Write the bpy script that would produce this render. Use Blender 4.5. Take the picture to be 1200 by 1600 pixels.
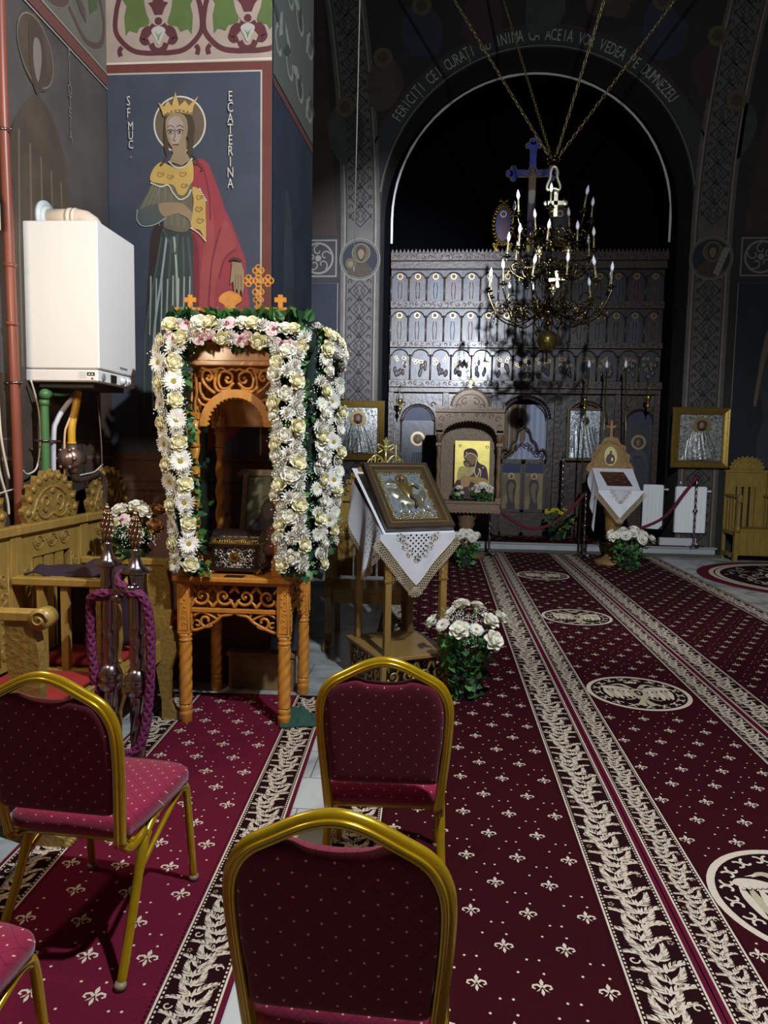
import bpy, math, random
from math import sin, cos, pi, sqrt, radians, atan2, hypot
from mathutils import Vector, Matrix, noise
for o in list(bpy.data.objects): bpy.data.objects.remove(o)
S = bpy.context.scene
COL = S.collection
rnd = random.Random(7)
PI = pi

# ---------------------------------------------------------------- camera
cam = bpy.data.objects.new('camera', bpy.data.cameras.new('camera'))
COL.objects.link(cam)
cam.data.sensor_fit = 'HORIZONTAL'; cam.data.sensor_width = 36; cam.data.lens = 33.3
cam.data.clip_start = 0.05; cam.data.clip_end = 100
cam.matrix_world = Matrix(((0.9966008, -0.0243586, 0.0786988, 0), (0.0805173, 0.0858851, -0.9930462, 0),
                           (0.0174301, 0.9960072, 0.0875544, 1.6), (0, 0, 0, 1)))
S.camera = cam
S.view_settings.view_transform = 'Standard'; S.view_settings.look = 'None'
S.view_settings.exposure = 0.2; S.view_settings.gamma = 1; S.view_settings.use_curve_mapping = False
# ---------------------------------------------------------------- world and lamps
W = bpy.data.worlds.new('world'); S.world = W; W.use_nodes = True
W.node_tree.nodes['Background'].inputs[0].default_value = (0.95, 0.9, 0.85, 1)
W.node_tree.nodes['Background'].inputs[1].default_value = 0.14

def lamp(name, loc, power, colr, radius=0.08, target=None, angle=None, blend=0.3):
    l = bpy.data.lights.new(name, 'SPOT' if angle else 'POINT')
    l.energy = power; l.color = colr; l.shadow_soft_size = radius
    if angle: l.spot_size = radians(angle); l.spot_blend = blend
    o = bpy.data.objects.new(name, l); COL.objects.link(o); o.location = loc
    if target: o.rotation_euler = (Vector(target) - Vector(loc)).to_track_quat('-Z', 'Y').to_euler()
    return o
lamp('nave_lamp_light', (1.0, 1.45, 4.3), 660, (0.86, 0.93, 1.0), 0.06)
lamp('added_screen_spot', (1.0, 1.6, 4.3), 9000, (0.80, 0.87, 1.0), 0.06, (-.75, 12.4, 3.9), 27, .9)  # extra spot added beside the nave lamp to brighten the far icon screen
lamp('added_wide_fill', (1.05, 1.5, 4.3), 900, (0.90, 0.95, 1.0), 0.06, (1.9, 10.6, .2), 52, .7)  # added fill spot, lifts the lower chancel and its right side
lamp('warm_wall_lamp_light', (-1.80, 2.30, 2.35), 36, (1.0, 0.80, 0.55), 0.10)

# ---------------------------------------------------------------- materials
def lin(h):
    h = h.lstrip('#'); c = [int(h[i:i+2], 16)/255 for i in (0, 2, 4)]
    return tuple((x/12.92 if x <= .04045 else ((x+.055)/1.055)**2.4) for x in c) + (1,)
MC = {}
def M(hexc, rough=.6, metal=0., noise_amt=0., scale=20., bump=0., kind=None, spec=.5, sheen=0., stretch=(1, 1, 1), c2=None, coat=0.):
    key = (hexc, rough, metal, noise_amt, scale, bump, kind, spec, sheen, stretch, c2, coat)
    if key in MC: return MC[key]
    m = bpy.data.materials.new('surface_' + hexc.lstrip('#')); MC[key] = m
    m.use_nodes = True; nt = m.node_tree; b = nt.nodes['Principled BSDF']
    b.inputs['Base Color'].default_value = lin(hexc); b.inputs['Roughness'].default_value = rough
    b.inputs['Metallic'].default_value = metal; b.inputs['Specular IOR Level'].default_value = spec
    if sheen: b.inputs['Sheen Weight'].default_value = sheen
    if coat: b.inputs['Coat Weight'].default_value = coat; b.inputs['Coat Roughness'].default_value = .12
    if noise_amt or bump or kind:
        tc = nt.nodes.new('ShaderNodeTexCoord'); mp = nt.nodes.new('ShaderNodeMapping')
        mp.inputs['Scale'].default_value = stretch
        nt.links.new(tc.outputs['Object'], mp.inputs[0])
        n = nt.nodes.new('ShaderNodeTexNoise'); n.inputs['Scale'].default_value = scale; n.inputs['Detail'].default_value = 5
        nt.links.new(mp.outputs[0], n.inputs['Vector'])
        src = n.outputs['Fac']
        if kind == 'wood':
            n.inputs['Distortion'].default_value = 1.2
        if kind == 'voronoi':
            v = nt.nodes.new('ShaderNodeTexVoronoi'); v.inputs['Scale'].default_value = scale; v.feature = 'DISTANCE_TO_EDGE'
            nt.links.new(mp.outputs[0], v.inputs['Vector']); src = v.outputs['Distance']
        if noise_amt:
            mx = nt.nodes.new('ShaderNodeMix'); mx.data_type = 'RGBA'
            c = lin(hexc); d = lin(c2) if c2 else tuple(x*(1-noise_amt) for x in c[:3]) + (1,)
            mr = nt.nodes.new('ShaderNodeMapRange'); mr.inputs[1].default_value = .32; mr.inputs[2].default_value = .68
            nt.links.new(n.outputs['Fac'], mr.inputs[0]); nt.links.new(mr.outputs[0], mx.inputs[0])
            mx.inputs[6].default_value = d; mx.inputs[7].default_value = c
            nt.links.new(mx.outputs[2], b.inputs['Base Color'])
        if bump:
            bp = nt.nodes.new('ShaderNodeBump'); bp.inputs['Strength'].default_value = bump; bp.inputs['Distance'].default_value = .01
            nt.links.new(src, bp.inputs['Height']); nt.links.new(bp.outputs[0], b.inputs['Normal'])
    return m

def math_node(nt, op, a, b=None):
    n = nt.nodes.new('ShaderNodeMath'); n.operation = op
    for i, v in enumerate((a, b)):
        if v is None: continue
        if isinstance(v, (int, float)): n.inputs[i].default_value = v
        else: nt.links.new(v, n.inputs[i])
    return n.outputs[0]
def fabric(name, ax, base='#6a122a', dot='#e0ad92', s=.053):
    """burgundy chair cloth woven with a lattice of small pale dots; ax names the two object axes of the cloth"""
    m = bpy.data.materials.new(name); m.use_nodes = True; nt = m.node_tree; b = nt.nodes['Principled BSDF']
    tc = nt.nodes.new('ShaderNodeTexCoord'); sp = nt.nodes.new('ShaderNodeSeparateXYZ'); nt.links.new(tc.outputs['Object'], sp.inputs[0])
    x, y = sp.outputs[ax[0]], sp.outputs[ax[1]]
    if ax[1] == 1: y = math_node(nt, 'ADD', y, sp.outputs[2])
    q = []
    for op in ('ADD', 'SUBTRACT'):
        v = math_node(nt, 'DIVIDE', math_node(nt, op, x, y), s)
        q.append(math_node(nt, 'SUBTRACT', math_node(nt, 'FRACT', math_node(nt, 'ADD', v, 50.5)), .5))
    d = math_node(nt, 'SQRT', math_node(nt, 'ADD', math_node(nt, 'MULTIPLY', q[0], q[0]), math_node(nt, 'MULTIPLY', q[1], q[1])))
    hit = math_node(nt, 'LESS_THAN', d, .066)
    e = math_node(nt, 'GREATER_THAN', math_node(nt, 'MAXIMUM', math_node(nt, 'ABSOLUTE', q[0]), math_node(nt, 'ABSOLUTE', q[1])), .47)
    m1 = nt.nodes.new('ShaderNodeMix'); m1.data_type = 'RGBA'; nt.links.new(e, m1.inputs[0])
    c = lin(base); m1.inputs[6].default_value = c; m1.inputs[7].default_value = tuple(v*.62 for v in c[:3])+(1,)
    m2 = nt.nodes.new('ShaderNodeMix'); m2.data_type = 'RGBA'; nt.links.new(hit, m2.inputs[0])
    nt.links.new(m1.outputs[2], m2.inputs[6]); m2.inputs[7].default_value = lin(dot)
    nt.links.new(m2.outputs[2], b.inputs['Base Color'])
    b.inputs['Roughness'].default_value = .85; b.inputs['Sheen Weight'].default_value = .25
    b.inputs['Specular IOR Level'].default_value = .2
    return m

# ---------------------------------------------------------------- mesh builder
def fr(o, u, v):
    u = Vector(u).normalized(); v = Vector(v); v = (v - u*v.dot(u)).normalized(); n = u.cross(v)
    return Matrix(((u.x, v.x, n.x, o[0]), (u.y, v.y, n.y, o[1]), (u.z, v.z, n.z, o[2]), (0, 0, 0, 1)))
def nrm(o, n, spin=0, s=1.):
    """frame at o whose z axis is n"""
    n = Vector(n).normalized(); q = n.to_track_quat('Z', 'Y').to_matrix().to_4x4()
    return Matrix.Translation(o) @ q @ Matrix.Rotation(spin, 4, 'Z') @ Matrix.Scale(s, 4)
def loc(x, y, z=0, rz=0): return Matrix.Translation((x, y, z)) @ Matrix.Rotation(rz, 4, 'Z')

class MB:
    def __init__(s): s.v = []; s.f = []; s.m = []; s.s = []; s.T = Matrix()
    def add(s, vs, fs, m=0, T=None, smooth=False):
        A = s.T @ T if T is not None else s.T
        k = len(s.v); s.v += [tuple(A @ Vector(p)) for p in vs]
        s.f += [[i+k for i in f] for f in fs]; s.m += [m]*len(fs); s.s += [smooth]*len(fs); return s
    def merge(s, o, T=None, m=None):
        A = s.T @ T if T is not None else s.T
        k = len(s.v); s.v += [tuple(A @ Vector(p)) for p in o.v]; s.f += [[i+k for i in f] for f in o.f]
        s.m += o.m if m is None else [m]*len(o.m); s.s += o.s; return s
    def box(s, x0, x1, y0, y1, z0, z1, m=0, T=None, b=0.):
        if b:   # chamfered on every edge
            vs = []; P = [(x0, x1), (y0, y1), (z0, z1)]
            idx = {}
            for a in (0, 1):
                for c in (0, 1):
                    for d in (0, 1):
                        sg = (a, c, d); base = [P[i][sg[i]] for i in range(3)]
                        for ax in range(3):
                            q = [base[i] + (b if sg[i] == 0 else -b) for i in range(3)]; q[ax] = base[ax]
                            idx[(sg, ax)] = len(vs); vs.append(tuple(q))
            fs = []
            for ax in range(3):
                o1, o2 = [i for i in range(3) if i != ax]
                for side in (0, 1):
                    L = []
                    for u, w in ((0, 0), (1, 0), (1, 1), (0, 1)):
                        g = [0]*3; g[ax] = side; g[o1] = u; g[o2] = w; L.append(idx[(tuple(g), ax)])
                    fs.append(L if (side == 1) == (ax != 1) else L[::-1])
            for ax in range(3):
                o1, o2 = [i for i in range(3) if i != ax]
                for u in (0, 1):
                    for w in (0, 1):
                        g0 = [0]*3; g0[o1] = u; g0[o2] = w; g1 = list(g0); g1[ax] = 1; g0 = tuple(g0); g1 = tuple(g1)
                        L = [idx[(g0, o1)], idx[(g1, o1)], idx[(g1, o2)], idx[(g0, o2)]]
                        fs.append(L)
            for a in (0, 1):
                for c in (0, 1):
                    for d in (0, 1): fs.append([idx[((a, c, d), 0)], idx[((a, c, d), 1)], idx[((a, c, d), 2)]])
            return s.add(vs, fs, m, T)
        vs = [(x, y, z) for x in (x0, x1) for y in (y0, y1) for z in (z0, z1)]
        return s.add(vs, [[0, 1, 3, 2], [4, 6, 7, 5], [0, 4, 5, 1], [2, 3, 7, 6], [0, 2, 6, 4], [1, 5, 7, 3]], m, T)
    def poly(s, pts, z=0., m=0, T=None):
        return s.add([(p[0], p[1], z) for p in pts], [list(range(len(pts)))], m, T)
    def prism(s, pts, z0, z1, m=0, T=None):
        n = len(pts); a = sum(pts[i][0]*pts[(i+1) % n][1]-pts[(i+1) % n][0]*pts[i][1] for i in range(n))
        if a < 0: pts = pts[::-1]
        vs = [(p[0], p[1], z0) for p in pts]+[(p[0], p[1], z1) for p in pts]
        return s.add(vs, [list(range(n))[::-1], list(range(n, 2*n))]+[[i, (i+1) % n, n+(i+1) % n, n+i] for i in range(n)], m, T)
    def lathe(s, prof, n=16, m=0, T=None, tw=None):
        vs = []; fs = []
        for r, z in prof:
            for i in range(n):
                a = 2*PI*i/n; q = r*(tw(a, z) if tw else 1); vs.append((q*cos(a), q*sin(a), z))
        for j in range(len(prof)-1):
            for i in range(n): fs.append([j*n+i, j*n+(i+1) % n, (j+1)*n+(i+1) % n, (j+1)*n+i])
        fs.append(list(range(n))[::-1]); fs.append([(len(prof)-1)*n+i for i in range(n)])
        return s.add(vs, fs, m, T, True)
    def ball(s, c, r, n=12, m=0, T=None):
        if isinstance(r, (int, float)): r = (r, r, r)
        vs = []; k = max(4, n//2); fs = []
        for j in range(k+1):
            t = PI*j/k
            for i in range(n): a = 2*PI*i/n; vs.append((c[0]+r[0]*sin(t)*cos(a), c[1]+r[1]*sin(t)*sin(a), c[2]-r[2]*cos(t)))
        for j in range(k):
            for i in range(n):
                f = [j*n+i, j*n+(i+1) % n, (j+1)*n+(i+1) % n, (j+1)*n+i]
                fs.append(f)
        return s.add(vs, fs, m, T, True)
    def tube(s, pts, r, n=8, m=0, T=None, closed=False, flat=1., up=None, caps=True):
        """round (or flattened) bar along a path; r a number or a list; flat squashes it across 'up'"""
        P = [Vector(p) for p in pts]; N = len(P); vs = []; fs = []
        R = r if isinstance(r, (list, tuple)) else [r]*N
        prev = None
        for i in range(N):
            if closed: t = P[(i+1) % N]-P[i-1]
            else: t = P[min(i+1, N-1)]-P[max(i-1, 0)]
            if t.length < 1e-9: t = Vector((0, 0, 1))
            t.normalize()
            if up is not None: a = Vector(up); a = a-t*a.dot(t)
            elif prev is None:
                a = Vector((0, 0, 1)) if abs(t.z) < .9 else Vector((1, 0, 0)); a = a-t*a.dot(t)
            else: a = prev-t*prev.dot(t)
            if a.length < 1e-6: a = t.orthogonal()
            a.normalize(); prev = a; b = t.cross(a)
            for k in range(n):
                w = 2*PI*k/n; vs.append(P[i]+a*(R[i]*flat*cos(w))+b*(R[i]*sin(w)))
        for i in range(N if closed else N-1):
            j = (i+1) % N
            for k in range(n): fs.append([i*n+k, i*n+(k+1) % n, j*n+(k+1) % n, j*n+k])
        if not closed and caps: fs.append(list(range(n))[::-1]); fs.append([(N-1)*n+k for k in range(n)])
        return s.add(vs, fs, m, T, True)
    def grid(s, fn, nu, nv, m=0, T=None, smooth=True, closed_u=False):
        vs = [fn(i/nu, j/nv) for j in range(nv+1) for i in range(nu+(0 if closed_u else 1))]
        w = nu if closed_u else nu+1
        fs = [[j*w+i, j*w+(i+1) % w, (j+1)*w+(i+1) % w, (j+1)*w+i] for j in range(nv) for i in range(nu)]
        return s.add(vs, fs, m, T, smooth)
    def build(s, name, mats, parent=None, at=None, rz=0, label=None, cat=None, group=None, kind=None, bev=0):
        me = bpy.data.meshes.new(name); me.from_pydata(s.v, [], s.f)
        for x in (mats if isinstance(mats, (list, tuple)) else [mats]): me.materials.append(x)
        me.polygons.foreach_set('material_index', s.m); me.polygons.foreach_set('use_smooth', s.s)
        me.update()
        o = bpy.data.objects.new(name, me); COL.objects.link(o)
        if parent: o.parent = parent
        if at: o.location = at
        if rz: o.rotation_euler = (0, 0, rz)
        if bev:
            b = o.modifiers.new('bevel', 'BEVEL'); b.width = bev; b.segments = 2; b.limit_method = 'ANGLE'
        return tag(o, label, cat, group, kind)
def tag(o, label=None, cat=None, group=None, kind=None):
    if label: o['label'] = label
    if cat: o['category'] = cat
    if group: o['group'] = group
    if kind: o['kind'] = kind
    return o
def thing(name, at, rz=0, label=None, cat=None, group=None):
    o = bpy.data.objects.new(name, None); COL.objects.link(o); o.location = at; o.rotation_euler = (0, 0, rz)
    o.empty_display_size = .1
    return tag(o, label, cat, group)
def copy_tree(o, parent=None):
    c = o.copy(); COL.objects.link(c)
    if parent: c.parent = parent
    for ch in [x for x in o.children]: copy_tree(ch, c)
    return c
def copyobj(o, parent, mat):
    c = o.copy(); COL.objects.link(c); c.parent = parent; c.matrix_parent_inverse = Matrix(); c.matrix_local = mat; return c

# ---------------------------------------------------------------- 2D shapes
def spline(pts, closed=True, k=5):
    n = len(pts); out = []
    R = range(n) if closed else range(n-1)
    for i in R:
        g = lambda j: pts[j % n] if closed else pts[max(0, min(n-1, j))]
        p0, p1, p2, p3 = g(i-1), g(i), g(i+1), g(i+2)
        for q in range(k):
            t = q/k; t2 = t*t; t3 = t2*t
            out.append(tuple(.5*((2*p1[d])+(-p0[d]+p2[d])*t+(2*p0[d]-5*p1[d]+4*p2[d]-p3[d])*t2+(-p0[d]+3*p1[d]-3*p2[d]+p3[d])*t3) for d in range(len(p1))))
    if not closed: out.append(tuple(pts[-1]))
    return out
def circ(cx, cy, r, n=24, a0=0, a1=2*PI, ry=None):
    ry = r if ry is None else ry
    full = abs(a1-a0-2*PI) < 1e-6; k = n if full else n+1
    return [(cx+r*cos(a0+(a1-a0)*i/n), cy+ry*sin(a0+(a1-a0)*i/n)) for i in range(k)]
def ring(mb, cx, cy, r0, r1, z=0, m=0, T=None, n=32, a0=0, a1=2*PI, th=0):
    """flat (or thick) annulus sector"""
    for i in range(n):
        a, b = a0+(a1-a0)*i/n, a0+(a1-a0)*(i+1)/n
        q = [(cx+r0*cos(a), cy+r0*sin(a)), (cx+r1*cos(a), cy+r1*sin(a)), (cx+r1*cos(b), cy+r1*sin(b)), (cx+r0*cos(b), cy+r0*sin(b))]
        if th: mb.prism(q, z, z+th, m, T)
        else: mb.poly(q, z, m, T)
def band(mb, pts, w, z=0, m=0, T=None, closed=False, taper=False):
    """flat ribbon of width w along a 2D path"""
    n = len(pts); L = []
    for i in range(n):
        if closed: a, b = pts[i-1], pts[(i+1) % n]
        else: a, b = pts[max(0, i-1)], pts[min(n-1, i+1)]
        dx, dy = b[0]-a[0], b[1]-a[1]; d = hypot(dx, dy) or 1
        q = w(i/(n-1)) if callable(w) else w
        L.append(((pts[i][0]-dy/d*q/2, pts[i][1]+dx/d*q/2), (pts[i][0]+dy/d*q/2, pts[i][1]-dx/d*q/2)))
    vs = []; fs = []
    for a, b in L: vs += [(b[0], b[1], z), (a[0], a[1], z)]
    for i in range(n if closed else n-1):
        j = (i+1) % n; fs.append([2*i, 2*j, 2*j+1, 2*i+1])
    mb.add(vs, fs, m, T)
def spiral(cx, cy, r0, r1, a0, a1, n=20):
    return [(cx+(r0+(r1-r0)*i/n)*cos(a0+(a1-a0)*i/n), cy+(r0+(r1-r0)*i/n)*sin(a0+(a1-a0)*i/n)) for i in range(n+1)]
def p3(pts, z=0.): return [(p[0], p[1], z) for p in pts]
def scrollwork(mb, w, h, nx, T, r=.006, m=0, flip=False, z=0., flat=1.):
    """a row of mirrored S-scrolls with leaves filling w x h, drawn in the local xy plane"""
    cw = w/nx
    for i in range(nx):
        cx = cw*(i+.5); sg = 1 if (i % 2 == 0) else -1
        if flip: sg = -sg
        R = min(cw, h)*.40
        c = [(cx+sg*(x-cx), y) for x, y in spiral(cx, h/2, R, R*.22, -PI*.9, PI*1.5, 22)]
        mb.tube(p3(c, z), [r*(1.25-.5*k/22) for k in range(23)], 5, m, T, flat=flat, up=(0, 0, 1))
        for (ax, ay, bx, by) in ((-.5, .0, -.28, .42), (.5, 1., .25, .6), (.5, .0, .3, .32), (-.5, 1., -.3, .66)):
            q = [(cx+sg*ax*cw, ay*h), (cx+sg*(ax+bx)/2*cw*1.1, (ay*1.2+by*.8)/2*h), (cx+sg*bx*cw*.9, by*h)]
            mb.tube(p3(spline(q, False, 4), z), [r*(.5+.7*sin(PI*k/8)) for k in range(9)], 5, m, T, flat=flat, up=(0, 0, 1))
        mb.ball((cx, h/2, z), (R*.2, R*.2, r*1.2), 8, m, T)

def text(mb, s, size, T, m=0, ext=0., align='CENTER', sx=1.):
    c = bpy.data.curves.new('t', 'FONT'); c.body = s; c.size = size; c.extrude = ext; c.resolution_u = 2
    c.align_x = align; c.align_y = 'CENTER'
    o = bpy.data.objects.new('t', c); COL.objects.link(o); bpy.context.view_layer.update()
    me = bpy.data.meshes.new_from_object(o.evaluated_get(bpy.context.evaluated_depsgraph_get()))
    mb.add([(v.co.x*sx, v.co.y, v.co.z) for v in me.vertices], [list(p.vertices) for p in me.polygons], m, T)
    bpy.data.objects.remove(o); bpy.data.curves.remove(c); bpy.data.meshes.remove(me)

# wood and metal used all over
STALL = M('#ab8a44', .38, noise_amt=.25, scale=6, stretch=(6, 6, .8), kind='wood', bump=.05, coat=.15)
STALLC = M('#9c7c3c', .42, noise_amt=.35, scale=45, bump=.5, coat=.15)
SHR = M('#d68d36', .36, noise_amt=.22, scale=6, stretch=(5, 5, .8), kind='wood', bump=.04, coat=.2)
SHRC = M('#cf8532', .4, noise_amt=.3, scale=25, bump=.15, coat=.2)
OAK = M('#9b7a42', .4, noise_amt=.25, scale=7, stretch=(5, 5, .8), kind='wood', bump=.05, coat=.1)
OAKC = M('#8f744c', .5, noise_amt=.3, scale=40, bump=.3)
GILT = M('#c9a347', .32, .85, noise_amt=.25, scale=40, bump=.15)
BRASS = M('#a08a52', .28, .95, noise_amt=.2, scale=30)
SILV = M('#b9b7b0', .3, .9, noise_amt=.3, scale=60, bump=.3)
CHROME = M('#a89aa0', .22, 1., noise_amt=.15, scale=12)
WHITE = M('#e9ecee', .35)
GREEN = [M('#3f7038', .5, noise_amt=.3, scale=8), M('#568c3e', .5, noise_amt=.3, scale=8), M('#2a5534', .45, noise_amt=.3, scale=8)]
# ================================================================ the setting
# marble floor with fine joints
fm = bpy.data.materials.new('marble_floor'); fm.use_nodes = True
nt = fm.node_tree; b = nt.nodes['Principled BSDF']; b.inputs['Roughness'].default_value = .22
tc = nt.nodes.new('ShaderNodeTexCoord')
n1 = nt.nodes.new('ShaderNodeTexNoise'); n1.inputs['Scale'].default_value = 1.6; n1.inputs['Detail'].default_value = 8; n1.inputs['Distortion'].default_value = 1.6
br = nt.nodes.new('ShaderNodeTexBrick'); br.inputs['Scale'].default_value = 1.
br.inputs['Brick Width'].default_value = .6; br.inputs['Row Height'].default_value = .3; br.inputs['Mortar Size'].default_value = .003
br.inputs['Color1'].default_value = (1, 1, 1, 1); br.inputs['Color2'].default_value = (.86, .87, .88, 1); br.inputs['Mortar'].default_value = (.28, .28, .28, 1)
cr = nt.nodes.new('ShaderNodeValToRGB'); cr.color_ramp.elements[0].color = lin('#8e9392'); cr.color_ramp.elements[1].color = lin('#c9cbc6')
cr.color_ramp.elements[0].position = .36; cr.color_ramp.elements[1].position = .6
mx = nt.nodes.new('ShaderNodeMix'); mx.data_type = 'RGBA'; mx.blend_type = 'MULTIPLY'; mx.inputs[0].default_value = 1
nt.links.new(tc.outputs['Object'], n1.inputs['Vector']); nt.links.new(tc.outputs['Object'], br.inputs['Vector'])
nt.links.new(n1.outputs['Fac'], cr.inputs[0]); nt.links.new(cr.outputs[0], mx.inputs[6]); nt.links.new(br.outputs[0], mx.inputs[7])
nt.links.new(mx.outputs[2], b.inputs['Base Color'])
mb = MB(); mb.box(-4.2, 7.2, -3.2, 15.6, -.12, 0); mb.build('floor', fm, kind='structure')

PL_G = M('#57504c', .8, noise_amt=.35, scale=2.5, bump=.08, c2='#423c3a')      # blue-grey fresco ground
PL_B = M('#31405e', .8, noise_amt=.3, scale=3, bump=.06, c2='#3f4350')
PL_BR = M('#4c4038', .8, noise_amt=.4, scale=3, bump=.08)
DARK = M('#26211f', .85, noise_amt=.4, scale=2)
REDP = M('#7a3a30', .8, noise_amt=.25, scale=6)
LINEW = M('#b9b3ad', .8)
CREAMP = M('#b3a89c', .8, noise_amt=.12, scale=5)
ORN = M('#5c5954', .8, noise_amt=.2, scale=8)
ORND = M('#272324', .85)
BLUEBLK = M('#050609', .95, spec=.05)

# left wall beside the stalls, and the pier it runs into
mb = MB(); mb.box(-2.5, -2.2, -3.2, 4.62, 0, 10.4)
mb.build('wall_left', PL_G, kind='structure')
ux, uy = .053, 1.
mb = MB()
quad = [(-2.5, 4.62), (-1.12, 4.62), (-1.063, 5.70), (-2.5, 5.70)]
mb.prism(quad, 0, 10.4); mb.build('wall_pier', PL_B, kind='structure')
mb = MB(); mb.box(-4.2, -3.9, 5.7, 11.6, 0, 10.4); mb.build('wall_left_far', PL_BR, kind='structure')
mb = MB(); mb.box(-4.2, -2.5, 5.4, 5.7, 0, 10.4); mb.build('wall_left_return', PL_BR, kind='structure')
mb = MB(); mb.box(7.0, 7.2, -3.2, 11.6, 0, 10.4); mb.build('wall_right', PL_BR, kind='structure')
mb = MB(); mb.box(-2.5, 7.2, -3.2, -3.0, 0, 10.4); mb.build('wall_back', PL_BR, kind='structure')
mb = MB(); mb.box(-4.2, 7.2, -3.2, 15.6, 10.4, 10.6); mb.build('ceiling', DARK, kind='structure')

# east wall with the great arch: front at y=11.6, jambs run back to y=12.5
ZC = 5.40
def arch_wall(y0, y1, half, zc, rad, xl, xr, cx=1.35, top=10.4, n=40):
    m_ = MB(); T = fr((0, y1, 0), (1, 0, 0), (0, 0, 1))       # local xy = world xz, local z = -y
    th = y1-y0
    arc = [(cx+rad*cos(PI*i/n), zc+rad*sin(PI*i/n)) for i in range(n+1)]     # right to left
    for (a, b_) in zip(arc[:-1], arc[1:]):
        m_.prism([(a[0], a[1]), (a[0], top), (b_[0], top), (b_[0], b_[1])], 0, th, 0, T)
    m_.prism([(cx+half, 0), (xr, 0), (xr, top), (cx+half, top)], 0, th, 0, T)
    m_.prism([(xl, 0), (cx-half, 0), (cx-half, top), (xl, top)], 0, th, 0, T)
    return m_
arch_wall(11.6, 12.3, 2.40, 5.37, 2.40, -4.2, 7.2).build('wall_east', DARK, kind='structure')
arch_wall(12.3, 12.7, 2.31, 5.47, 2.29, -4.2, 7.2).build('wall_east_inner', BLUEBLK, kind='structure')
# apse beyond the icon screen
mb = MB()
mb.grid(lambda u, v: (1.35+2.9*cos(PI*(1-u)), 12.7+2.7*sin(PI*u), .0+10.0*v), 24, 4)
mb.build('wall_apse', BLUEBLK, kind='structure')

# chancel platform with its marble step
mb = MB(); mb.box(-1.6, 4.32, 11.44, 12.36, 0, .13, 0, b=.004); mb.box(-1.62, 4.34, 11.42, 12.36, .13, .155, 1)
mb.box(-1.6, 4.4, 11.36, 11.44, 0, .045, 2)
mb.build('trim_1', [M('#a9b0b2', .25, noise_amt=.2, scale=4), M('#8f9593', .25), M('#4b4a3e', .5)], kind='structure')

# thin white line round the inner arch, and the dark inscription band
T = fr((0, 12.29, 0), (1, 0, 0), (0, 0, 1))
mb = MB(); n = 36
pts = [(1.35+2.275*cos(PI*i/n), 5.45+2.29*sin(PI*i/n)) for i in range(n+1)]
pts = [(1.35+2.275, 5.06)]+pts+[(1.35-2.275, 5.06)]
band(mb, pts, lambda t: .035+.02*noise.noise((t*30, 0, 0)), 0, 0, T)
mb.build('trim_2', M('#c9c6c4', .7), kind='structure')
TE = fr((0, 11.598, 0), (1, 0, 0), (0, 0, 1))
mb = MB()
ring(mb, 1.35, 5.37, 2.42, 2.44, .002, 1, TE, 60, .12, PI-.12)
ring(mb, 1.35, 5.37, 2.46, 2.70, .001, 2, TE, 60, .12, PI-.12)
ring(mb, 1.35, 5.37, 2.71, 2.735, .002, 3, TE, 60, .12, PI-.12)
s_ = 'FERICIȚI CEI CURAȚI CU INIMA CĂ ACEIA VOR VEDEA PE DUMNEZEU'
a0, a1 = radians(148), radians(38)
for i, ch in enumerate(s_):
    if ch == ' ': continue
    a = a0+(a1-a0)*(i+.5)/len(s_)
    Tc = TE @ Matrix.Translation((1.35+2.58*cos(a), 5.37+2.58*sin(a), .003)) @ Matrix.Rotation(a-PI/2, 4, 'Z')
    text(mb, ch, .245, Tc, 0, sx=.56)
mb.build('trim_3', [M('#8f9086', .8), M('#5e6056', .8), M('#2a2c2c', .85), M('#3b2a26', .85)], kind='structure')

# painted knotwork bands beside and above the arch (on the east wall), bending outwards as they climb
def knot_band(name, centre, width, z0, z1, sgn):
    m_ = MB()
    P = []; zz = z0
    while zz <= z1+1e-6: P.append((centre(zz), zz)); zz += .1
    band(m_, P, width, .002, 1, TE); band(m_, P, width-.10, .003, 0, TE); band(m_, P, width-.16, .004, 3, TE); band(m_, P, width-.20, .005, 1, TE)
    k = z0+.20; i = 0
    while k < z1-.1:
        if not (4.25 < k < 5.05):
            c = centre(k); h = width*.5-.125
            d = [(c, k-.17), (c+h*.9, k), (c, k+.17), (c-h*.9, k)]
            band(m_, d, .028, .006, 2, TE, True)
            d = [(c, k-.10), (c+h*.5, k), (c, k+.10), (c-h*.5, k)]
            band(m_, d, .02, .0065, 2, TE, True)
            m_.poly([(c, k+.145), (c+.03, k+.185), (c, k+.225), (c-.03, k+.185)], .007, 2, TE)
            for s in (-1, 1):
                band(m_, [(c+s*x, y) for x, y in spiral(h*.78, k+.145, .045, .012, -PI*.2, PI*1.4, 8)], .02, .007, 2, TE)
                band(m_, [(c+s*.02, k), (c+s*h*.45, k+.09)], .016, .0075, 2, TE)
                band(m_, [(c+s*.02, k), (c+s*h*.45, k-.09)], .016, .0075, 2, TE)
                m_.poly([(c+s*h, k-.05), (c+s*h*.72, k), (c+s*h, k+.05)], .007, 2, TE)
        k += .29; i += 1
    m_.build(name, [M('#6c675f', .8, noise_amt=.2, scale=8), M('#4e4a45', .8, noise_amt=.3, scale=6), M('#231f20', .85), M('#2e2020', .85)], kind='structure')
cl = lambda z: -1.375-(.0 if z < 4.9 else .022*(z-4.9)**2.0)
crr = lambda z: 4.05+(.0 if z < 4.9 else .03*(z-4.9)**2.0)
knot_band('trim_4', cl, .62, .16, 9.4, -1)
knot_band('trim_5', crr, .62, .16, 9.4, 1)

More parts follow.
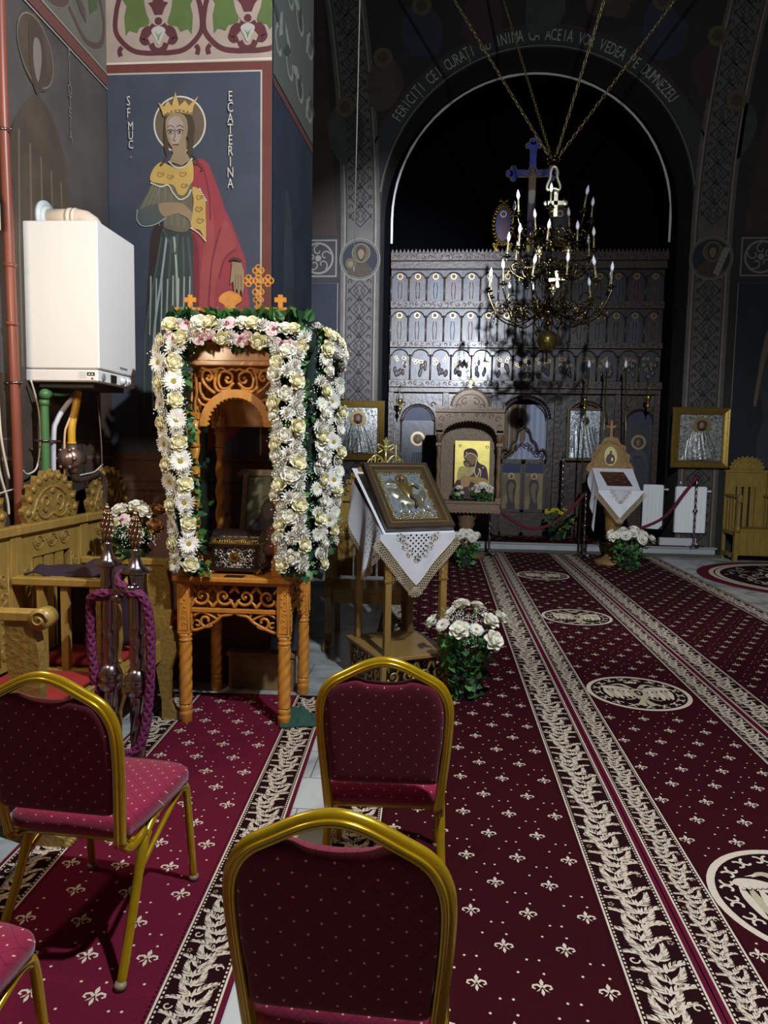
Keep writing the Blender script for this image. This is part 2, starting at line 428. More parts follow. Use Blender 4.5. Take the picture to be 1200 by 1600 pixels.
def medallion(name, cx, cz, r, scroll, label):
    m_ = MB(); o = []
    T = fr((cx, 11.589, cz), (1, 0, 0), (0, 0, 1))
    m_.poly(circ(0, 0, r, 36), .0, 0, T); ring(m_, 0, 0, r*.93, r*1.0, .001, 1, T, 36); ring(m_, 0, 0, r*.86, r*.9, .001, 1, T, 36)
    m_.poly(spline([(-.8*r*.8, -.5*r), (-.3*r, -.15*r), (.3*r, -.15*r), (.62*r, -.55*r), (.3*r, -.8*r), (-.4*r, -.78*r)]), .002, 2, T)
    m_.poly(circ(.05*r, .3*r, .42*r, 24), .003, 3, T); ring(m_, .05*r, .3*r, .42*r, .45*r, .004, 1, T, 24)
    m_.poly(spline([(-.2*r, .35*r), (-.12*r, .6*r), (.1*r, .66*r), (.28*r, .5*r), (.27*r, .2*r), (.1*r, -.1*r), (-.12*r, .05*r)]), .005, 5, T)
    m_.poly(spline([(-.1*r, .35*r), (.05*r, .48*r), (.2*r, .35*r), (.16*r, .12*r), (.05*r, .0), (-.07*r, .15*r)]), .006, 4, T)
    if scroll:
        m_.poly([(.85*r, .45*r), (.55*r, .5*r), (.1*r, -.7*r), (.35*r, -.82*r)], .007, 6, T)
        for k in range(5): band(m_, [(.50*r-.08*k*r, .25*r-.2*k*r), (.72*r-.08*k*r, .17*r-.2*k*r)], .012*r, .008, 0, T)
    else:
        m_.poly(circ(-.45*r, -.2*r, .26*r, 18), .007, 3, T); m_.poly(circ(-.45*r, -.22*r, .13*r, 12), .008, 4, T)
    m_.build(name, [M('#14181f', .8), M('#5f5b51', .8), M('#3a2e22', .8, noise_amt=.4, scale=20), M('#463c25', .8), M('#5f5140', .8), M('#261f18', .8), M('#6b6860', .8)],
             label=label, cat='fresco')
medallion('roundel_fresco', -1.375, 4.62, .33, False, 'round fresco of a haloed woman with a child on the left arch pier')
medallion('roundel_fresco', 4.06, 4.62, .33, True, 'round fresco of a haloed man holding a white scroll right of the arch')

# square ornament panels and dark saint panels left and right of the bands
def leaf2d(m_, x, y, a, L, w, z, m, T=None, bend=.35):
    pts = [(0, 0), (L*.35, w*.5), (L*.7, w*.45+bend*L*.25), (L, bend*L*.55), (L*.72, -w*.1+bend*L*.15), (L*.4, -w*.4)]
    c, s = cos(a), sin(a)
    m_.poly([(x+c*p-s*q, y+s*p+c*q) for p, q in pts], z, m, T)
for nm, cx in (('trim_6', -2.05), ('trim_7', 4.80)):
    m_ = MB(); h = .32
    m_.poly([(cx-h, 4.33), (cx+h, 4.33), (cx+h, 4.95), (cx-h, 4.95)], .001, 0, TE)
    band(m_, [(cx-h+.03, 4.36), (cx+h-.03, 4.36), (cx+h-.03, 4.92), (cx-h+.03, 4.92)], .03, .002, 1, TE, True)
    ring(m_, cx, 4.64, .25, .22, .003, 1, TE, 28)
    for k in range(5):
        a = 2*PI*k/5+.3
        band(m_, spiral(cx+.12*cos(a), 4.64+.12*sin(a), .09, .02, a, a+4.6, 14), .02, .004, 1, TE)
    m_.poly(circ(cx, 4.64, .05, 12), .005, 1, TE)
    m_.poly([(cx-h, 0.2), (cx+h, 0.2), (cx+h, 4.27), (cx-h, 4.27)], .001, 2, TE)
    band(m_, [(cx-h+.01, .3), (cx+h, .3), (cx+h, 4.25), (cx-h+.01, 4.25)], .012, .002, 1, TE, True)
    m_.poly([(cx-h, 5.0), (cx+h-.02, 5.0), (cx+h-.35, 9.6), (cx-h, 9.6)] if cx < 0 else [(cx-.28, 5.0), (cx+h, 5.0), (cx+h+.3, 9.6), (cx+.3, 9.6)], .001, 3, TE)
    m_.build(nm, [M('#262122', .8), M('#6b665f', .8), M('#181d28', .85, noise_amt=.4, scale=3), M('#33271f', .85, noise_amt=.3, scale=3)], kind='structure')
m_ = MB()    # figure half seen beyond the right band
for pts, mi in (([(4.98, 2.2), (4.86, 2.9), (4.95, 3.5), (5.06, 3.6), (5.3, 3.4), (5.3, 1.6), (4.95, 1.5), (4.92, 1.9)], 0), ([(4.95, 3.5), (4.88, 3.0), (4.82, 2.45), (4.87, 2.4), (4.93, 2.9), (5.02, 3.4)], 1)):
    m_.poly(spline(pts), .003+.001*mi, mi, TE)
m_.poly(circ(5.16, 3.78, .2, 20), .004, 2, TE); m_.poly(circ(5.16, 3.76, .11, 20), .005, 1, TE)
m_.build('standing_saint_fresco', [M('#2b3234', .8, noise_amt=.4, scale=6), M('#5a4a3c', .8), M('#4d4430', .8)], label='dark full-length fresco of a bare-armed figure at the right edge above the bench', cat='fresco')

# scenes painted above the inscription band
m_ = MB(); rr = random.Random(3)
for k in range(9):
    a = radians(24+k*16.5); R = 3.15+rr.random()*.35; cx, cy = 1.35+R*cos(a), 5.37+R*sin(a)
    m_.poly(spline([(cx+.28*cos(t)*(.8+rr.random()*.6), cy-.15+.42*sin(t)*(.8+rr.random()*.5)) for t in [2*PI*q/8 for q in range(8)]]), .002+k*.0004, k % 4, TE)
    m_.poly(circ(cx, cy+.25, .15, 20), .008+k*.0003, 4, TE); m_.poly(circ(cx, cy+.25, .085, 16), .0115, 5, TE)
m_.build('arch_scene_fresco', [M('#343c36', .85, noise_amt=.3, scale=6), M('#3b2528', .85, noise_amt=.3, scale=6), M('#2c2e3c', .85, noise_amt=.3, scale=6), M('#41382b', .85, noise_amt=.3, scale=6), M('#4b4230', .85), M('#3a2d22', .85)],
         label='dim fresco of haloed figures painted over the inscription band of the arch', cat='fresco')
# ================================================================ murals on the pier and the left wall
SU, SV = .00415, .00404
TP = fr((-2.196, 4.616, 0), (1, 0, 0), (0, 0, 1))          # pier face: x from its left edge, y = height
def U(px, py): return ((px-165)*SU, 3.967-(py-113)*SV)
def UU(L): return [U(*p) for p in L]
PAL = ['#444855', '#6e3a30', '#b9b2a8', '#b09a8c', '#5d7039', '#5e2f33', '#6f8a62', '#6b5a48', '#c9a45a', '#4a3c2c',
       '#9a8365', '#3b2d26', '#9a3c42', '#7c2c36', '#6d6552', '#525a55', '#77796a', '#d5ccbb', '#8a6a34', '#a14a4a', '#3a4542', '#a5ada2', '#c2703f']
PM = [M(c, .75, noise_amt=.16, scale=7) for c in PAL]
m_ = MB(); Z = [0.]
def L(pts, m, sm=False, T=None):
    Z[0] += .00018
    q = UU(pts)
    m_.poly(spline(q) if sm else q, Z[0], m, T or TP)
def B(pts, w, m, sm=True, closed=False):
    Z[0] += .00018
    q = UU(pts); q = spline(q, closed) if sm else q
    band(m_, q, w*SU, Z[0], m, TP, closed)
# panel with red frame
L([(165, 100), (424, 100), (424, 780), (165, 780)], 1)
L([(165, 113), (409, 113), (409, 780), (165, 780)], 2); L([(165, 115.5), (406.5, 115.5), (406.5, 780), (165, 780)], 0)
# halo and figure
c = [(280+41.5*cos(2*PI*k/40), 192+43*sin(2*PI*k/40)) for k in range(40)]; L(c, 17)
c = [(280+39*cos(2*PI*k/40), 192+40.5*sin(2*PI*k/40)) for k in range(40)]; L(c, 7)
# under robe right, dark red behind the left
L([(240, 345), (228, 420), (222, 500), (215, 600), (215, 700), (300, 700), (300, 345)], 11, True)
# mantle (red)
L([(300, 255), (322, 250), (338, 285), (350, 320), (362, 345), (375, 380), (383, 400), (384, 420), (392, 500), (398, 640), (300, 700), (298, 480), (296, 350)], 12, True)
L([(318, 300), (330, 320), (334, 380), (322, 470), (318, 600), (305, 600), (312, 430), (320, 360)], 19, True)
L([(352, 340), (368, 378), (352, 395), (336, 440), (330, 520), (326, 440), (338, 380)], 19, True)
L([(300, 360), (310, 400), (306, 520), (300, 600), (296, 600), (296, 420)], 13, True)
B([(345, 350), (331, 400), (325, 470), (322, 560)], 2.5, 13); B([(368, 385), (350, 400), (342, 430)], 2.5, 13); B([(318, 262), (326, 300), (328, 340)], 2.5, 13)
# grey green skirt
L([(252, 352), (296, 352), (300, 430), (305, 520), (310, 700), (216, 700), (218, 560), (234, 460), (245, 400)], 20, True)
for x0, x1 in ((250, 222), (258, 236), (266, 252), (274, 266), (284, 282), (292, 298), (270, 274)):
    B([(x0, 365), ((x0+x1)/2+2, 430), (x1, 520), (x1-3, 640)], 3.4, 15 if x0 % 3 else 21)
B([(252, 352), (262, 372), (272, 392), (276, 360)], 3, 15)
for x in range(232, 300, 9): B([(x, 428+3*sin(x)), (x-1, 470), (x-3, 520)], 2.2, 21)
# tunic and sleeve
L([(240, 262), (232, 290), (218, 315), (212, 330), (215, 345), (232, 345), (252, 340), (256, 352), (296, 352), (298, 270), (285, 255), (255, 255)], 14, True)
for x in (248, 258, 268, 278, 288): B([(x, 285), (x-2, 312), (x-1, 348)], 1.6, 16)
for a in (0, 1, 2): B([(238+a*6, 285), (226+a*7, 308), (218+a*9, 325)], 1.5, 16)
L([(214, 325), (226, 318), (246, 315), (258, 330), (246, 342), (226, 347), (213, 342)], 15, True)
B([(212, 322), (211, 338), (220, 348), (240, 346), (258, 335)], 1.6, 21)
# hand
L([(247, 314), (264, 312), (284, 314), (296, 324), (302, 334), (298, 340), (284, 330), (270, 330), (256, 334), (248, 326)], 10, True)
for a in range(4): B([(276+a*2, 326+a*1.0), (288+a*2, 328+a*3), (299, 336+a*4)], 3.4, 10); B([(277+a*2, 328+a*1.2), (288+a*2, 330+a*3), (297, 338+a*4)], .7, 9)
# gold collar with pearls, hanging gold edge
L([(240, 258), (252, 250), (270, 258), (290, 256), (300, 248), (302, 276), (296, 286), (288, 300), (278, 300), (270, 286), (256, 284), (236, 280), (233, 272)], 8, True)
L([(300, 290), (310, 292), (320, 308), (321, 330), (321, 370), (312, 356), (298, 350), (300, 330), (302, 310)], 8, True)
for cx, cy, r in ((248, 268, 6), (264, 272, 5), (284, 268, 6), (286, 286, 5), (310, 304, 5), (309, 322, 6), (311, 340, 6)):
    B([(x, y) for x, y in spiral(cx, cy, r, 1.5, 0, 5.2, 12)], 1.3, 18)
    B([(x, y) for x, y in spiral(cx+5, cy+1, r*.6, 1, 3, 8, 10)], 1.1, 18)
for P_ in ([(235, 282), (250, 288), (262, 286), (270, 298), (280, 308), (292, 304), (298, 294)], [(312, 292), (322, 310)], [(298, 352), (310, 360), (321, 372)], [(264, 250), (275, 259), (288, 258), (300, 246)]):
    q = spline(P_, False, 6)
    for k in range(0, len(q), 1):
        Z[0] += .00001; m_.poly([(U(*q[k])[0]+x, U(*q[k])[1]+y) for x, y in circ(0, 0, .0055, 8)], Z[0], 17, TP)
# neck and face
L([(258, 182), (266, 172), (284, 170), (298, 178), (304, 195), (303, 215), (300, 240), (292, 244), (294, 215), (268, 200), (262, 240), (256, 225)], 9, True)
L([(268, 222), (291, 218), (291, 236), (298, 248), (284, 256), (264, 250), (270, 238)], 10)

L([(259, 190), (264, 180), (278, 176), (290, 182), (294, 198), (291, 215), (283, 228), (275, 232), (267, 226), (261, 212)], 10, True)
L([(264, 188), (276, 181), (286, 190), (285, 206), (278, 222), (270, 222), (265, 208)], 3, True)
for ex in (266.5, 281):
    B([(ex-5, 198), (ex, 195), (ex+5.5, 198.5)], 1.1, 11); B([(ex-5.5, 204), (ex, 201), (ex+6, 204)], 1.4, 11); B([(ex-4, 206.5), (ex, 208), (ex+5, 206)], .8, 9)
    c = [(ex+1.9*cos(2*PI*k/12), 204.6+2.1*sin(2*PI*k/12)) for k in range(12)]; L(c, 11)
B([(274, 200), (273.5, 212), (271, 217), (275, 219)], 1.0, 9); B([(270.5, 225), (275, 224), (280, 225)], 1.6, 13)
B([(300, 238), (306, 244), (310, 250), (306, 254), (303, 249)], 1.6, 9); B([(308, 252), (314, 256), (318, 262), (314, 264)], 1.6, 9)
B([(262, 240), (256, 250), (250, 256)], 3, 9)
# crown
L([(256, 181), (253, 172), (248, 160), (257, 167), (263, 158), (269, 166), (275, 145), (281, 166), (290, 158), (296, 166), (311, 152), (303, 168), (301, 180), (278, 175)], 8)
B([(257, 179), (278, 173), (301, 178)], 3, 18, True)
for k in range(7): L([(259+k*6.4+1.2*cos(a), 176-2.2*sin(PI*k/6)+1.2*sin(a)) for a in [q*PI/3 for q in range(6)]], 17)
# bracelet, other hand
B([(360, 402), (368, 400), (378, 404)], 4, 9); L([(364, 405), (378, 407), (382, 420), (383, 440), (380, 458), (377, 447), (374, 462), (371, 446), (367, 455), (365, 436), (360, 440), (362, 420)], 10)
for a_ in (0, 1, 2): B([(369+4*a_, 425), (368+5*a_, 445)], .8, 9)
# lettering
def vtxt(s, x, y, dy, size, m=17):
    for k, ch in enumerate(s):
        if ch != ' ':
            u, v = U(x, y+k*dy); text(m_, ch, size, TP @ Matrix.Translation((u, v, Z[0]+.0006)), m, sx=.66)
vtxt('ECATERINA', 361, 154, 16.4, .088); vtxt('SF', 201, 158, 18, .085); vtxt('MUC.', 204, 196, 14, .075)
m_.build('crowned_saint_mural', PM, label='wall painting of a crowned haloed woman in a red mantle and gold collar on blue', cat='mural')

# frieze above: red vine, tulips and green leaves on pale ground
m_ = MB(); Z[0] = 0
L([(165, -160), (424, -160), (424, 100), (165, 100)], 3)
L([(165, 97), (424, 95), (424, 98), (165, 100)], 17)
for cx in (248, 387, 526-278*2+1):
    for s in (-1, 1):
        X = lambda v: cx+s*v
        L([(X(14), 40), (X(24), 0), (X(22), -60), (X(50), -60), (X(52), -10), (X(56), 4), (X(50), 14), (X(54), 30), (X(52), 58), (X(46), 50), (X(34), 54), (X(30), 46), (X(20), 44)], 4)
        B([(X(0), 84), (X(18), 84), (X(40), 80), (X(58), 66), (X(68), 48), (X(66), 20), (X(60), -8), (X(66), -40), (X(78), -70)], 7.5, 5)
        B([(X(0), 36), (X(8), 44), (X(18), 56), (X(26), 62), (X(22), 68), (X(15), 66)], 9, 5)
        B([(X(26), 60), (X(22), 50), (X(14), 46)], 7, 5); B([(X(12), 70), (X(8), 78), (X(0), 82)], 9, 5); B([(X(58), 74), (X(62), 80), (X(60), 88)], 7, 5)
    L([(cx+22*cos(2*PI*k/28), 4+40*sin(2*PI*k/28)) for k in range(28)], 3)
    L([(cx+6*cos(2*PI*k/16), 37+6*sin(2*PI*k/16)) for k in range(16)], 5)
    L([(cx-6, 28), (cx-11, 16), (cx-16, 10), (cx-8, 8), (cx-12, -10), (cx-4, -2), (cx, -20), (cx+4, -2), (cx+12, -10), (cx+8, 8), (cx+16, 10), (cx+11, 16), (cx+6, 28)], 5)
    L([(cx-5, 6), (cx-8, -8), (cx, -2), (cx+8, -8), (cx+5, 6), (cx, 2)], 19)
    L([(cx-11, 50), (cx, 44), (cx+11, 50), (cx+6, 62), (cx, 72), (cx-6, 62)], 2, True); L([(cx-6, 52), (cx, 58), (cx+6, 52), (cx+2, 60), (cx, 68), (cx-2, 60)], 6)
# keep the frieze inside the pier face
w_ = .259*4.15
m_.v = [(min(max(v[0], -2.196), -2.196+w_), v[1], v[2]) for v in m_.v]
m_.build('vine_frieze_mural', PM, label='painted frieze of red vines, tulips and green leaves above the crowned saint', cat='mural')

# side face of the pier: grey leaf frieze and dark blue field
Ts = fr((-1.116, 4.62, 0), (.053, 1, 0), (0, 0, 1))
m_ = MB()
m_.poly([(0, 3.95), (1.07, 3.95), (1.07, 5.2), (0, 5.2)], .002, 1, Ts)
for k in range(4):
    for j in range(2):
        x, y = .14+.27*k, 4.13+.46*j
        band(m_, [(px, py) for px, py in spiral(x, y+.06, .13, .03, 1+k, 6+k, 16)], .03, .004, 2, Ts)
        leaf2d(m_, x-.02, y+.1, 1.0+k, .22, .09, .005, 2, Ts); leaf2d(m_, x, y+.16, 2.4+k, .2, .08, .006, 3, Ts)
m_.poly([(0, 0.3), (1.07, .3), (1.07, 3.88), (0, 3.88)], .002, 0, Ts)
band(m_, [(0, 3.91), (1.07, 3.91)], .05, .003, 4, Ts)
m_.poly(spline([(.3, 3.3), (.45, 3.2), (.55, 2.6), (.6, 1.6), (.3, 1.5), (.25, 2.4)]), .003, 5, Ts)
m_.build('pier_side_mural', [M('#2c3444', .8, noise_amt=.35, scale=4), M('#565a55', .8), M('#85887c', .8), M('#424740', .8), M('#5f3a34', .8), M('#3c424a', .8, noise_amt=.3, scale=6)],
         label='grey leaf frieze over a plain blue field on the narrow side of the pier', cat='mural')

# left wall: faded haloed figure and the frieze running back to the corner
TL = fr((-2.197, 0, 0), (0, 1, 0), (0, 0, 1))
m_ = MB()
m_.poly([(1.5, 3.97), (4.615, 3.97), (4.615, 5.4), (1.5, 5.4)], .002, 1, TL)
for k in range(8):
    x = 4.45-.42*k
    band(m_, spline([(x-.3, 4.1), (x-.1, 4.02), (x+.1, 4.12), (x+.12, 4.3), (x, 4.45)], False), .03, .004, 2, TL)
    leaf2d(m_, x-.05, 4.2, 1.2, .3, .14, .005, 3, TL); leaf2d(m_, x-.1, 4.12, 2.2, .18, .08, .006, 2, TL)
band(m_, [(1.5, 3.92), (4.615, 3.92)], .07, .004, 4, TL); band(m_, [(1.5, 3.965), (4.615, 3.965)], .012, .005, 5, TL); band(m_, [(1.5, 3.87), (4.615, 3.87)], .012, .005, 5, TL)
c = circ(3.80, 3.67, .165, 32, ry=.19); m_.poly(c, .003, 6, TL); ring(m_, 3.80, 3.67, .165, .172, .004, 7, TL, 32)
m_.poly(spline([(3.74, 3.78), (3.84, 3.82), (3.89, 3.7), (3.87, 3.55), (3.8, 3.45), (3.74, 3.55)]), .005, 8, TL)
m_.poly(spline([(3.78, 3.72), (3.83, 3.74), (3.85, 3.66), (3.81, 3.52), (3.77, 3.6)]), .0055, 7, TL)
m_.poly(spline([(3.64, 3.30), (3.8, 3.45), (3.98, 3.36), (4.1, 3.1), (4.12, 2.6), (4.08, 1.4), (3.55, 1.4), (3.52, 2.6), (3.54, 3.1)]), .004, 9, TL)
for k in range(5): band(m_, [(3.62+.1*k, 3.2-.03*k), (3.6+.11*k, 2.6), (3.6+.11*k, 2.0)], .018, .005, 10, TL)
for k, ch in enumerate('FILOTEIA'): text(m_, ch, .085, TL @ Matrix.Translation((4.14, 3.83-.064*k, .006)), 7, sx=.7)
m_.build('faded_saint_mural', [M('#4a4b52', .8), M('#6d6a5c', .8, noise_amt=.2, scale=6), M('#59453f', .8), M('#4a5a3c', .8), M('#6a4038', .8), M('#8d877e', .8), M('#57493c', .8, noise_amt=.3, scale=8),
    M('#7f746a', .8), M('#4b3d33', .8), M('#56493d', .8, noise_amt=.35, scale=5), M('#6a5d4d', .8)], label='faded wall painting of a veiled haloed figure on the left wall above the white boiler', cat='mural')
# brown painted dado and mortar lines low on the left wall
m_ = MB()
m_.poly([(1.0, 0), (4.615, 0), (4.615, 1.95), (1.0, 1.95)], .001, 0, TL)
band(m_, [(1.0, 1.52), (4.615, 1.52)], .02, .002, 1, TL); band(m_, [(1.0, 1.62), (4.615, 1.62)], .01, .002, 1, TL)
TPB = fr((-2.196, 4.607, 0), (1, 0, 0), (0, 0, 1))
m_.poly([(.0, .0), (1.07, 0), (1.07, 1.55), (0, 1.55)], .001, 2, TPB)
for z in (1.30, 1.36, 1.5): band(m_, [(0, z), (1.07, z)], .014, .002, 3, TPB)
for x in (.22, .27): band(m_, [(x, .1), (x, 1.30)], .012, .002, 3, TPB)
m_.build('trim_8', [M('#4d3c30', .8, noise_amt=.5, scale=3, bump=.15), M('#6f5b4a', .8), M('#5a3524', .7, noise_amt=.3, scale=5), M('#3b2418', .7)], kind='structure')
# ================================================================ boiler, pipes, cables
bl = thing('wall_boiler', (-2.0, 3.86, 1.92), label='white wall-hung gas boiler on the left wall above the carved stalls', cat='boiler')
WB = M('#f1efea', .35); GB = M('#cfd3da', .4)
mb = MB(); mb.box(-.198, .205, -.225, .225, .075, .83, 0, b=.006); mb.build('casing', WB, bl)
mb = MB(); mb.box(-.198, .198, -.228, .228, .008, .070, 0, b=.006); mb.box(-.15, .15, -.18, .18, -.02, .008, 1); cp = mb.build('control_panel', [WB, M('#3a3634', .6)], bl)
mb = MB(); T = fr((.2, 0, .04), (0, 1, 0), (0, 0, 1)); mb.box(-.085, -.02, -.022, .018, 0, .003, 0, T); mb.build('display', M('#2b2524', .2), cp)
for y in (.05, .12):
    mb = MB(); mb.lathe([(.026, 0), (.026, .008), (.016, .012), (.015, .022)], 20, 0, fr((.199, y, .037), (0, 1, 0), (0, 0, 1))); mb.build('dial', M('#e3e5ea', .3), cp)
mb = MB(); mb.lathe([(.02, 0), (.02, .004), (.012, .006)], 20, 0, fr((.199, -.17, .037), (0, 1, 0), (0, 0, 1))); mb.build('gauge', M('#8f9296', .3), cp)
mb = MB(); T = fr((.206, 0, 0), (0, 1, 0), (0, 0, 1)); text(mb, 'VIESSMANN', .018, T @ Matrix.Translation((.06, .105, 0)), 0, .0004); mb.build('lettering', M('#3c3c40', .5), bl)
mb = MB(); T = fr((0, -.2285, .038), (1, 0, 0), (0, 0, 1)); mb.box(.09, .185, -.022, .024, 0, .0008, 0, T)
mb.box(.14, .182, .0, .018, .0008, .0012, 1, T); mb.box(.148, .157, .005, .012, .0012, .0016, 0, T); mb.box(.164, .173, .005, .012, .0012, .0016, 0, T)
for k in range(4): mb.box(.095, .135, .016-.009*k, .018-.009*k, .0008, .0012, 2, T)
mb.ball((.168, -.014, .001), (.006, .006, .001), 10, 3, T)
mb.build('sticker', [M('#efefec', .5), M('#2b2828', .5), M('#8c8c8c', .5), M('#7d2a2a', .5)], cp)
fl_ = MB(); P = [(-.165, -.02, .90), (-.06, -.02, .90), (0, -.02, .90)]+[(.10*sin(t), -.02, .80+.10*cos(t)) for t in (.4, .8, 1.2, PI/2)]
fl_.tube(P, .052, 20, 0); fl_.tube([(-.05, -.02, .90), (-.03, -.02, .90)], .057, 20); fl_.tube([(-.02, -.02, .90), (-.005, -.02, .90)], .056, 20)
fl_.tube([(-.193, -.02, .90), (-.175, -.02, .90)], .095, 28, 1); fl_.tube([(-.178, -.02, .90), (-.16, -.02, .90)], [.075, .06], 24, 1)
fl_.build('flue_elbow', [M('#e8d3bd', .35), M('#c5cdce', .5)], bl)

def pipe(name, pts, r, mat, label, cat, rings=(), n=14, extra=None):
    m_ = MB(); m_.tube(spline(pts, False, 6) if len(pts) > 2 else pts, r, n)
    for (a, b_) in rings: m_.tube([a, b_], r*1.18, n)
    if extra: extra(m_)
    return tag(m_.build(name, mat), label, cat)
pipe('heating_pipe', [(-2.14, 3.41, 3.9), (-2.14, 3.41, 3.2), (-2.14, 3.435, 2.2), (-2.14, 3.45, 1.3), (-2.14, 3.45, .02)], .024, M('#8a4c3b', .4, noise_amt=.2, scale=3), 'thick rust-red heating pipe running down the left wall beside the boiler', 'pipe',
     [((-2.14, 3.43, 2.46), (-2.14, 3.43, 2.48)), ((-2.14, 3.43, 2.18), (-2.14, 3.43, 2.195))])
for k, (z, y) in enumerate(((3.10, 3.41), (1.90, 3.443))):
    mb = MB(); mb.tube([(-2.14+.027*cos(a), y+.027*sin(a), z) for a in [2*PI*q/16 for q in range(16)]], .006, 6, closed=True); mb.tube([(-2.167, y, z), (-2.2, y, z)], .006, 6); mb.tube([(-2.113, y, z), (-2.09, y-.02, z)], .005, 6)
    mb.build('pipe_clamp', CHROME, label=['metal clamp on the rust-red pipe level with the painted halo', 'metal clamp on the rust-red pipe just below the boiler bottom'][k], cat='clamp', group='clamps on the red pipe')
def gx(m_): m_.tube([(-2.1, 3.70, 1.865), (-2.07, 3.76, 1.865), (-2.06, 3.80, 1.875), (-2.05, 3.83, 1.915)], .008, 8)
pipe('water_pipe', [(-2.1, 3.635, 1.0), (-2.1, 3.635, 1.5), (-2.1, 3.635, 1.83)], .021, M('#4f7a49', .4), 'green plastic water pipe with an elbow under the boiler', 'pipe', [((-2.1, 3.635, 1.80), (-2.1, 3.635, 1.83))],
     extra=lambda m_: (m_.ball((-2.1, 3.645, 1.86), .03, 14), m_.tube([(-2.1, 3.65, 1.865), (-2.1, 3.69, 1.865)], .02, 12), gx(m_)))
pipe('drain_pipe', [(-2.05, 3.90, 1.92), (-2.07, 3.84, 1.84), (-2.1, 3.76, 1.73), (-2.1, 3.715, 1.60), (-2.1, 3.70, 1.0)], .014, M('#ccc9d0', .4), 'pale grey plastic pipe between the green and yellow pipes', 'pipe')
pipe('thin_pipe', [(-2.03, 3.88, 1.87), (-2.06, 3.80, 1.72), (-2.07, 3.775, 1.62), (-2.07, 3.77, 1.3)], .006, M('#d8b489', .35), 'thin copper-coloured tube beside the yellow gas hose', 'pipe')
pipe('gas_hose', [(-2.03, 3.86, 1.90), (-2.04, 3.855, 1.82), (-2.05, 3.82, 1.70), (-2.05, 3.815, 1.60)], .021, M('#d9a32c', .4), 'yellow corrugated gas hose hanging under the boiler', 'hose',
     [((-2.05, 3.815, 1.60), (-2.05, 3.815, 1.612))])
gr = thing('gas_regulator', (-2.05, 3.82, 1.52), label='pinkish metal gas regulator at the foot of the yellow hose', cat='regulator')
GM = M('#a08578', .35, .7, noise_amt=.2, scale=20)
mb = MB(); mb.tube([(0, -.07, 0), (0, .06, 0)], .055, 20); mb.tube([(0, -.085, 0), (0, -.07, 0)], .045, 20); mb.tube([(0, 0, 0), (0, 0, .075)], .026, 12); mb.tube([(0, 0, 0), (0, 0, -.08)], .026, 12)
for a in range(6): mb.tube([(.052*cos(a*PI/3), -.088, .052*sin(a*PI/3)), (.052*cos(a*PI/3), -.068, .052*sin(a*PI/3))], .010, 6)
mb.build('body', GM, gr)
mb = MB(); mb.tube([(0, .06, 0), (0, .13, 0)], .014, 8); mb.tube([(0, .06, 0), (0, .09, 0)], .022, 8); mb.build('spindle', CHROME, gr)
pipe('iron_gas_pipe', [(-2.05, 3.82, 1.445), (-2.05, 3.85, 1.405), (-2.06, 3.95, 1.40), (-2.06, 4.15, 1.42), (-2.06, 4.20, 1.30), (-2.06, 4.21, 1.0)], .02, M('#4d3b35', .5), 'dark iron gas pipe curving away below the regulator', 'pipe')
mb = MB(); mb.tube([(-2.14, 3.60, 1.615), (-2.08, 3.66, 1.615), (-2.08, 3.74, 1.615), (-2.09, 3.78, 1.615)], .005, 6)
for (x, y) in ((-2.1, 3.635), (-2.1, 3.715)): mb.tube([(x+.028*cos(a), y+.028*sin(a), 1.615) for a in [2*PI*q/14 for q in range(14)]], .005, 6, closed=True)
mb.build('double_clamp', CHROME, label='metal clamp joining the green and the grey pipe', cat='clamp')
CW = M('#cfc5b4', .5)
def cable(pts, r, label, mat=None): 
    m_ = MB(); m_.tube(spline(pts, False, 6), r, 7); m_.build('cable', mat or CW, label=label, cat='cable')
cable([(-2.18, 3.30, 2.75), (-2.18, 3.31, 2.2), (-2.18, 3.33, 1.80), (-2.18, 3.35, 1.5), (-2.17, 3.40, 1.32), (-2.17, 3.41, 1.24)], .006, 'white cable dropping left of the rust-red pipe from the lamp box')
cable([(-2.18, 3.33, 2.7), (-2.18, 3.36, 2.0), (-2.18, 3.37, 1.75), (-2.17, 3.37, 1.6), (-2.16, 3.405, 1.42)], .006, 'second white cable tucked close against the rust-red pipe')
cable([(-2.15, 3.60, 1.93), (-2.15, 3.66, 1.80), (-2.15, 3.68, 1.65), (-2.15, 3.64, 1.48), (-2.15, 3.55, 1.44), (-2.15, 3.51, 1.46)], .005, 'white cable looping from under the boiler back to the red pipe')
cable([(-2.17, 3.51, 1.46), (-2.17, 3.53, 1.35), (-2.17, 3.56, 1.25)], .005, 'short grey cable end hanging from the red pipe behind the stall crest')
cable([(-2.17, 3.2, 1.33), (-2.17, 3.45, 1.365), (-2.17, 3.7, 1.38), (-2.17, 3.85, 1.33)], .004, 'thin cable running level along the wall behind the carved crests')
cable([(-2.0, 4.02, 1.9), (-2.0, 4.06, 1.6), (-2.02, 4.10, 1.42)], .003, 'thin dark wire hanging down at the right of the yellow hose', M('#8b7563', .5))
cable([(-2.04, 3.88, 1.425), (-2.04, 3.95, 1.43), (-2.04, 4.05, 1.44), (-2.04, 4.15, 1.48)], .005, 'white cable lying along the dark gas pipe')
# lamp box at the far left edge
lb = thing('wall_lamp_box', (-2.15, 3.2, 2.72), label='small cream box fixed at the left edge with white cables under it', cat='box')
mb = MB(); mb.prism([(-.05, -.0), (.05, -.0), (.05, .12), (.0, .16), (-.05, .16)], -.07, .0, 0, fr((0, .03, -.12), (1, 0, 0), (0, 0, 1))); mb.build('housing', M('#d9cfae', .5), lb)
mb = MB(); mb.box(-.04, .04, .01, .025, -.14, -.122); mb.build('cable_inlet', M('#bfb79c', .5), lb)

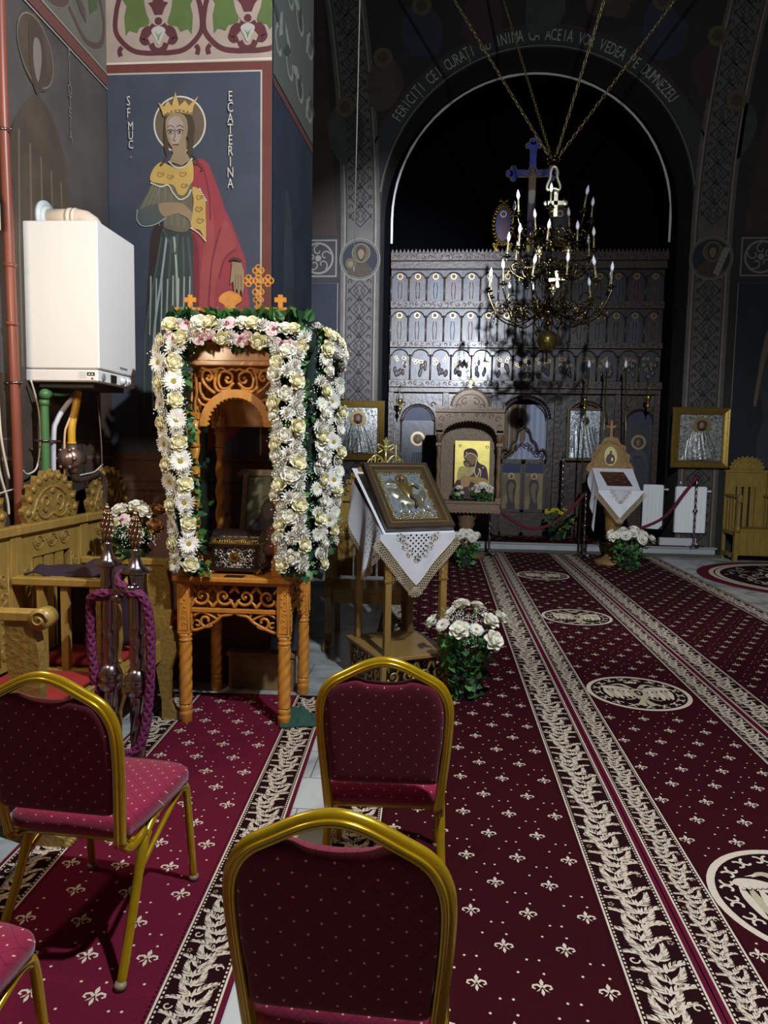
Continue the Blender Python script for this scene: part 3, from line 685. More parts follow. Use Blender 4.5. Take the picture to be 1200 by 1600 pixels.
# ================================================================ carved stalls
def crest_outline(w, h, n=11):
    pts = []
    for i in range(n+1):
        a = PI*i/n; R = 1.0
        x = -w/2*cos(a); y = h*(sin(a)**.75)
        pts.append((x*.96, y*.90))
        if i < n:
            a2 = PI*(i+.5)/n; pts.append((-w/2*cos(a2)*1.08, h*1.07*sin(a2)**.75))
    return [(x, max(y, 0)) for x, y in spline(pts, False, 3)]
def crest(mb, w, h, th, T, m=0, mc=1):
    """round carved crest with a leafy rim, local xy, thickness to +z"""
    o = [(-w/2, -.03)]+crest_outline(w, h)+[(w/2, -.03)]
    mb.prism(o, 0, th, m, T)
    mb.tube(p3([(w*.36*cos(PI*k/16), h*.08+h*.62*sin(PI*k/16)) for k in range(17)], th), .008, 6, mc, T)
    for s in (-1, 1):
        mb.tube(p3([(s*x, y) for x, y in spiral(w*.13, h*.38, w*.10, w*.03, -1.6, 4.4, 18)], th), .008, 6, mc, T)
        mb.tube(p3([(s*x, y) for x, y in spiral(w*.33, h*.12, w*.08, w*.02, 2.6, -3, 14)], th), .008, 6, mc, T)
        mb.tube(p3(spline([(0, h*.14), (s*w*.12, h*.05), (s*w*.24, h*.1), (s*w*.3, h*.3)], False, 5), th), .008, 6, mc, T)
    for i in range(11):
        a = PI*(i+.5)/11
        mb.ball((-w*.46*cos(a), h*.93*sin(a)**.8, th), (.022, .022, .012), 8, mc, T)
    mb.ball((0, h*.62, th), (.03, .022, .012), 8, mc, T)
def fret_panel(mb, w, h, T, m=0, r=.006):
    mb.box(0, w, 0, h, -.004, 0, m, T)

def stall(at, rz, label, arm_near=True, arm_far=True, cushion=True, W_=.67, crest_w=.5):
    """local: seat faces +x, back at x=0, y runs 0..W_"""
    t = thing('choir_stall', at, rz, label, 'stall')
    mb = MB()
    for y in (0, W_-.045): mb.box(-.02, .03, y, y+.045, 0, 1.19, b=.003)
    mb.box(-.015, .045, .001, W_-.001, 1.15, 1.195, b=.004)
    mb.box(-.015, .02, .045, W_-.045, 1.02, 1.15); mb.box(-.015, .02, .045, .15, .5, 1.02); mb.box(-.015, .02, W_-.15, W_-.045, .5, 1.02)
    for k in range(3):
        y = .165+k*(W_-.33-.03)/2.9; mb.box(-.005, .012, y, y+.085, .5, 1.02)
    mb.build('back_panel', STALL, t)
    mb = MB(); T = fr((.02, .045, 1.035), (0, 1, 0), (0, 0, 1))
    ww = W_-.09
    for k in range(3):
        cx = ww*(.28+.22*k)
        mb.tube(p3(spiral(cx, .055, .042, .01, 0, 5.5, 14)), .006, 5, 0, T); mb.ball((cx, .055, 0), (.01, .01, .008), 8, 0, T)
        for s in (-1, 1): mb.tube(p3(spline([(cx, .02), (cx+s*.03, .03), (cx+s*.055, .07)], False, 4)), .005, 5, 0, T)
    for y0 in (.02, ww-.09):
        for j in range(5):
            T2 = fr((.02, .045+y0+.035, .56+.09*j), (0, 1, 0), (0, 0, 1))
            s = 1 if j % 2 else -1
            mb.tube(p3([(s*x, y) for x, y in spiral(0, .03, .032, .008, -1.5, 4.2, 12)]), .005, 5, 0, T2)
            mb.tube(p3(spline([(-.02*s, -.01), (.02*s, .0), (.03*s, .05)], False, 4)), .005, 5, 0, T2)
        mb.tube([(.02, .045+y0-.005, .53), (.02, .045+y0-.005, 1.0)], .003, 5); mb.tube([(.02, .045+y0+.078, .53), (.02, .045+y0+.078, 1.0)], .003, 5)
    mb.build('carving', STALLC, t)
    mb = MB(); crest(mb, crest_w, .25, .03, fr((.0, W_/2, 1.20), (0, 1, 0), (0, 0, 1)), 0, 0); mb.build('crest', STALLC, t)
    for y in ([0] if arm_near else [])+([W_-.045] if arm_far else []):
        mb = MB(); mb.box(.03, .56, y-.012, y+.057, .915, .955, b=.006)
        mb.lathe([(.042, 0), (.042, .072)], 20, 0, fr((.565, y+.058, .925), (1, 0, 0), (0, 0, 1)))
        for sy in (y-.0145, y+.059): mb.tube([(p[0], sy, p[1]) for p in spiral(.565, .925, .036, .006, 0, 8, 26)], .0045, 5)
        mb.build('armrest', SHR if False else STALL, t)
        mb = MB()
        for x in (.15, .27): mb.box(x, x+.035, y+.005, y+.04, .50, .915)
        mb.box(.03, .5, y, y+.045, .44, .50)
        mb.build('slats', STALL, t)
        mb = MB()      # shaped front post with knee and claw foot
        prof = [(.50, 0), (.50, .12), (.47, .3), (.47, .5), (.44, .62), (.42, .8), (.42, .915), (.53, .915), (.555, .8), (.56, .65), (.545, .56), (.585, .5), (.59, .42), (.55, .3), (.545, .12), (.57, .07), (.64, .045), (.65, .0)]
        mb.prism(prof, 0, .055, 0, fr((0, y+.052, 0), (1, 0, 0), (0, 0, 1)))
        for k in range(6): mb.ball((.56+.012*sin(k), y+.025, .40+.03*k), (.018, .02, .012), 7)
        for k in range(3): mb.ball((.64, y+.008+.02*k, .015), (.03, .011, .016), 8)
        mb.build('front_post', STALLC, t)
    mb = MB(); mb.box(.03, .50, .05, W_-.05, .44, .475, b=.004); mb.box(.46, .5, .05, W_-.05, .36, .44); mb.build('seat', STALL, t)
    if cushion:
        c_ = MB(); c_.box(.06, .48, .08, W_-.08, .478, .515, b=.014); tag(c_.build('seat_cushion', M('#96221f', .85, noise_amt=.2, scale=20), at=None), label=cushion, cat='cushion').matrix_world = Matrix.Translation(at) @ Matrix.Rotation(rz, 4, 'Z')
    return t
stall((-2.09, 1.95, 0), 0, 'carved wooden choir stall at the left edge, only its scrolled arm and crest tip showing', True, True, 'red seat pad of the stall nearest the left edge')
stall((-2.09, 2.62, 0), 0, 'carved wooden choir stall left of the rust-red pipe with its scrolled armrest', False, True, 'red seat pad behind the burgundy chair back')
stall((-2.09, 3.29, 0), 0, 'carved wooden choir stall with full round crest under the boiler, dark cloth on its arm', False, True, 'red seat pad in the stall under the boiler')
stall((-2.09, 3.96, 0), 0, 'carved wooden choir stall in the corner behind the two chrome posts', False, False, 'red seat pad glimpsed behind the chrome posts', W_=.63)
# rest arm of the first stall's near side is out of frame
# dark garment over an arm
gm = M('#33202f', .9, noise_amt=.2, scale=10)
mb = MB()
def garm(u, v):
    x = -2.02+.46*u; y = 3.16+.26*v
    z = .962+.03*noise.noise((u*4, v*3, 0))+(.06*math.exp(-((u-.72)/.16)**2)+.012)*math.sin(PI*v)
    if v < .08 or v > .92: z -= .0
    return (x, y, z)
mb.grid(garm, 24, 12)
mb.grid(lambda u, v: (-2.0+.42*u, 3.42+.012*math.sin(u*14)+.004, .97-.42*v), 24, 8)
mb.v = [(x, y+.12, z) for x, y, z in mb.v]
# hangs between the arm slats
o = mb.build('folded_garment', gm, label='dark purple garment draped over the stall arm behind the chrome posts', cat='garment')
sm = o.modifiers.new('thick', 'SOLIDIFY'); sm.thickness = .008

# ================================================================ stanchions with braided rope
def stanchion(at, label, h=1.12, group=None):
    t = thing('rope_post', at, 0, label, 'rope post', group)
    mb = MB(); mb.lathe([(.15, 0), (.15, .012), (.11, .03), (.05, .05), (.04, .08)], 28); mb.build('base', CHROME, t)
    mb = MB(); N = 90
    mb.lathe([(.032, .08+(h-.16)*k/N) for k in range(N+1)], 30, 0, None, lambda a, z: .98+.12*abs(cos(2.5*a-z*34)) if z < .78 else 1.08); sf = mb.build('spiral_shaft', CHROME, t)
    mb = MB(); mb.lathe([(.030, .44), (.05, .455), (.058, .48), (.058, .495), (.052, .505), (.058, .515), (.056, .535), (.044, .56), (.03, .58)], 24); mb.build('collar', CHROME, sf)
    mb = MB(); mb.lathe([(.058, h-.08), (.068, h-.075), (.034, h-.045), (.020, h-.01), (.016, h+.01), (.022, h+.02), (.012, h+.035)], 24, 0, None, lambda a, z: 1+(.07*cos(10*a) if z < h-.06 else 0)); cpp = mb.build('cap', CHROME, t)
    mb = MB()
    for k in range(9):
        for j in range(6):
            a = 2*PI*k/9+j*.28; zz = h+.035+.028*j; R = (.014, .023, .027, .026, .021, .011)[j]
            a2 = a+.34; R2 = (.023, .027, .026, .021, .011, .003)[j]
            mb.tube([(R*cos(a), R*sin(a), zz), (R2*1.08*cos(a2), R2*1.08*sin(a2), zz+.03)], .0036, 5)
            mb.ball((R2*cos(a2), R2*sin(a2), zz+.03), .0052, 6)
    mb.lathe([(.008, h+.03), (.015, h+.07), (.018, h+.11), (.013, h+.16), (.004, h+.2)], 12)
    mb.build('openwork_finial', M('#8f8a6a' if group == 'x' else '#a08468', .28, .95), cpp)
    return t
ST1 = stanchion((-1.535, 3.16, 0), 'chrome spiral post with bulbous openwork finial, the left of the pair before the stalls')
ST2 = stanchion((-1.375, 3.10, 0), 'chrome spiral post with openwork finial, the right of the pair, nearer the shrine', 1.10)
ROPE = M('#6e2250', .7, noise_amt=.25, scale=60)
def braid(name, pts, r, mat, parent=None, k=5, turns=14, **kw):
    pts = [(p[0]+kw.get('dx', 0), p[1], p[2]) for p in pts]; P = [Vector(p) for p in spline(pts, False, k)]; mb = MB(); n = len(P)
    # resample
    D = [0]
    for a, b_ in zip(P, P[1:]): D.append(D[-1]+(b_-a).length)
    Ltot = D[-1]; m = int(Ltot/.008)+2
    def at(s):
        for i in range(n-1):
            if D[i+1] >= s: f = (s-D[i])/max(1e-9, D[i+1]-D[i]); return P[i].lerp(P[i+1], f)
        return P[-1]
    Q = [at(Ltot*i/(m-1)) for i in range(m)]
    mb.tube(Q, r*.84, 8)
    up = Vector((0, 1, 0)); 
    for sgn in (1, -1):
        for ph in range(4):
            pp = []; a = None
            for i, q in enumerate(Q):
                t = (Q[min(i+1, m-1)]-Q[max(i-1, 0)]).normalized()
                if a is None: a = t.orthogonal()
                a = (a-t*a.dot(t)).normalized(); b_ = t.cross(a)
                w = sgn*(Ltot*i/(m-1))/(r*1.35)+ph*PI/2
                pp.append(q+a*(r*.72*cos(w))+b_*(r*.72*sin(w)))
            mb.tube(pp, r*.40, 4)
    return tag(mb.build(name, mat, parent), kw.get('label'), kw.get('cat'), kw.get('group'))
SHX = -.03
braid('barrier_rope', [(-1.485, 3.115, .905), (-1.53, 3.105, .905), (-1.575, 3.13, .885), (-1.585, 3.14, .80), (-1.58, 3.14, .6), (-1.545, 3.135, .36), (-1.47, 3.09, .22), (-1.385, 3.04, .19), (-1.31, 3.045, .24), (-1.275, 3.06, .45), (-1.265, 3.06, .7), (-1.275, 3.06, .85), (-1.30, 3.05, .925), (-1.345, 3.045, .94), (-1.40, 3.055, .975), (-1.415, 3.08, 1.0), (-1.405, 3.10, 1.02)], .021, ROPE, dx=-.028, label='thick purple braided rope looped between the two chrome posts', cat='rope')
braid('barrier_rope', [(-1.575, 3.12, .885), (-1.53, 3.10, .915), (-1.47, 3.10, .92), (-1.435, 3.115, .90)], .022, ROPE, dx=-.028, label='end of purple rope wrapped across the left chrome post with its metal cap', cat='rope')
for at_, lb_ in (((-1.453, 3.075, .905), 'grey metal rope end cap between the two chrome posts'), ((-1.38, 3.045, .955), 'chrome hook holding the purple rope on the right post')):
    mb = MB(); mb.tube([(-.025, 0, 0), (.025, 0, .005)], .018, 14); mb.tube([(.025, 0, .005), (.038, .005, .012), (.042, .012, .0)], .005, 6); mb.build('rope_hook', CHROME, at=at_, label=lb_, cat='hook')

# ================================================================ basket bouquet on the stall arm is built with the flowers
# ================================================================ shrine table (four twisted legs, fretwork aprons)
SX, SY = .578, .56
def turned_leg(m_, z_top, h0=0.):
    """twisted leg between the floor and z_top"""
    prof = [(.030, 0), (.036, .01), (.036, .05), (.040, .06), (.036, .07), (.031, .078), (.040, .09), (.036, .105), (.030, .115)]
    m_.lathe(prof, 20)
    N = 90
    m_.lathe([(.032, .115+(z_top-.165)*k/N) for k in range(N+1)], 30, 0, None, lambda a, z: 1.02+.17*abs(cos(1.5*a-z*44)))
    z = z_top-.05
    m_.lathe([(.030, z), (.040, z+.01), (.036, z+.02), (.031, z+.026), (.040, z+.038), (.038, z+.05)], 20)
sh = thing('shrine_table', (-1.155, 4.19, 0), label='orange wood table with twisted legs and fretwork apron carrying the flowered shrine', cat='table')
for sx in (-1, 1):
    for sy in (-1, 1):
        g = MB(); x, y = sx*SX/2, sy*SY/2
        g.T = Matrix.Translation((x, y, 0)); turned_leg(g, .53)
        g.box(-.036, .036, -.036, .036, .53, .84, b=.005)
        for (o_, u_) in (((0, -.037, 0), (1, 0, 0)), ((.037, 0, 0), (0, 1, 0)), ((-.037, 0, 0), (0, -1, 0))):
            T = fr(o_, u_, (0, 0, 1))
            g.tube(p3([(-.024, .555), (.024, .555), (.024, .825), (-.024, .825)], 0), .003, 4, 0, T, closed=True)
            for k in range(3): g.tube(p3(spiral((-1)**k*.004, .59+.035*k, .013, .003, 0, 5, 10)), .0032, 4, 0, T)
            for k in range(6): g.ball(((-1)**k*.009, .69+.022*k, 0), (.006, .008, .004), 6, 0, T)
        g.build('leg', SHR, sh)
def apron(w, T):
    g = MB(); g.T = T
    g.box(-w/2, w/2, .815, .84, -.012, .012); g.box(-w/2, w/2, .655, .68, -.012, .012, b=.003)
    scrollwork(g, w, .13, 4, Matrix.Translation((-w/2, .682, 0)), .0085, flat=.8)
    for s in (-1, 1):
        h = w/2
        g.tube(p3(spline([(s*h, .66), (s*h, .56), (s*(h-.02), .548), (s*(h-.06), .56), (s*h*.45, .60), (s*h*.3, .635), (s*h*.1, .645), (0, .66)], False, 5)), .010, 6, up=(0, 0, 1), flat=.8)
        g.tube(p3([(s*x, y) for x, y in spiral(h*.66, .605, .042, .012, -2.6, 3.6, 18)]), .009, 6, up=(0, 0, 1), flat=.8)
        g.tube(p3(spline([(s*h*.95, .63), (s*h*.75, .655), (s*h*.5, .63), (s*h*.38, .61)], False, 4)), .008, 5)
        g.tube(p3([(s*x, y) for x, y in spiral(h*.30, .645, .026, .008, 2, -3, 12)]), .007, 5)
        g.tube(p3([(s*x, y) for x, y in spiral(h*.86, .585, .022, .006, 1, 6, 12)]), .007, 5)
    return g
apron(SX-.07, fr((0, -SY/2, 0), (1, 0, 0), (0, 0, 1))).build('fretwork_apron', SHRC, sh)
apron(SY-.07, fr((SX/2, 0, 0), (0, 1, 0), (0, 0, 1))).build('fretwork_apron', SHRC, sh)
apron(SY-.07, fr((-SX/2, 0, 0), (0, -1, 0), (0, 0, 1))).build('fretwork_apron', SHRC, sh)
g = MB(); g.box(-.345, .345, -.34, .34, .84, .868, b=.005); g.box(-.325, .325, -.32, .32, .825, .842); g.build('table_top', SHR, sh)

# ---- the shrine canopy standing on the table
cn = thing('shrine_canopy', (-1.155, 4.19, .868), label='carved orange wood canopy shrine with arched front and openwork cross on top', cat='shrine')
CH = 1.40          # height to the top board, local
for sx in (-1, 1):
    for sy in (-1, 1):
        g = MB(); g.T = Matrix.Translation((sx*.245, sy*.235, 0))
        g.box(-.036, .036, -.036, .036, 0, .10, b=.004)
        g.lathe([(.034, .10), (.036, .11), (.028, .125)], 18); N = 50
        g.lathe([(.025, .125+.60*k/N) for k in range(N+1)], 22, 0, None, lambda a, z: 1+.24*cos(2*a-z*44))
        g.lathe([(.026, .725), (.034, .735), (.028, .75), (.028, .80), (.038, .815), (.030, .83), (.044, .88)], 18)
        g.box(-.04, .04, -.04, .04, .88, .92, b=.004)
        g.build('twisted_column', SHR, cn)
def arch_face(w, T, name):
    g = MB(); g.T = T; r0, r1 = w*.36, w*.36+.045; zc = .845
    n = 30
    for i in range(n):
        a, b_ = PI*i/n, PI*(i+1)/n
        q = [(r0*cos(a), zc+r0*sin(a)), (r1*cos(a), zc+r1*sin(a)), (r1*cos(b_), zc+r1*sin(b_)), (r0*cos(b_), zc+r0*sin(b_))]
        g.prism(q, -.014, .014)
    for i in range(19):
        a = PI*(i+.5)/19; g.ball((r0*cos(a), zc+r0*sin(a), .0), (.011, .011, .014), 7)
    g.build(name+'_arch', SHR, cn)
    g = MB(); g.T = T
    for s in (-1, 1):
        X = lambda v: s*v
        S2 = lambda pts, r: g.tube(p3([(X(x), y) for x, y in spline(pts, False, 5)]), r, 6, up=(0, 0, 1), flat=.8)
        S2([(.012, 1.09), (.045, 1.06), (.085, 1.06), (.10, 1.10), (.085, 1.145), (.05, 1.15), (.02, 1.13), (.025, 1.095), (.05, 1.09), (.06, 1.11)], .009)
        S2([(.03, 1.055), (.09, 1.04), (.12, 1.07), (.115, 1.13), (.10, 1.16), (.13, 1.145)], .010)
        S2([(.12, 1.03), (.16, 1.06), (.19, 1.10), (.185, 1.15), (.15, 1.155), (.135, 1.12), (.155, 1.10), (.17, 1.115)], .010)
        S2([(.14, .99), (.18, 1.0), (.205, 1.04), (.21, 1.09)], .010); S2([(.165, .96), (.2, .97), (.22, 1.0)], .009)
        S2([(.2, 1.16), (.215, 1.12), (.23, 1.14), (.225, 1.03), (.235, .98), (.23, .90)], .009)
        S2([(0, 1.155), (.02, 1.165), (.05, 1.155), (.08, 1.17), (.14, 1.16), (.2, 1.17)], .007)
        for (x, y) in ((.05, 1.115), (.155, 1.125), (.195, 1.02), (.08, 1.04)): g.ball((X(x), y, 0), (.014, .011, .011), 7)
        g.prism([(X(.02), 1.065), (X(.04), 1.045), (X(.085), 1.035), (X(.05), 1.03)], -.008, .008)
    g.build(name+'_fretwork', SHRC, cn)
arch_face(.45, fr((0, -.25, 0), (1, 0, 0), (0, 0, 1)), 'front')
arch_face(.43, fr((.26, 0, 0), (0, 1, 0), (0, 0, 1)), 'side')
arch_face(.43, fr((-.26, 0, 0), (0, -1, 0), (0, 0, 1)), 'side')
g = MB(); g.box(-.29, .29, -.28, .28, 1.18, 1.21, b=.005); g.box(-.27, .27, -.26, .26, 1.21, 1.30); g.box(-.30, .30, -.29, .29, 1.30, 1.33, b=.005)
g.box(-.29, .29, .24, .27, .86, 1.18)
g.build('cornice', SHR, cn)
g = MB()
g.lathe([(.17, 1.33), (.16, 1.40), (.13, 1.46), (.08, 1.50), (.045, 1.515), (.05, 1.53), (.03, 1.54)], 24); g.build('dome', SHR, cn)
def openwork_cross(g, h, r, T):
    a = h
    g.box(-.018*a/.3, .018*a/.3, 0, .1*a, -.008, .008, 0, T)
    for (cx, cy) in ((0, .78), (-.2, .58), (.2, .58), (0, .58), (0, .36), (0, .20)):
        R = .075*a*(1.0 if cy != .20 else .8)
        for (ox, oy) in ((-.06, 0), (.06, 0), (0, .06), (0, -.06)):
            g.tube(p3(circ((cx+ox)*a, (cy+oy)*a, R*.72, 14)), r, 5, 0, T, closed=True)
        g.ball((cx*a, cy*a, 0), (.03*a, .03*a, r), 8, 0, T)
    g.box(-.07*a, .07*a, -.01, .02, -.012, .012, 0, T)
g = MB(); openwork_cross(g, .29, .0055, fr((.06, 0, 1.535), (1, 0, 0), (0, 0, 1))); g.build('openwork_cross', SHR, cn)
def small_cross(g, h, T):
    w = .16*h
    g.box(-w, w, 0, h, -.007, .007, 0, T, b=.002); g.box(-.4*h, .4*h, .5*h, .5*h+2*w, -.0065, .0065, 0, T, b=.002)
for x in (-.275, .24):
    g = MB(); g.box(x-.055, x+.055, -.26, -.15, 1.33, 1.475); g.box(x-.085, x+.085, -.29, -.12, 1.475, 1.495, b=.004); small_cross(g, .085, fr((x, -.205, 1.495), (1, 0, 0), (0, 0, 1))); g.build('corner_pedestal', SHR, cn)
g = MB(); T = fr((-.045, -.20, 1.33), (1, 0, 0), (0, 0, 1))
g.prism(spline([(-.13, 0), (-.12, .10), (-.085, .145), (-.06, .12), (-.03, .14), (-.03, .19), (-.065, .215), (-.05, .25), (0, .27), (.05, .25), (.065, .215), (.03, .19), (.03, .14), (.06, .12), (.085, .145), (.12, .10), (.13, 0)], True, 3), -.01, .01, 0, T)
g.build('crest_board', SHRC, cn)
g = MB(); g.lathe([(.001, 0), (.03, .0), (.024, .02), (.02, .06), (.028, .08), (.018, .11), (.012, .13)], 14, 0, Matrix.Translation((.295, .06, 1.33)))
for k in range(7): g.ball((.295+.022*cos(k*.9), .06+.022*sin(k*.9), 1.36+.014*k), (.014, .014, .016), 7)
g.ball((.295, .06, 1.475), .014, 10); g.build('gilt_figure', GILT, cn)
g = MB(); g.T = Matrix.Translation((-.20, .23, .86)); 
g = MB(); g.tube([(-.2, .10, 1.18), (-.2, .10, .93)], .003, 5); g.lathe([(.004, .90), (.03, .86), (.026, .85), (.012, .875), (.016, .90), (.008, .93)][::-1], 14, 0, Matrix.Translation((-.2, .10, 0))); g.build('hanging_finial', SHR, cn)
# framed print leaning at the back of the shrine
fi = thing('framed_icon', (-1.13, 4.39, .868), radians(-4), 'dim framed icon standing at the back inside the flowered shrine', 'icon')
Ti = fr((0, 0, 0), (1, 0, 0), (0, .22, 1))
g = MB(); g.box(-.15, .15, .0, .03, -.01, .015, 0, Ti); g.box(-.15, .15, .56, .60, -.01, .015, 0, Ti); g.box(-.15, -.118, 0, .60, -.01, .015, 0, Ti); g.box(.118, .15, 0, .60, -.01, .015, 0, Ti); g.build('frame', M('#7b6640', .4, noise_amt=.2), fi)
g = MB(); g.box(-.12, .12, .02, .57, -.006, .002, 0, Ti)
g.poly(spline([(-.09, .03), (-.10, .2), (-.03, .3), (-.02, .36), (.03, .42), (.08, .38), (.09, .3), (.115, .25), (.115, .03)]), .003, 1, Ti); g.poly(spline([(-.0, .30), (.0, .37), (.04, .39), (.065, .34), (.04, .28)]), .004, 2, Ti)
g.poly(spline([(.02, .03), (.03, .22), (.09, .25), (.115, .2), (.115, .03)]), .0045, 3, Ti); g.tube(p3(circ(.03, .36, .075, 20), .003), .0015, 4, 1, Ti, closed=True)
text(g, 'ІС ХС', .03, Ti @ Matrix.Translation((-.06, .52, .004)), 1)
g.build('painting', [M('#7d8060', .5, noise_amt=.3, scale=12), M('#28202c', .6), M('#5b4848', .6), M('#7a3a34', .6)], fi)
# silver reliquary chest
rc = thing('reliquary_chest', (-1.175, 4.075, .868), label='embossed silver and gilt reliquary chest inside the shrine', cat='chest')
def chest_box(g):
    g.box(-.135, .135, -.10, .10, .022, .165)
g = MB(); chest_box(g); g.box(-.150, .150, -.115, .115, .018, .036, b=.004); g.box(-.150, .150, -.115, .115, .156, .178, b=.004); cb = g.build('body', M('#5d4d48', .28, .85, noise_amt=.3, scale=30), rc)
def emboss(g, w, h, T, seed, n=36, r=.0032):
    q = random.Random(seed)
    for k in range(n):
        x, y = q.uniform(-w/2, w/2), q.uniform(0, h); a = q.uniform(0, 6.28); R = q.uniform(.010, .024)
        p = [(min(max(px, -w/2), w/2), min(max(py, 0), h)) for px, py in spiral(x, y, R, R*.25, a, a+q.choice((-4.5, 4.5)), 10)]
        g.tube(p3(p), r, 4, 0, T)
g = MB(); emboss(g, .24, .112, fr((0, -.101, .04), (1, 0, 0), (0, 0, 1)), 1, 70); emboss(g, .18, .112, fr((.136, 0, .04), (0, 1, 0), (0, 0, 1)), 2, 40); g.build('embossing', M('#cbc6bd', .22, .95), cb)
g = MB(); T = fr((0, -.103, .10), (1, 0, 0), (0, 0, 1)); ring(g, 0, 0, .018, .028, 0, 0, T, 24, th=.006); ring(g, 0, 0, 0.0, .018, 0, 1, T, 20, th=.002); g.tube(p3([(-.008, -.006), (-.008, .01), (.008, .01), (.008, -.006)], .004), .0025, 5, 0, T); g.build('gilt_medallion', [GILT, M('#6b4a20', .3, .8)], cb)
g = MB()
def lid(u, v):
    a = PI*(.12+.76*v); return (-.14+.28*u, -.105*cos(a)/cos(PI*.12), .178+.075*(sin(a)-sin(PI*.12))/(1-sin(PI*.12)))
g.grid(lid, 14, 12); g.prism([(-.105, .178), (.105, .178), (.08, .22), (.0, .252), (-.08, .22)], -.14, .14, 0, fr((0, 0, 0), (0, 1, 0), (0, 0, 1)))
cl2 = g.build('lid', M('#6e605c', .25, .9, noise_amt=.4, scale=60, bump=.5), rc)
g = MB()
for k in range(20):
    x = -.13+.26*k/19; g.tube(p3(spiral(x, .012, .011, .004, k, k+4.5, 8)), .0028, 4, 0, fr((0, -.112, .18), (1, 0, 0), (0, .35, 1)))
g.box(-.145, .145, -.116, -.106, .176, .183); g.box(-.145, .145, -.103, -.098, .205, .209)
g.build('gilt_border', GILT, cl2)
for sx in (-1, 1):
    for sy in (-1, 1):
        g = MB(); x, y = sx*.14, sy*.105
        g.ball((x, y, .012), (.014, .014, .013), 8)
        for s in (-1, 1): g.tube([(x, y, .02), (x+s*.015, y-.004, .026), (x+s*.02, y-.004, .012)], .006, 5)
        g.tube([(x, y, .015), (x*1.1, y*1.08, .03)], .007, 5)
        g.build('claw_foot', M('#d9c48a', .3, .8) if sx < 0 else M('#c4863c', .3, .8), rc)
g = MB(); g.box(-.055, .055, -.03, .03, 0, .004); g.build('dark_tablet', M('#1d1815', .3), at=(-1.15, 3.895, .8685), label='small dark tablet lying on the table edge before the chest', cat='tablet')
# green rag at the leg foot
g = MB()
def rag(u, v):
    x = -.11+.22*u; y = -.10+.17*v
    e = min(u, 1-u, v, 1-v)*3; z = .006+min(1, e)*(.05+.06*noise.noise((u*3.2+3, v*3.2, .5))+.035*noise.noise((u*8, v*8, 2)))
    w = .03*noise.noise((u*2.3, v*2.3, 7))
    return (x+w+.02*(v-.5)*(u-.5)*8*.3, y+w+.04*(u-.5), max(.004, z))
g.grid(rag, 28, 24); o = g.build('rag', M('#2c5245', .95, noise_amt=.3, scale=12), at=(-.785, 3.975, .012), label='dark green crumpled rag on the carpet at the foot of the shrine table', cat='rag')
sm = o.modifiers.new('thick', 'SOLIDIFY'); sm.thickness = .006
g = MB(); g.box(-.22, .22, -.04, .04, 0, .22, b=.005); g.box(-.23, .23, -.05, .05, .22, .25, b=.004)
g.build('wooden_plinth', M('#8a6a44', .5, noise_amt=.25, scale=5, stretch=(1, 5, 5)), at=(-1.155, 4.55, 0), label='low wooden plinth on the floor behind the shrine table legs', cat='plinth')

# ================================================================ flowers
PETW = M('#f2efe4', .6, noise_amt=.05, scale=10); PETY = M('#f4efcf', .6, noise_amt=.12, scale=14, c2='#f3ecc4'); PETC = M('#f4f1e2', .6)
PETP = M('#ead3cf', .6, noise_amt=.2, scale=20, c2='#e2c0bd'); EYE = M('#b8a23c', .8, noise_amt=.4, scale=80); EYEY = M('#d9d27a', .8)
YEL = M('#d9cf2e', .7); BUFF = M('#c99256', .7, noise_amt=.3, scale=15)
def petal(mb, T, L_, w, cup, m=0, nu=4, nv=4, curl=0.):
    def f(u, v):
        x = (u-.5)*2; ww = w*(sin(PI*(.12+.80*v))**.7)
        return (x*ww, 0+cup*x*x*ww*1.1-curl*v*v*v*L_, L_*v)
    mb.grid(f, nu, nv, m, T)
def make_rose(openness=1.):
    mb = MB(); q = random.Random(5)
    mb.lathe([(.004, .0), (.016, .008), (.019, .02), (.013, .040), (.004, .046)], 12)
    for layer, (n, r, tilt, L_, w) in enumerate(((3, .007, .05, .038, .014), (4, .012, .18, .038, .018), (5, .017, .40, .037, .021), (5, .020, .75, .036, .023), (6, .021, 1.12, .034, .024))):
        for k in range(n):
            a = 2*PI*k/n+layer*.9+q.uniform(-.1, .1)
            T = Matrix.Rotation(a, 4, 'Z') @ Matrix.Translation((0, r*.5, .008)) @ Matrix.Rotation(-tilt*openness, 4, 'X')
            petal(mb, T, L_, w, -.55, curl=-.22 if layer > 1 else -.05, m=0)
    mb.lathe([(.003, -.02), (.010, -.008), (.012, .004)], 8, 1)
    return mb
def make_gerbera(n=22, R=.052, two=True, eye=.014):
    mb = MB(); q = random.Random(9)
    for layer in range(2 if two else 1):
        for k in range(n):
            a = 2*PI*(k+.5*layer)/n+q.uniform(-.05, .05); r = R*(1-.16*layer)*q.uniform(.93, 1.04)
            T = Matrix.Rotation(a, 4, 'Z') @ Matrix.Translation((0, eye*.6, .004+.004*layer)) @ Matrix.Rotation(-1.42+.22*layer+q.uniform(-.1, .06), 4, 'X')
            petal(mb, T, r-eye*.6, .0058, .3, nu=2, nv=3, curl=-.10)
    mb.lathe([(eye, .002), (eye*1.02, .008), (eye*.6, .011), (.002, .009)], 14, 1)
    mb.lathe([(.003, -.012), (.009, -.004), (eye, .002)], 8, 2)
    return mb
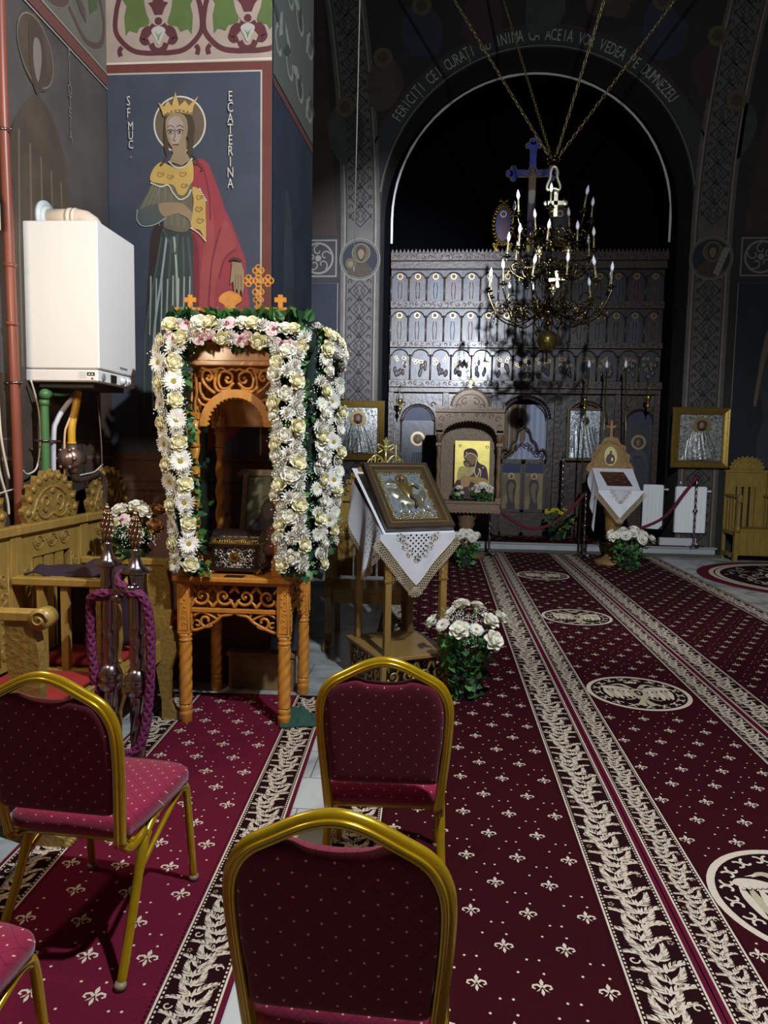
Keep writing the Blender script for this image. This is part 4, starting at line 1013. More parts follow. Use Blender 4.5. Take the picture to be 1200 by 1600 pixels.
def make_mum(R=.03, n=14, layers=4):
    mb = MB(); q = random.Random(2)
    for l in range(layers):
        t = 1.45-.42*l
        for k in range(n-2*l):
            a = 2*PI*k/(n-2*l)+l*.4; T = Matrix.Rotation(a, 4, 'Z') @ Matrix.Translation((0, .003, .002+.003*l)) @ Matrix.Rotation(-t, 4, 'X')
            petal(mb, T, R*(1-.13*l)*q.uniform(.9, 1.08), .0048, .4, nu=2, nv=3, curl=.12)
    mb.ball((0, 0, .006), (.006, .006, .006), 6, 1)
    return mb
def make_orchid():
    mb = MB()
    for k, (a, L_, w) in enumerate(((0, .034, .013), (2.1, .034, .012), (-2.1, .034, .012), (1.1, .032, .022), (-1.1, .032, .022))):
        T = Matrix.Rotation(a, 4, 'Z') @ Matrix.Translation((0, .002, .004+(.003 if k > 2 else 0))) @ Matrix.Rotation(-1.25, 4, 'X'); petal(mb, T, L_, w, .25, curl=-.12)
    mb.lathe([(.002, .004), (.008, .014), (.004, .026)], 8, 1, Matrix.Rotation(.5, 4, 'X'))
    return mb
def leafm(mb, T, L_, w, m=0):
    def f(u, v):
        x = (u-.5)*2; ww = w*sin(PI*min(1, .06+.94*v)**.8)
        return (x*ww, -.18*L_*v*v*1.0+.25*abs(x)*ww, L_*v)
    mb.grid(f, 2, 4, m, T)
def mesh_of(mb, name, mats):
    me = bpy.data.meshes.new(name); me.from_pydata(mb.v, [], mb.f)
    for x in mats: me.materials.append(x)
    me.polygons.foreach_set('material_index', mb.m); me.polygons.foreach_set('use_smooth', mb.s); me.update(); return me
FM = {}
GS = M('#4d6a35', .6)
FM['rose_y'] = mesh_of(make_rose(.85), 'rose', [PETY, GS]); FM['rose_w'] = mesh_of(make_rose(1.), 'rose', [PETC, GS])
FM['gerbera'] = mesh_of(make_gerbera(), 'gerbera', [PETW, EYE, GS]); FM['daisy'] = mesh_of(make_gerbera(16, .036, True, .009), 'daisy', [PETW, EYEY, GS])
FM['mum'] = mesh_of(make_mum(), 'chrysanthemum', [PETW, EYEY]); FM['bigmum'] = mesh_of(make_mum(.048, 20, 6), 'chrysanthemum', [PETW, PETC])
FM['orchid'] = mesh_of(make_orchid(), 'orchid', [PETP, M('#b5536a', .6)]); FM['rose_b'] = mesh_of(make_rose(.7), 'rose', [BUFF, GS])
FM['yellow'] = mesh_of(make_mum(.03, 14, 4), 'chrysanthemum', [YEL, YEL])
FN = dict(rose_y='rose', rose_w='rose', gerbera='gerbera', daisy='daisy', mum='chrysanthemum', bigmum='chrysanthemum', orchid='orchid', rose_b='rose', yellow='chrysanthemum')
def flower(kind, parent, p, n, s=1., label=None):
    o = bpy.data.objects.new(FN[kind], FM[kind]); COL.objects.link(o); o.parent = parent
    o.matrix_local = nrm(p, n, rnd.uniform(0, 6.28), s)
    if label: o['label'] = label
    return o
def gyps(mb, p, n_, R, q, m=0):
    for k in range(n_):
        d = Vector((q.gauss(0, 1), q.gauss(0, 1), q.gauss(0, 1)))*R*.55
        r = q.uniform(.0028, .005); c = Vector(p)+d
        mb.add([c+Vector(v)*r for v in ((1, 0, 0), (-1, 0, 0), (0, 1, 0), (0, -1, 0), (0, 0, 1), (0, 0, -1))], [[0, 2, 4], [2, 1, 4], [1, 3, 4], [3, 0, 4], [2, 0, 5], [1, 2, 5], [3, 1, 5], [0, 3, 5]], m)

# ---- garland draped over the shrine (world = parent offset 0)
ga = thing('flower_garland', (-1.155, 3.90, .87), label='thick garland of white gerberas, cream roses and green leaves draped around the shrine', cat='garland')
ox = Vector((-1.155, 3.90, .87))
q = random.Random(11); leaves = MB(); baby = MB(); cnt = {}
def strand(path, radius, outs, kinds, step, side_leaf=True, dens=7, lat=(-.9, .9), fill=True):
    """path: world points; outs: outward direction; flowers on the outward half of a soft roll, leaves at its edges"""
    P = [Vector(p) for p in path]; D = [0]
    for a, b_ in zip(P, P[1:]): D.append(D[-1]+(b_-a).length)
    s = step*.5; i = 0; out = Vector(outs).normalized()
    while s < D[-1]:
        k = next(j for j in range(len(P)-1) if D[j+1] >= s); t = (s-D[k])/(D[k+1]-D[k]); c = P[k].lerp(P[k+1], t); tg = (P[k+1]-P[k]).normalized(); sd = tg.cross(out).normalized()
        row = kinds[i % len(kinds)]
        nrow = len(row)
        for j, kd in enumerate(row):
            a = lat[0]+(lat[1]-lat[0])*((j+.5)/nrow)+q.uniform(-.12, .12)
            if nrow == 1: a = q.uniform(-.3, .3)
            n_ = (out*cos(a)+sd*sin(a)).normalized(); rr_ = radius*(1.0 if kd not in ('gerbera', 'daisy') else 1.18)
            pos = c+n_*rr_+tg*q.uniform(-.012, .012); nn = (n_+tg*q.uniform(-.25, .25)+sd*q.uniform(-.2, .2)).normalized()
            cnt[kd] = cnt.get(kd, 0)+1
            flower(kd, ga, pos-ox, nn, {'rose_y': 1.12, 'rose_w': 1.12, 'gerbera': 1.16, 'daisy': 1.25, 'mum': 1.35, 'orchid': 1.25}[kd]*q.uniform(.9, 1.1))
        for j in range(dens):
            a = q.choice((-1, 1))*q.uniform(1.05, 2.6); n_ = out*cos(a)+sd*sin(a); pos = c+n_*radius*.85+tg*q.uniform(-.02, .02)
            leafm(leaves, nrm(pos-ox, (n_+tg*q.uniform(-.9, .9)+Vector((0, 0, q.uniform(-.4, .4)))).normalized(), q.uniform(0, 6)), q.uniform(.035, .062), q.uniform(.013, .021), q.randrange(3))
        for j in range(4):   # leaves peeking between the blossoms
            a = q.uniform(-1.2, 1.2); n_ = out*cos(a)+sd*sin(a); pos = c+n_*radius*.62+tg*q.uniform(-.02, .02)
            leafm(leaves, nrm(pos-ox, (n_+tg*q.uniform(-1, 1)+sd*q.uniform(-1, 1)).normalized(), q.uniform(0, 6)), q.uniform(.03, .05), q.uniform(.012, .018), q.randrange(3))
        if fill:
            for j in range(2):
                a = q.uniform(-1.2, 1.2); n_ = out*cos(a)+sd*sin(a); gyps(baby, c+n_*radius*1.25-ox, 9, .03, q)
        s += step; i += 1
core = MB()
def roll(path, r): core.tube([Vector(p)-ox for p in path], r, 10)
A_ = [(-1.395, 3.85, .93), (-1.405, 3.84, 1.15), (-1.43, 3.84, 1.45), (-1.465, 3.84, 1.8), (-1.49, 3.85, 2.12), (-1.46, 3.88, 2.20)]
strand(A_, .070, (-.12, -1, 0), [('gerbera', 'rose_y'), ('daisy', 'mum'), ('rose_y', 'gerbera'), ('mum', 'daisy')], .055, lat=(-1.0, 1.0)); roll(A_, .045)
B_ = [(-.800, 3.86, .93), (-.815, 3.85, 1.3), (-.835, 3.85, 1.7), (-.845, 3.85, 2.02), (-.84, 3.87, 2.16)]
strand(B_, .082, (.1, -1, 0), [('rose_y', 'mum'), ('mum', 'rose_w', 'mum'), ('mum', 'rose_y'), ('rose_w', 'mum', 'mum')], .055, lat=(-1.1, 1.1)); roll(B_, .055)
C_ = [(-.725, 3.97, .92), (-.745, 3.97, 1.3), (-.735, 3.97, 1.7), (-.715, 3.97, 2.16)]
strand(C_, .066, (1, -.55, 0), [('rose_y',), ('mum', 'daisy'), ('rose_w',), ('daisy', 'mum')], .06, lat=(-.7, 1.0)); roll(C_, .045)
D_ = [(-.735, 4.45, 1.00), (-.72, 4.46, 1.3), (-.700, 4.46, 1.7), (-.70, 4.45, 2.08)]
strand(D_, .066, (.55, -1, 0), [('daisy', 'mum'), ('mum', 'rose_y'), ('gerbera',), ('mum', 'daisy')], .062, lat=(-1.0, 1.0), dens=6); roll(D_, .042)
E_ = [(-1.50, 3.86, 2.19), (-1.35, 3.85, 2.215), (-1.15, 3.85, 2.21), (-.95, 3.85, 2.20), (-.80, 3.87, 2.17), (-.72, 3.92, 2.15)]
strand(E_, .068, (0, -1, .12), [('rose_y', 'orchid'), ('mum', 'rose_y'), ('orchid', 'mum'), ('rose_w', 'orchid')], .056, lat=(-.95, .95)); roll(E_, .045)
F_ = [(-.72, 3.98, 2.19), (-.69, 4.12, 2.18), (-.68, 4.28, 2.17), (-.69, 4.44, 2.12)]
strand(F_, .07, (.75, -.35, .45), [('mum', 'rose_y', 'mum'), ('daisy', 'mum', 'mum')], .052, lat=(-1.2, 1.2)); roll(F_, .045)
G_ = [(-1.50, 4.45, .98), (-1.53, 4.46, 1.5), (-1.54, 4.46, 2.08), (-1.52, 4.3, 2.14), (-1.50, 4.0, 2.16)]
strand(G_[:3], .05, (-1, -.2, 0), [('mum', 'rose_y'), ('daisy',)], .16, lat=(-.8, .8), dens=4, fill=False); roll(G_, .04)
for k in range(130):     # big glossy leaves standing up along the top
    x = q.uniform(-1.5, -.72); leafm(leaves, nrm(Vector((x, 3.90+q.uniform(-.04, .04), 2.285))-ox, (q.uniform(-.7, .7), q.uniform(-.9, .2), q.uniform(.4, 1.1)), q.uniform(0, 6)), q.uniform(.06, .095), q.uniform(.022, .036), q.randrange(3))
for k in range(50):
    y = q.uniform(3.95, 4.45); leafm(leaves, nrm(Vector((-.70, y, 2.22))-ox, (q.uniform(0, 1), q.uniform(-.6, .6), q.uniform(.3, 1.1)), q.uniform(0, 6)), q.uniform(.05, .07), q.uniform(.018, .028), q.randrange(3))
for (px, py, pz, kk) in ((-1.36, 3.87, .90, 30), (-.79, 3.87, .90, 30), (-.72, 4.4, .96, 14), (-.72, 3.97, .9, 20)):
    for k in range(kk): leafm(leaves, nrm(Vector((px+q.uniform(-.07, .07), py+q.uniform(-.05, .03), pz+q.uniform(-.01, .08)))-ox, (q.uniform(-1, 1), q.uniform(-1, .3), q.uniform(-.7, .3)), q.uniform(0, 6)), q.uniform(.04, .06), q.uniform(.016, .024), q.randrange(3))
LEAFM = GREEN
core.build('greenery_core', M('#14251a', .9), ga)
tag(leaves.build('foliage', LEAFM, ga), kind='stuff')
tag(baby.build('baby_breath', PETW, ga), kind='stuff')
print('garland counts', cnt)

# ---- bouquets
def bouquet(name, at, label, cat, spec, leafr, leafh, nleaf, gy=None, seed=1, pot=None, z0=0.0, cone=True, dark=None):
    """spec: list of (kind, x, y, z, scale)"""
    t = thing(name, at, 0, label, cat); qq = random.Random(seed)
    lv = MB(); st = MB()
    for k in range(nleaf):
        a = qq.uniform(0, 2*PI); h = qq.random(); r = leafr*(.35+.65*h if cone else 1)*qq.uniform(.3, 1.0)
        pos = (r*cos(a), r*sin(a), z0+leafh*h); d = (cos(a)*qq.uniform(.2, 1.2), sin(a)*qq.uniform(.2, 1.2), qq.uniform(-.4, 1.0))
        leafm(lv, nrm(pos, d, qq.uniform(0, 6)), qq.uniform(.045, .075), qq.uniform(.018, .032), qq.randrange(3))
    for (kd, x, y, z, s) in spec:
        n_ = Vector((x*2.2, y*2.2-.10, .22+.3*qq.random()))
        st.tube([(x*.15, y*.15, z0), (x*.6, y*.6, z*.6+z0*.4), (x, y, z)], .0025, 4)
        flower(kd, t, Vector((x, y, z)), n_, s)
    tag(lv.build('foliage', GREEN, t), kind='stuff'); st.build('stems', GS, t)
    if gy:
        bb = MB()
        for (x, y, z, R, n_) in gy: gyps(bb, (x, y, z), n_, R, qq)
        tag(bb.build('baby_breath', PETW, t), kind='stuff')
    if pot: pot(t)
    return t
SP = []
for (px, py, pz, kd, s) in ((-.155, -.10, .50, 'gerbera', 1.0), (-.10, .02, .56, 'daisy', 1.3), (-.03, .06, .57, 'rose_w', 1.55), (.06, .10, .55, 'rose_w', 1.5), (-.045, -.12, .46, 'rose_w', 1.6), (.055, -.11, .48, 'gerbera', .98),
                            (.13, -.03, .50, 'rose_w', 1.55), (.20, .06, .50, 'rose_w', 1.5), (.145, -.13, .41, 'rose_w', 1.65), (-.20, .05, .47, 'rose_w', 1.4)): SP.append((kd, px, py, pz, s))
def potA(t):
    g = MB(); g.lathe([(.075, 0), (.08, .05), (.095, .14), (.10, .16)], 20); g.build('pot', M('#2a2f2a', .5), t)
bouquet('flower_arrangement', (.19, 4.53, 0), 'bouquet of cream roses and white gerberas standing on the carpet beside the near lectern', 'bouquet', SP, .17, .40, 330,
        [(-.07, -.02, .53, .06, 90), (.0, -.02, .52, .06, 90), (.08, 0, .53, .05, 60), (.02, -.14, .42, .05, 40), (-.14, -.05, .52, .05, 50)], 3, potA)
def spec_mums(n, R, z, s, kd='bigmum', seed=1, sq=1.):
    qq = random.Random(seed); L_ = []
    for k in range(n):
        a = 2.4*k; r = R*sqrt((k+.5)/n); L_.append((kd if k % 3 else 'rose_w', r*cos(a), r*sin(a)*sq, z-.35*r*r/R+qq.uniform(-.015, .015), s*(1 if k % 3 else 1.1)))
    return L_
bouquet('flower_arrangement', (.36, 9.74, 0), 'white rose bouquet on the floor in front of the icon shrine pedestal', 'bouquet', spec_mums(12, .19, .48, 1.35, seed=4), .19, .36, 190, None, 5, potA)
bouquet('flower_arrangement', (2.62, 10.0, 0), 'large bouquet of white chrysanthemums on the floor at the foot of the small lectern', 'bouquet', spec_mums(15, .28, .52, 1.7, seed=6), .28, .40, 300, None, 6, potA)
bouquet('flower_arrangement', (2.96, 11.75, .155), 'wide white chrysanthemum bowl behind the rope near the radiators', 'bouquet', spec_mums(18, .24, .18, 1.2, 'bigmum', 8, .7), .16, .12, 60, None, 8)
bouquet('flower_arrangement', (1.93, 11.75, .155), 'yellow chrysanthemums in dark foliage on the platform', 'bouquet', [('yellow', .18*cos(k*2.4)*sqrt(k/14)-.05, .10*sin(k*2.4)*sqrt(k/14), .48+.03*sin(k), 1.2) for k in range(14)]+[('rose_b', .12, -.06, .33, 1.3), ('rose_b', .2, -.02, .3, 1.2), ('rose_b', .05, -.1, .25, 1.2), ('yellow', 0., -.12, .22, 1.1)], .24, .42, 200, None, 9, potA)
def bask(t):
    g = MB(); g.lathe([(.07, 0), (.08, .03), (.09, .05)], 18); g.build('bowl', M('#3c4a30', .6), t)
bouquet('flower_arrangement', (-1.775, 3.97, .957), 'low arrangement of white and yellow roses on the stall arm beside the shrine', 'bouquet',
        [('rose_y', -.06, -.10, .17, 1.35), ('rose_w', -.05, -.03, .25, 1.3), ('rose_w', .04, -.03, .27, 1.3), ('orchid', -.01, -.09, .22, 1.1), ('rose_w', .09, -.05, .25, 1.2), ('rose_b', .145, -.03, .25, 1.3), ('rose_b', .145, -.07, .17, 1.35), ('mum', .04, -.10, .2, 1.2), ('mum', -.10, -.06, .23, 1.2), ('mum', .08, -.11, .15, 1.1)],
        .12, .16, 110, [(.02, -.13, .14, .06, 110), (.09, -.12, .12, .05, 70), (-.02, -.12, .24, .05, 50), (.16, -.10, .12, .04, 30)], 12, bask)
# ================================================================ banquet chairs
FABV = fabric('chair_cloth_back', (0, 2)); FABH = fabric('chair_cloth_seat', (0, 1), '#86193a')
GOLDP = M('#c09a14', .26, .5, noise_amt=.15, scale=30, coat=.3)
def banquet_chair(at, rz, label, group='burgundy and gold banquet chairs'):
    """local: faces +y, back at y=0, width .43"""
    t = thing('banquet_chair', at, rz, label, 'chair', group)
    W2 = .205
    half = [(W2-.022, .40), (W2-.012, .52), (W2, .66), (W2+.003, .76), (W2-.008, .815), (W2-.035, .855), (W2-.085, .885), (.055, .918), (0, .930)]
    path = [(-x, z) for x, z in half]+[(x, z) for x, z in half[::-1][1:]]
    path = spline(path, False, 5)
    lean = lambda z: -(z-.40)*.16
    g = MB(); g.tube([(x, lean(z), z) for x, z in path], .0165, 10, flat=.75, up=(0, 1, 0))
    g.tube([(x*.955, lean(z)-.014, .40+(z-.40)*.985) for x, z in path], .006, 6); g.tube([(x*.985, lean(z)-.0155, .40+(z-.40)*.997) for x, z in path], .005, 6)
    g.build('back_frame', GOLDP, t)
    # upholstered back, with the handle gap under the crown
    inner = [(x*.93, z) for x, z in half[:6]]
    top = [(.125, .866), (.09, .872), (.055, .862), (0, .858)]
    pl = [(x, z) for x, z in inner]+top
    outl = [(-x, z) for x, z in pl]+[(x, z) for x, z in pl[::-1][1:]]
    outl = [(x, min(z, .875)) for x, z in outl]
    xb = (W2-.012)*.94; outl = [(-.10, .505), (-xb*.93, .508), (-xb*.985, .53), (-xb, .58)]+outl[2:-2]+[(xb, .58), (xb*.985, .53), (xb*.93, .508), (.10, .505)]
    sm_ = spline(outl, True, 4)
    n = len(sm_); cx, cz = 0, .66
    g = MB(); vs = []; fs = []
    rings = [(1.0, -.008), (1.0, .010), (.985, .019), (.96, .0225), (.93, .0245), (.88, .0255), (.8, .026), (.7, .026), (.55, .026), (.4, .026), (.2, .026)]
    for sgn in (1, -1):
        k0 = len(vs)
        for (s_, d) in rings:
            for x, z in sm_:
                zz = cz+(z-cz)*s_; xx = cx+(x-cx)*s_
                vs.append((xx, lean(zz)+sgn*max(d, 0) if d > 0 else lean(zz), zz))
        for r_ in range(len(rings)-1):
            for i in range(n):
                f = [k0+r_*n+i, k0+r_*n+(i+1) % n, k0+(r_+1)*n+(i+1) % n, k0+(r_+1)*n+i]; fs.append(f if sgn < 0 else f[::-1])
        k1 = k0+(len(rings)-1)*n; fs.append([k1+i for i in range(n)] if sgn < 0 else [k1+i for i in range(n)][::-1])
    g.add(vs, fs, 0, None, True); g.build('backrest', FABV, t)
    # seat
    def so(s_): return [(-.155*s_, .02), (.155*s_, .02), (.195*s_, .06), (.212*s_, .22), (.215*s_, .36), (.19*s_, .425), (0, .44), (-.19*s_, .425), (-.215*s_, .36), (-.212*s_, .22), (-.195*s_, .06)]
    base = spline(so(1), True, 4); n = len(base); vs = []; fs = []; cy = .23
    lay = [(.96, .405), (1., .412), (1.01, .435), (.995, .455), (.94, .468), (.7, .474), (.3, .477)]
    for s_, z in lay: vs += [(x*s_, cy+(y-cy)*s_, z) for x, y in base]
    for r_ in range(len(lay)-1):
        for i in range(n): fs.append([r_*n+i, r_*n+(i+1) % n, (r_+1)*n+(i+1) % n, (r_+1)*n+i])
    fs.append([(len(lay)-1)*n+i for i in range(n)]); fs.append([i for i in range(n)][::-1])
    g = MB(); g.add(vs, fs, 0, None, True); g.build('seat', FABH, t)
    # side frames: rear leg, bend under the seat, front leg
    for s in (-1, 1):
        x = s*.195
        g = MB(); pa = spline([(s*(W2-.022), 0, .405), (s*.19, .03, .375), (s*.192, .07, .372), (s*.196, .12, .385), (x, .14, .36), (x*1.02, .06, .22), (x*1.06, -.03, .06), (x*1.08, -.065, .0)], False, 5)
        g.tube(pa[:16], .014, 9); g.tube(spline([(x, .14, .37), (x, .11, .34), (x*1.02, .045, .2), (x*1.08, -.065, .0)], False, 5), [.017]*8+[.015]*8, 10, flat=.8); g.tube(spline([(x*1.012, .128, .35), (x*1.03, .06, .2), (x*1.095, -.055, .01)], False, 4), .004, 5); la = g.build('rear_leg', GOLDP, t)
        g = MB(); g.tube(spline([(x, .12, .365), (x, .20, .405), (x, .34, .405), (x, .405, .395), (x, .43, .36), (x*1.01, .45, .22), (x*1.03, .475, .0)], False, 6), .0145, 10, flat=.85)
        g.tube(spline([(x*1.01, .10, .28), (x, .26, .345), (x, .38, .385), (x, .42, .37)], False, 5), .009, 8); lb2 = g.build('front_leg', GOLDP, t)
        for (fx, fy, pl_) in ((x*1.08, -.065, la), (x*1.03, .475, lb2)):
            g = MB(); g.lathe([(.017, .0), (.018, .012), (.016, .02)], 12, 0, Matrix.Translation((fx, fy, 0))); g.build('foot_cap', M('#8b7f63', .5), pl_)
    g = MB(); g.tube([(-.195, .36, .392), (.195, .36, .392)], .011, 8); g.tube([(-.195, .06, .385), (.195, .06, .385)], .011, 8); g.build('cross_rail', GOLDP, t)
    return t
banquet_chair((-1.105, 1.965, .012), radians(-4), 'burgundy banquet chair at the left whose whole seat shows before the chrome posts')
banquet_chair((-.165, 2.275, .002), radians(2), 'burgundy and gold banquet chair standing before the lectern, in the middle')
banquet_chair((-.172, 1.315, .002), radians(-2), 'nearest burgundy and gold banquet chair, cut by the bottom edge of the photo')
banquet_chair((-1.145, 1.085, .012), radians(-3), 'burgundy banquet chair at the lower left corner with only seat corner and leg in view')

# ================================================================ carpets
CR = [M('#380a13', .95, noise_amt=.18, scale=90, bump=.3, spec=.1), M('#d9c9b4', .9, noise_amt=.15, scale=120, spec=.2), M('#5c1028', .95, spec=.15), M('#23090d', .95, spec=.1), M('#bdb291', .9, noise_amt=.2, scale=60), M('#a58f7c', .9, noise_amt=.2, scale=60)]
CRL = [M('#66142c', .95, noise_amt=.18, scale=90, bump=.3, spec=.15)]+CR[1:]
def fleur(mb, x, y, s, T, z, rot=0):
    R = Matrix.Translation((x, y, 0)) @ Matrix.Rotation(rot, 4, 'Z'); A = T @ R
    mb.poly([(0, s*.5), (s*.10, s*.30), (s*.05, s*.12), (0, s*.08), (-s*.05, s*.12), (-s*.10, s*.30)], z, 1, A)
    mb.poly([(0, -s*.5), (-s*.08, -s*.32), (-s*.04, -s*.14), (0, -s*.08), (s*.04, -s*.14), (s*.08, -s*.32)], z, 1, A)
    for d in (-1, 1):
        band(mb, [(d*s*.03, 0), (d*s*.2, s*.14), (d*s*.38, s*.10), (d*s*.42, -s*.04), (d*s*.30, -s*.10)], lambda t: s*(.13-.05*t), z, 1, A)
        mb.poly([(d*s*.04, -s*.02), (d*s*.2, -s*.16), (d*s*.28, -s*.26), (d*s*.14, -s*.2)], z, 1, A)
def acanthus(mb, x0, x1, y0, y1, T, z, seed, cut=None):
    """scrolling border: feathered acanthus leaves curling left and right of a waving stem"""
    q = random.Random(seed); w = x1-x0; cx = (x0+x1)/2; i = 0; lay = 0
    clampx = lambda v: min(max(v, x0+.001), x1-.001)
    def lobe(px, py, a, L_, wd, bend, m):
        nonlocal lay
        up = []; dn = []
        for j in range(4):
            t = j/3; c = a+bend*t; x = px+L_*t*cos(a+bend*t*.5); y = py+L_*t*sin(a+bend*t*.5); ww = wd*(.55, 1., .75, .05)[j]
            up.append((clampx(x-sin(c)*ww), y+cos(c)*ww)); dn.append((clampx(x+sin(c)*ww), y-cos(c)*ww))
        lay += 1; mb.poly(up+dn[::-1], z+.00002*(lay % 13), m, T)
    y = y0+w*.1; step = w*.25
    while y < y1-w*.5:
        ph = i*.9; sx = cx+w*.11*sin(ph)
        for s in (-1, 1):
            big = (i+(s > 0)) % 2; a0 = PI/2-s*((.42 if big else .95)+.18*sin(ph+s)); curl = -s*(1.25 if big else -.9); L_ = w*(.60 if big else .46); px, py = sx+s*w*.015, y
            N = 6
            for j in range(N):
                t = (j+.4)/N; a = a0+curl*t; x = px+L_*t*cos(a0+curl*t*.5); yy = py+L_*t*sin(a0+curl*t*.5)
                for d in (-1, 1):
                    lobe(x, yy, a+d*(.75-.25*t), w*(.20-.10*t)*(1.15 if d*s < 0 else .9), w*.026, -d*.55, 1 if (j+d) % 3 else 5)
            lobe(px+L_*.8*cos(a0+curl*.4), py+L_*.8*sin(a0+curl*.4), a0+curl*.9, w*.14, w*.024, curl*.5, 1)
            band(mb, [(clampx(px+L_*t*cos(a0+curl*t*.5)), py+L_*t*sin(a0+curl*t*.5)) for t in (0, .2, .4, .6, .8, .95)], w*.013, z+.0004, 1, T)
        lobe(sx, y-w*.02, PI/2, w*.22, w*.03, .3*cos(ph), 1)
        if i % 4 == 1:
            s = 1 if (i//4) % 2 else -1
            for k in range(5): fx, fy = clampx(cx+s*w*.40+w*.045*cos(k*1.257)), y+w*.045*sin(k*1.257); mb.poly(circ(fx, fy, w*.022, 6), z+.0005, 5, T)
        if i % 4 == 3:
            s = 1 if (i//4) % 2 else -1; band(mb, [(clampx(a_), b_) for a_, b_ in spiral(cx+s*w*.36, y, w*.10, w*.03, 0, s*5.2, 12)], w*.03, z+.0006, 1, T)
        y += step; i += 1
def border(mb, x0, x1, y0, y1, T, z, seed, outer):
    """outer=-1: outside edge at x0, +1: at x1"""
    mb.poly([(x0, y0), (x1, y0), (x1, y1), (x0, y1)], z-.0003, 3, T)
    a, b = (x0, x1)
    for xx in (a+.004, b-.004): band(mb, [(xx, y0), (xx, y1)], .007, z, 1, T)
    ins = b+.008 if outer < 0 else a-.008; ob = a+.014 if outer < 0 else b-.014
    st = .018
    for xx, mi in ((a+.014, 1), (b-.014, 1), (ins, 3)):
        yy = y0+.01
        while yy < y1:
            mb.poly([(xx-.003, yy), (xx+.003, yy), (xx+.003, yy+.009), (xx-.003, yy+.009)], z, mi, T); yy += st
    acanthus(mb, a+.02, b-.02, y0+.02, y1-.02, T, z+.0001, seed)
def field(mb, x0, x1, y0, y1, T, z, s=.07, dx=.2, dy=.34, skip=(), phx=.05, phy=0., rot=0):
    j = 0; y = y0+phy+.05
    while y < y1-.03:
        x = x0+phx+(dx/2 if j % 2 else 0)
        while x < x1-.03:
            if all(hypot(x-a, y-b) > r+.04 for a, b, r in skip): fleur(mb, x, y, s, T, z, rot)
            x += dx
        # dots between rows
        for k in (.33, .67):
            x = x0+phx+(dx/2 if j % 2 else 0)-dx/2+dx*k*.5
            while x < x1-.01:
                yy = y+dy/2*k
                for xx in (x, x+dx*.5*(1-k)*1.2):
                    if x0+.01 < xx < x1-.01 and yy < y1-.01 and all(hypot(xx-a, yy-b) > r+.015 for a, b, r in skip): mb.poly(circ(xx, yy, .0048, 6), z, 1, T)
                x += dx
        y += dy/2; j += 1
def eagle(mb, cx, cy, r, T, z):
    mb.poly(circ(cx, cy, r, 48), z, 3, T); ring(mb, cx, cy, r*.915, r, z+.0003, 1, T, 48)
    A = T @ Matrix.Translation((cx, cy, 0)) @ Matrix.Scale(r, 4); z1 = (z+.0004)/r
    for k in range(34):     # leafy ring
        a = 2*PI*k/34
        if -.5 < sin(a) and k % 2: pass
        R = .78; band(mb, [(R*cos(a)+x, R*sin(a)+y) for x, y in spiral(0, 0, .085, .03, a, a+(4 if k % 2 else -4), 8)], .03, z1, 1, A)
    for s in (-1, 1):
        X = lambda L_: [(s*x, y) for x, y in L_]
        mb.poly(X(spline([(.05, .0), (.14, .2), (.22, .38), (.30, .44), (.42, .40), (.34, .5), (.2, .5), (.08, .34), (.0, .1)])), z1+.001, 4, A)      # neck and head
        mb.poly(X([(.36, .47), (.5, .41), (.36, .42)]), z1+.0012, 1, A)
        mb.poly(X(spline([(.02, .22), (.2, .28), (.40, .36), (.60, .36), (.68, .26), (.55, .18), (.3, .1), (.05, .05)])), z1+.001, 1, A)      # wing top
        for k in range(6):
            x = .62-.095*k; mb.poly(X(spline([(x, .25-.02*k), (x+.05, .0-.05*k), (x-.02, -.32-.035*k*(1 if k < 3 else -.5)), (x-.07, -.30-.03*k), (x-.05, .0)], True, 3)), z1+.0015+.0002*k, 4 if k % 2 else 1, A)
        for k in range(9): mb.poly([(s*(.12+.06*k)+x, .24-.01*k+y) for x, y in circ(0, 0, .028, 8)], z1+.003, 3, A); mb.poly([(s*(.12+.06*k)+x, .25-.01*k+y) for x, y in circ(0, 0, .022, 8)], z1+.0032, 1, A)
        mb.poly(X(spline([(.02, -.35), (.16, -.62), (.24, -.66), (.12, -.72), (.02, -.7)], True, 3)), z1+.002, 4, A)
        band(mb, X([(.12, -.3), (.24, -.42), (.34, -.44)]), .035, z1+.003, 4, A)
    mb.poly(spline([(-.11, .15), (0, .22), (.11, .15), (.12, -.1), (.06, -.38), (0, -.5), (-.06, -.38), (-.12, -.1)]), z1+.004, 4, A)
    mb.poly(spline([(-.07, .08), (.07, .08), (.06, -.12), (0, -.2), (-.06, -.12)]), z1+.0045, 3, A); band(mb, [(0, .05), (0, -.14)], .02, z1+.005, 1, A); band(mb, [(-.05, -.02), (.05, -.02)], .02, z1+.005, 1, A)
    mb.poly([(-.11, .56), (.11, .56), (.14, .68), (.06, .63), (0, .72), (-.06, .63), (-.14, .68)], z1+.002, 1, A)
def runner(name, at, rz, x0, x1, y0, y1, bl_, br_, label, skip=(), seed=1, z=.0, thick=.010, ends=False, **kw):
    mb = MB(); T = Matrix(); zt = z+thick+.0006
    mb.box(x0, x1, y0, y1, z, z+thick, 0)
    e = .015
    mb.poly([(x0, y0), (x0+e, y0), (x0+e, y1), (x0, y1)], zt-.0003, 2, T); mb.poly([(x1-e, y0), (x1, y0), (x1, y1), (x1-e, y1)], zt-.0003, 2, T)
    border(mb, x0+e, x0+e+bl_, y0, y1, T, zt, seed, -1); border(mb, x1-e-br_, x1-e, y0, y1, T, zt, seed+1, 1)
    field(mb, x0+e+bl_+.02, x1-e-br_-.02, y0, y1, T, zt, skip=skip, **kw)
    for a, b_, r in skip: eagle(mb, a, b_, r, T, zt)
    return mb
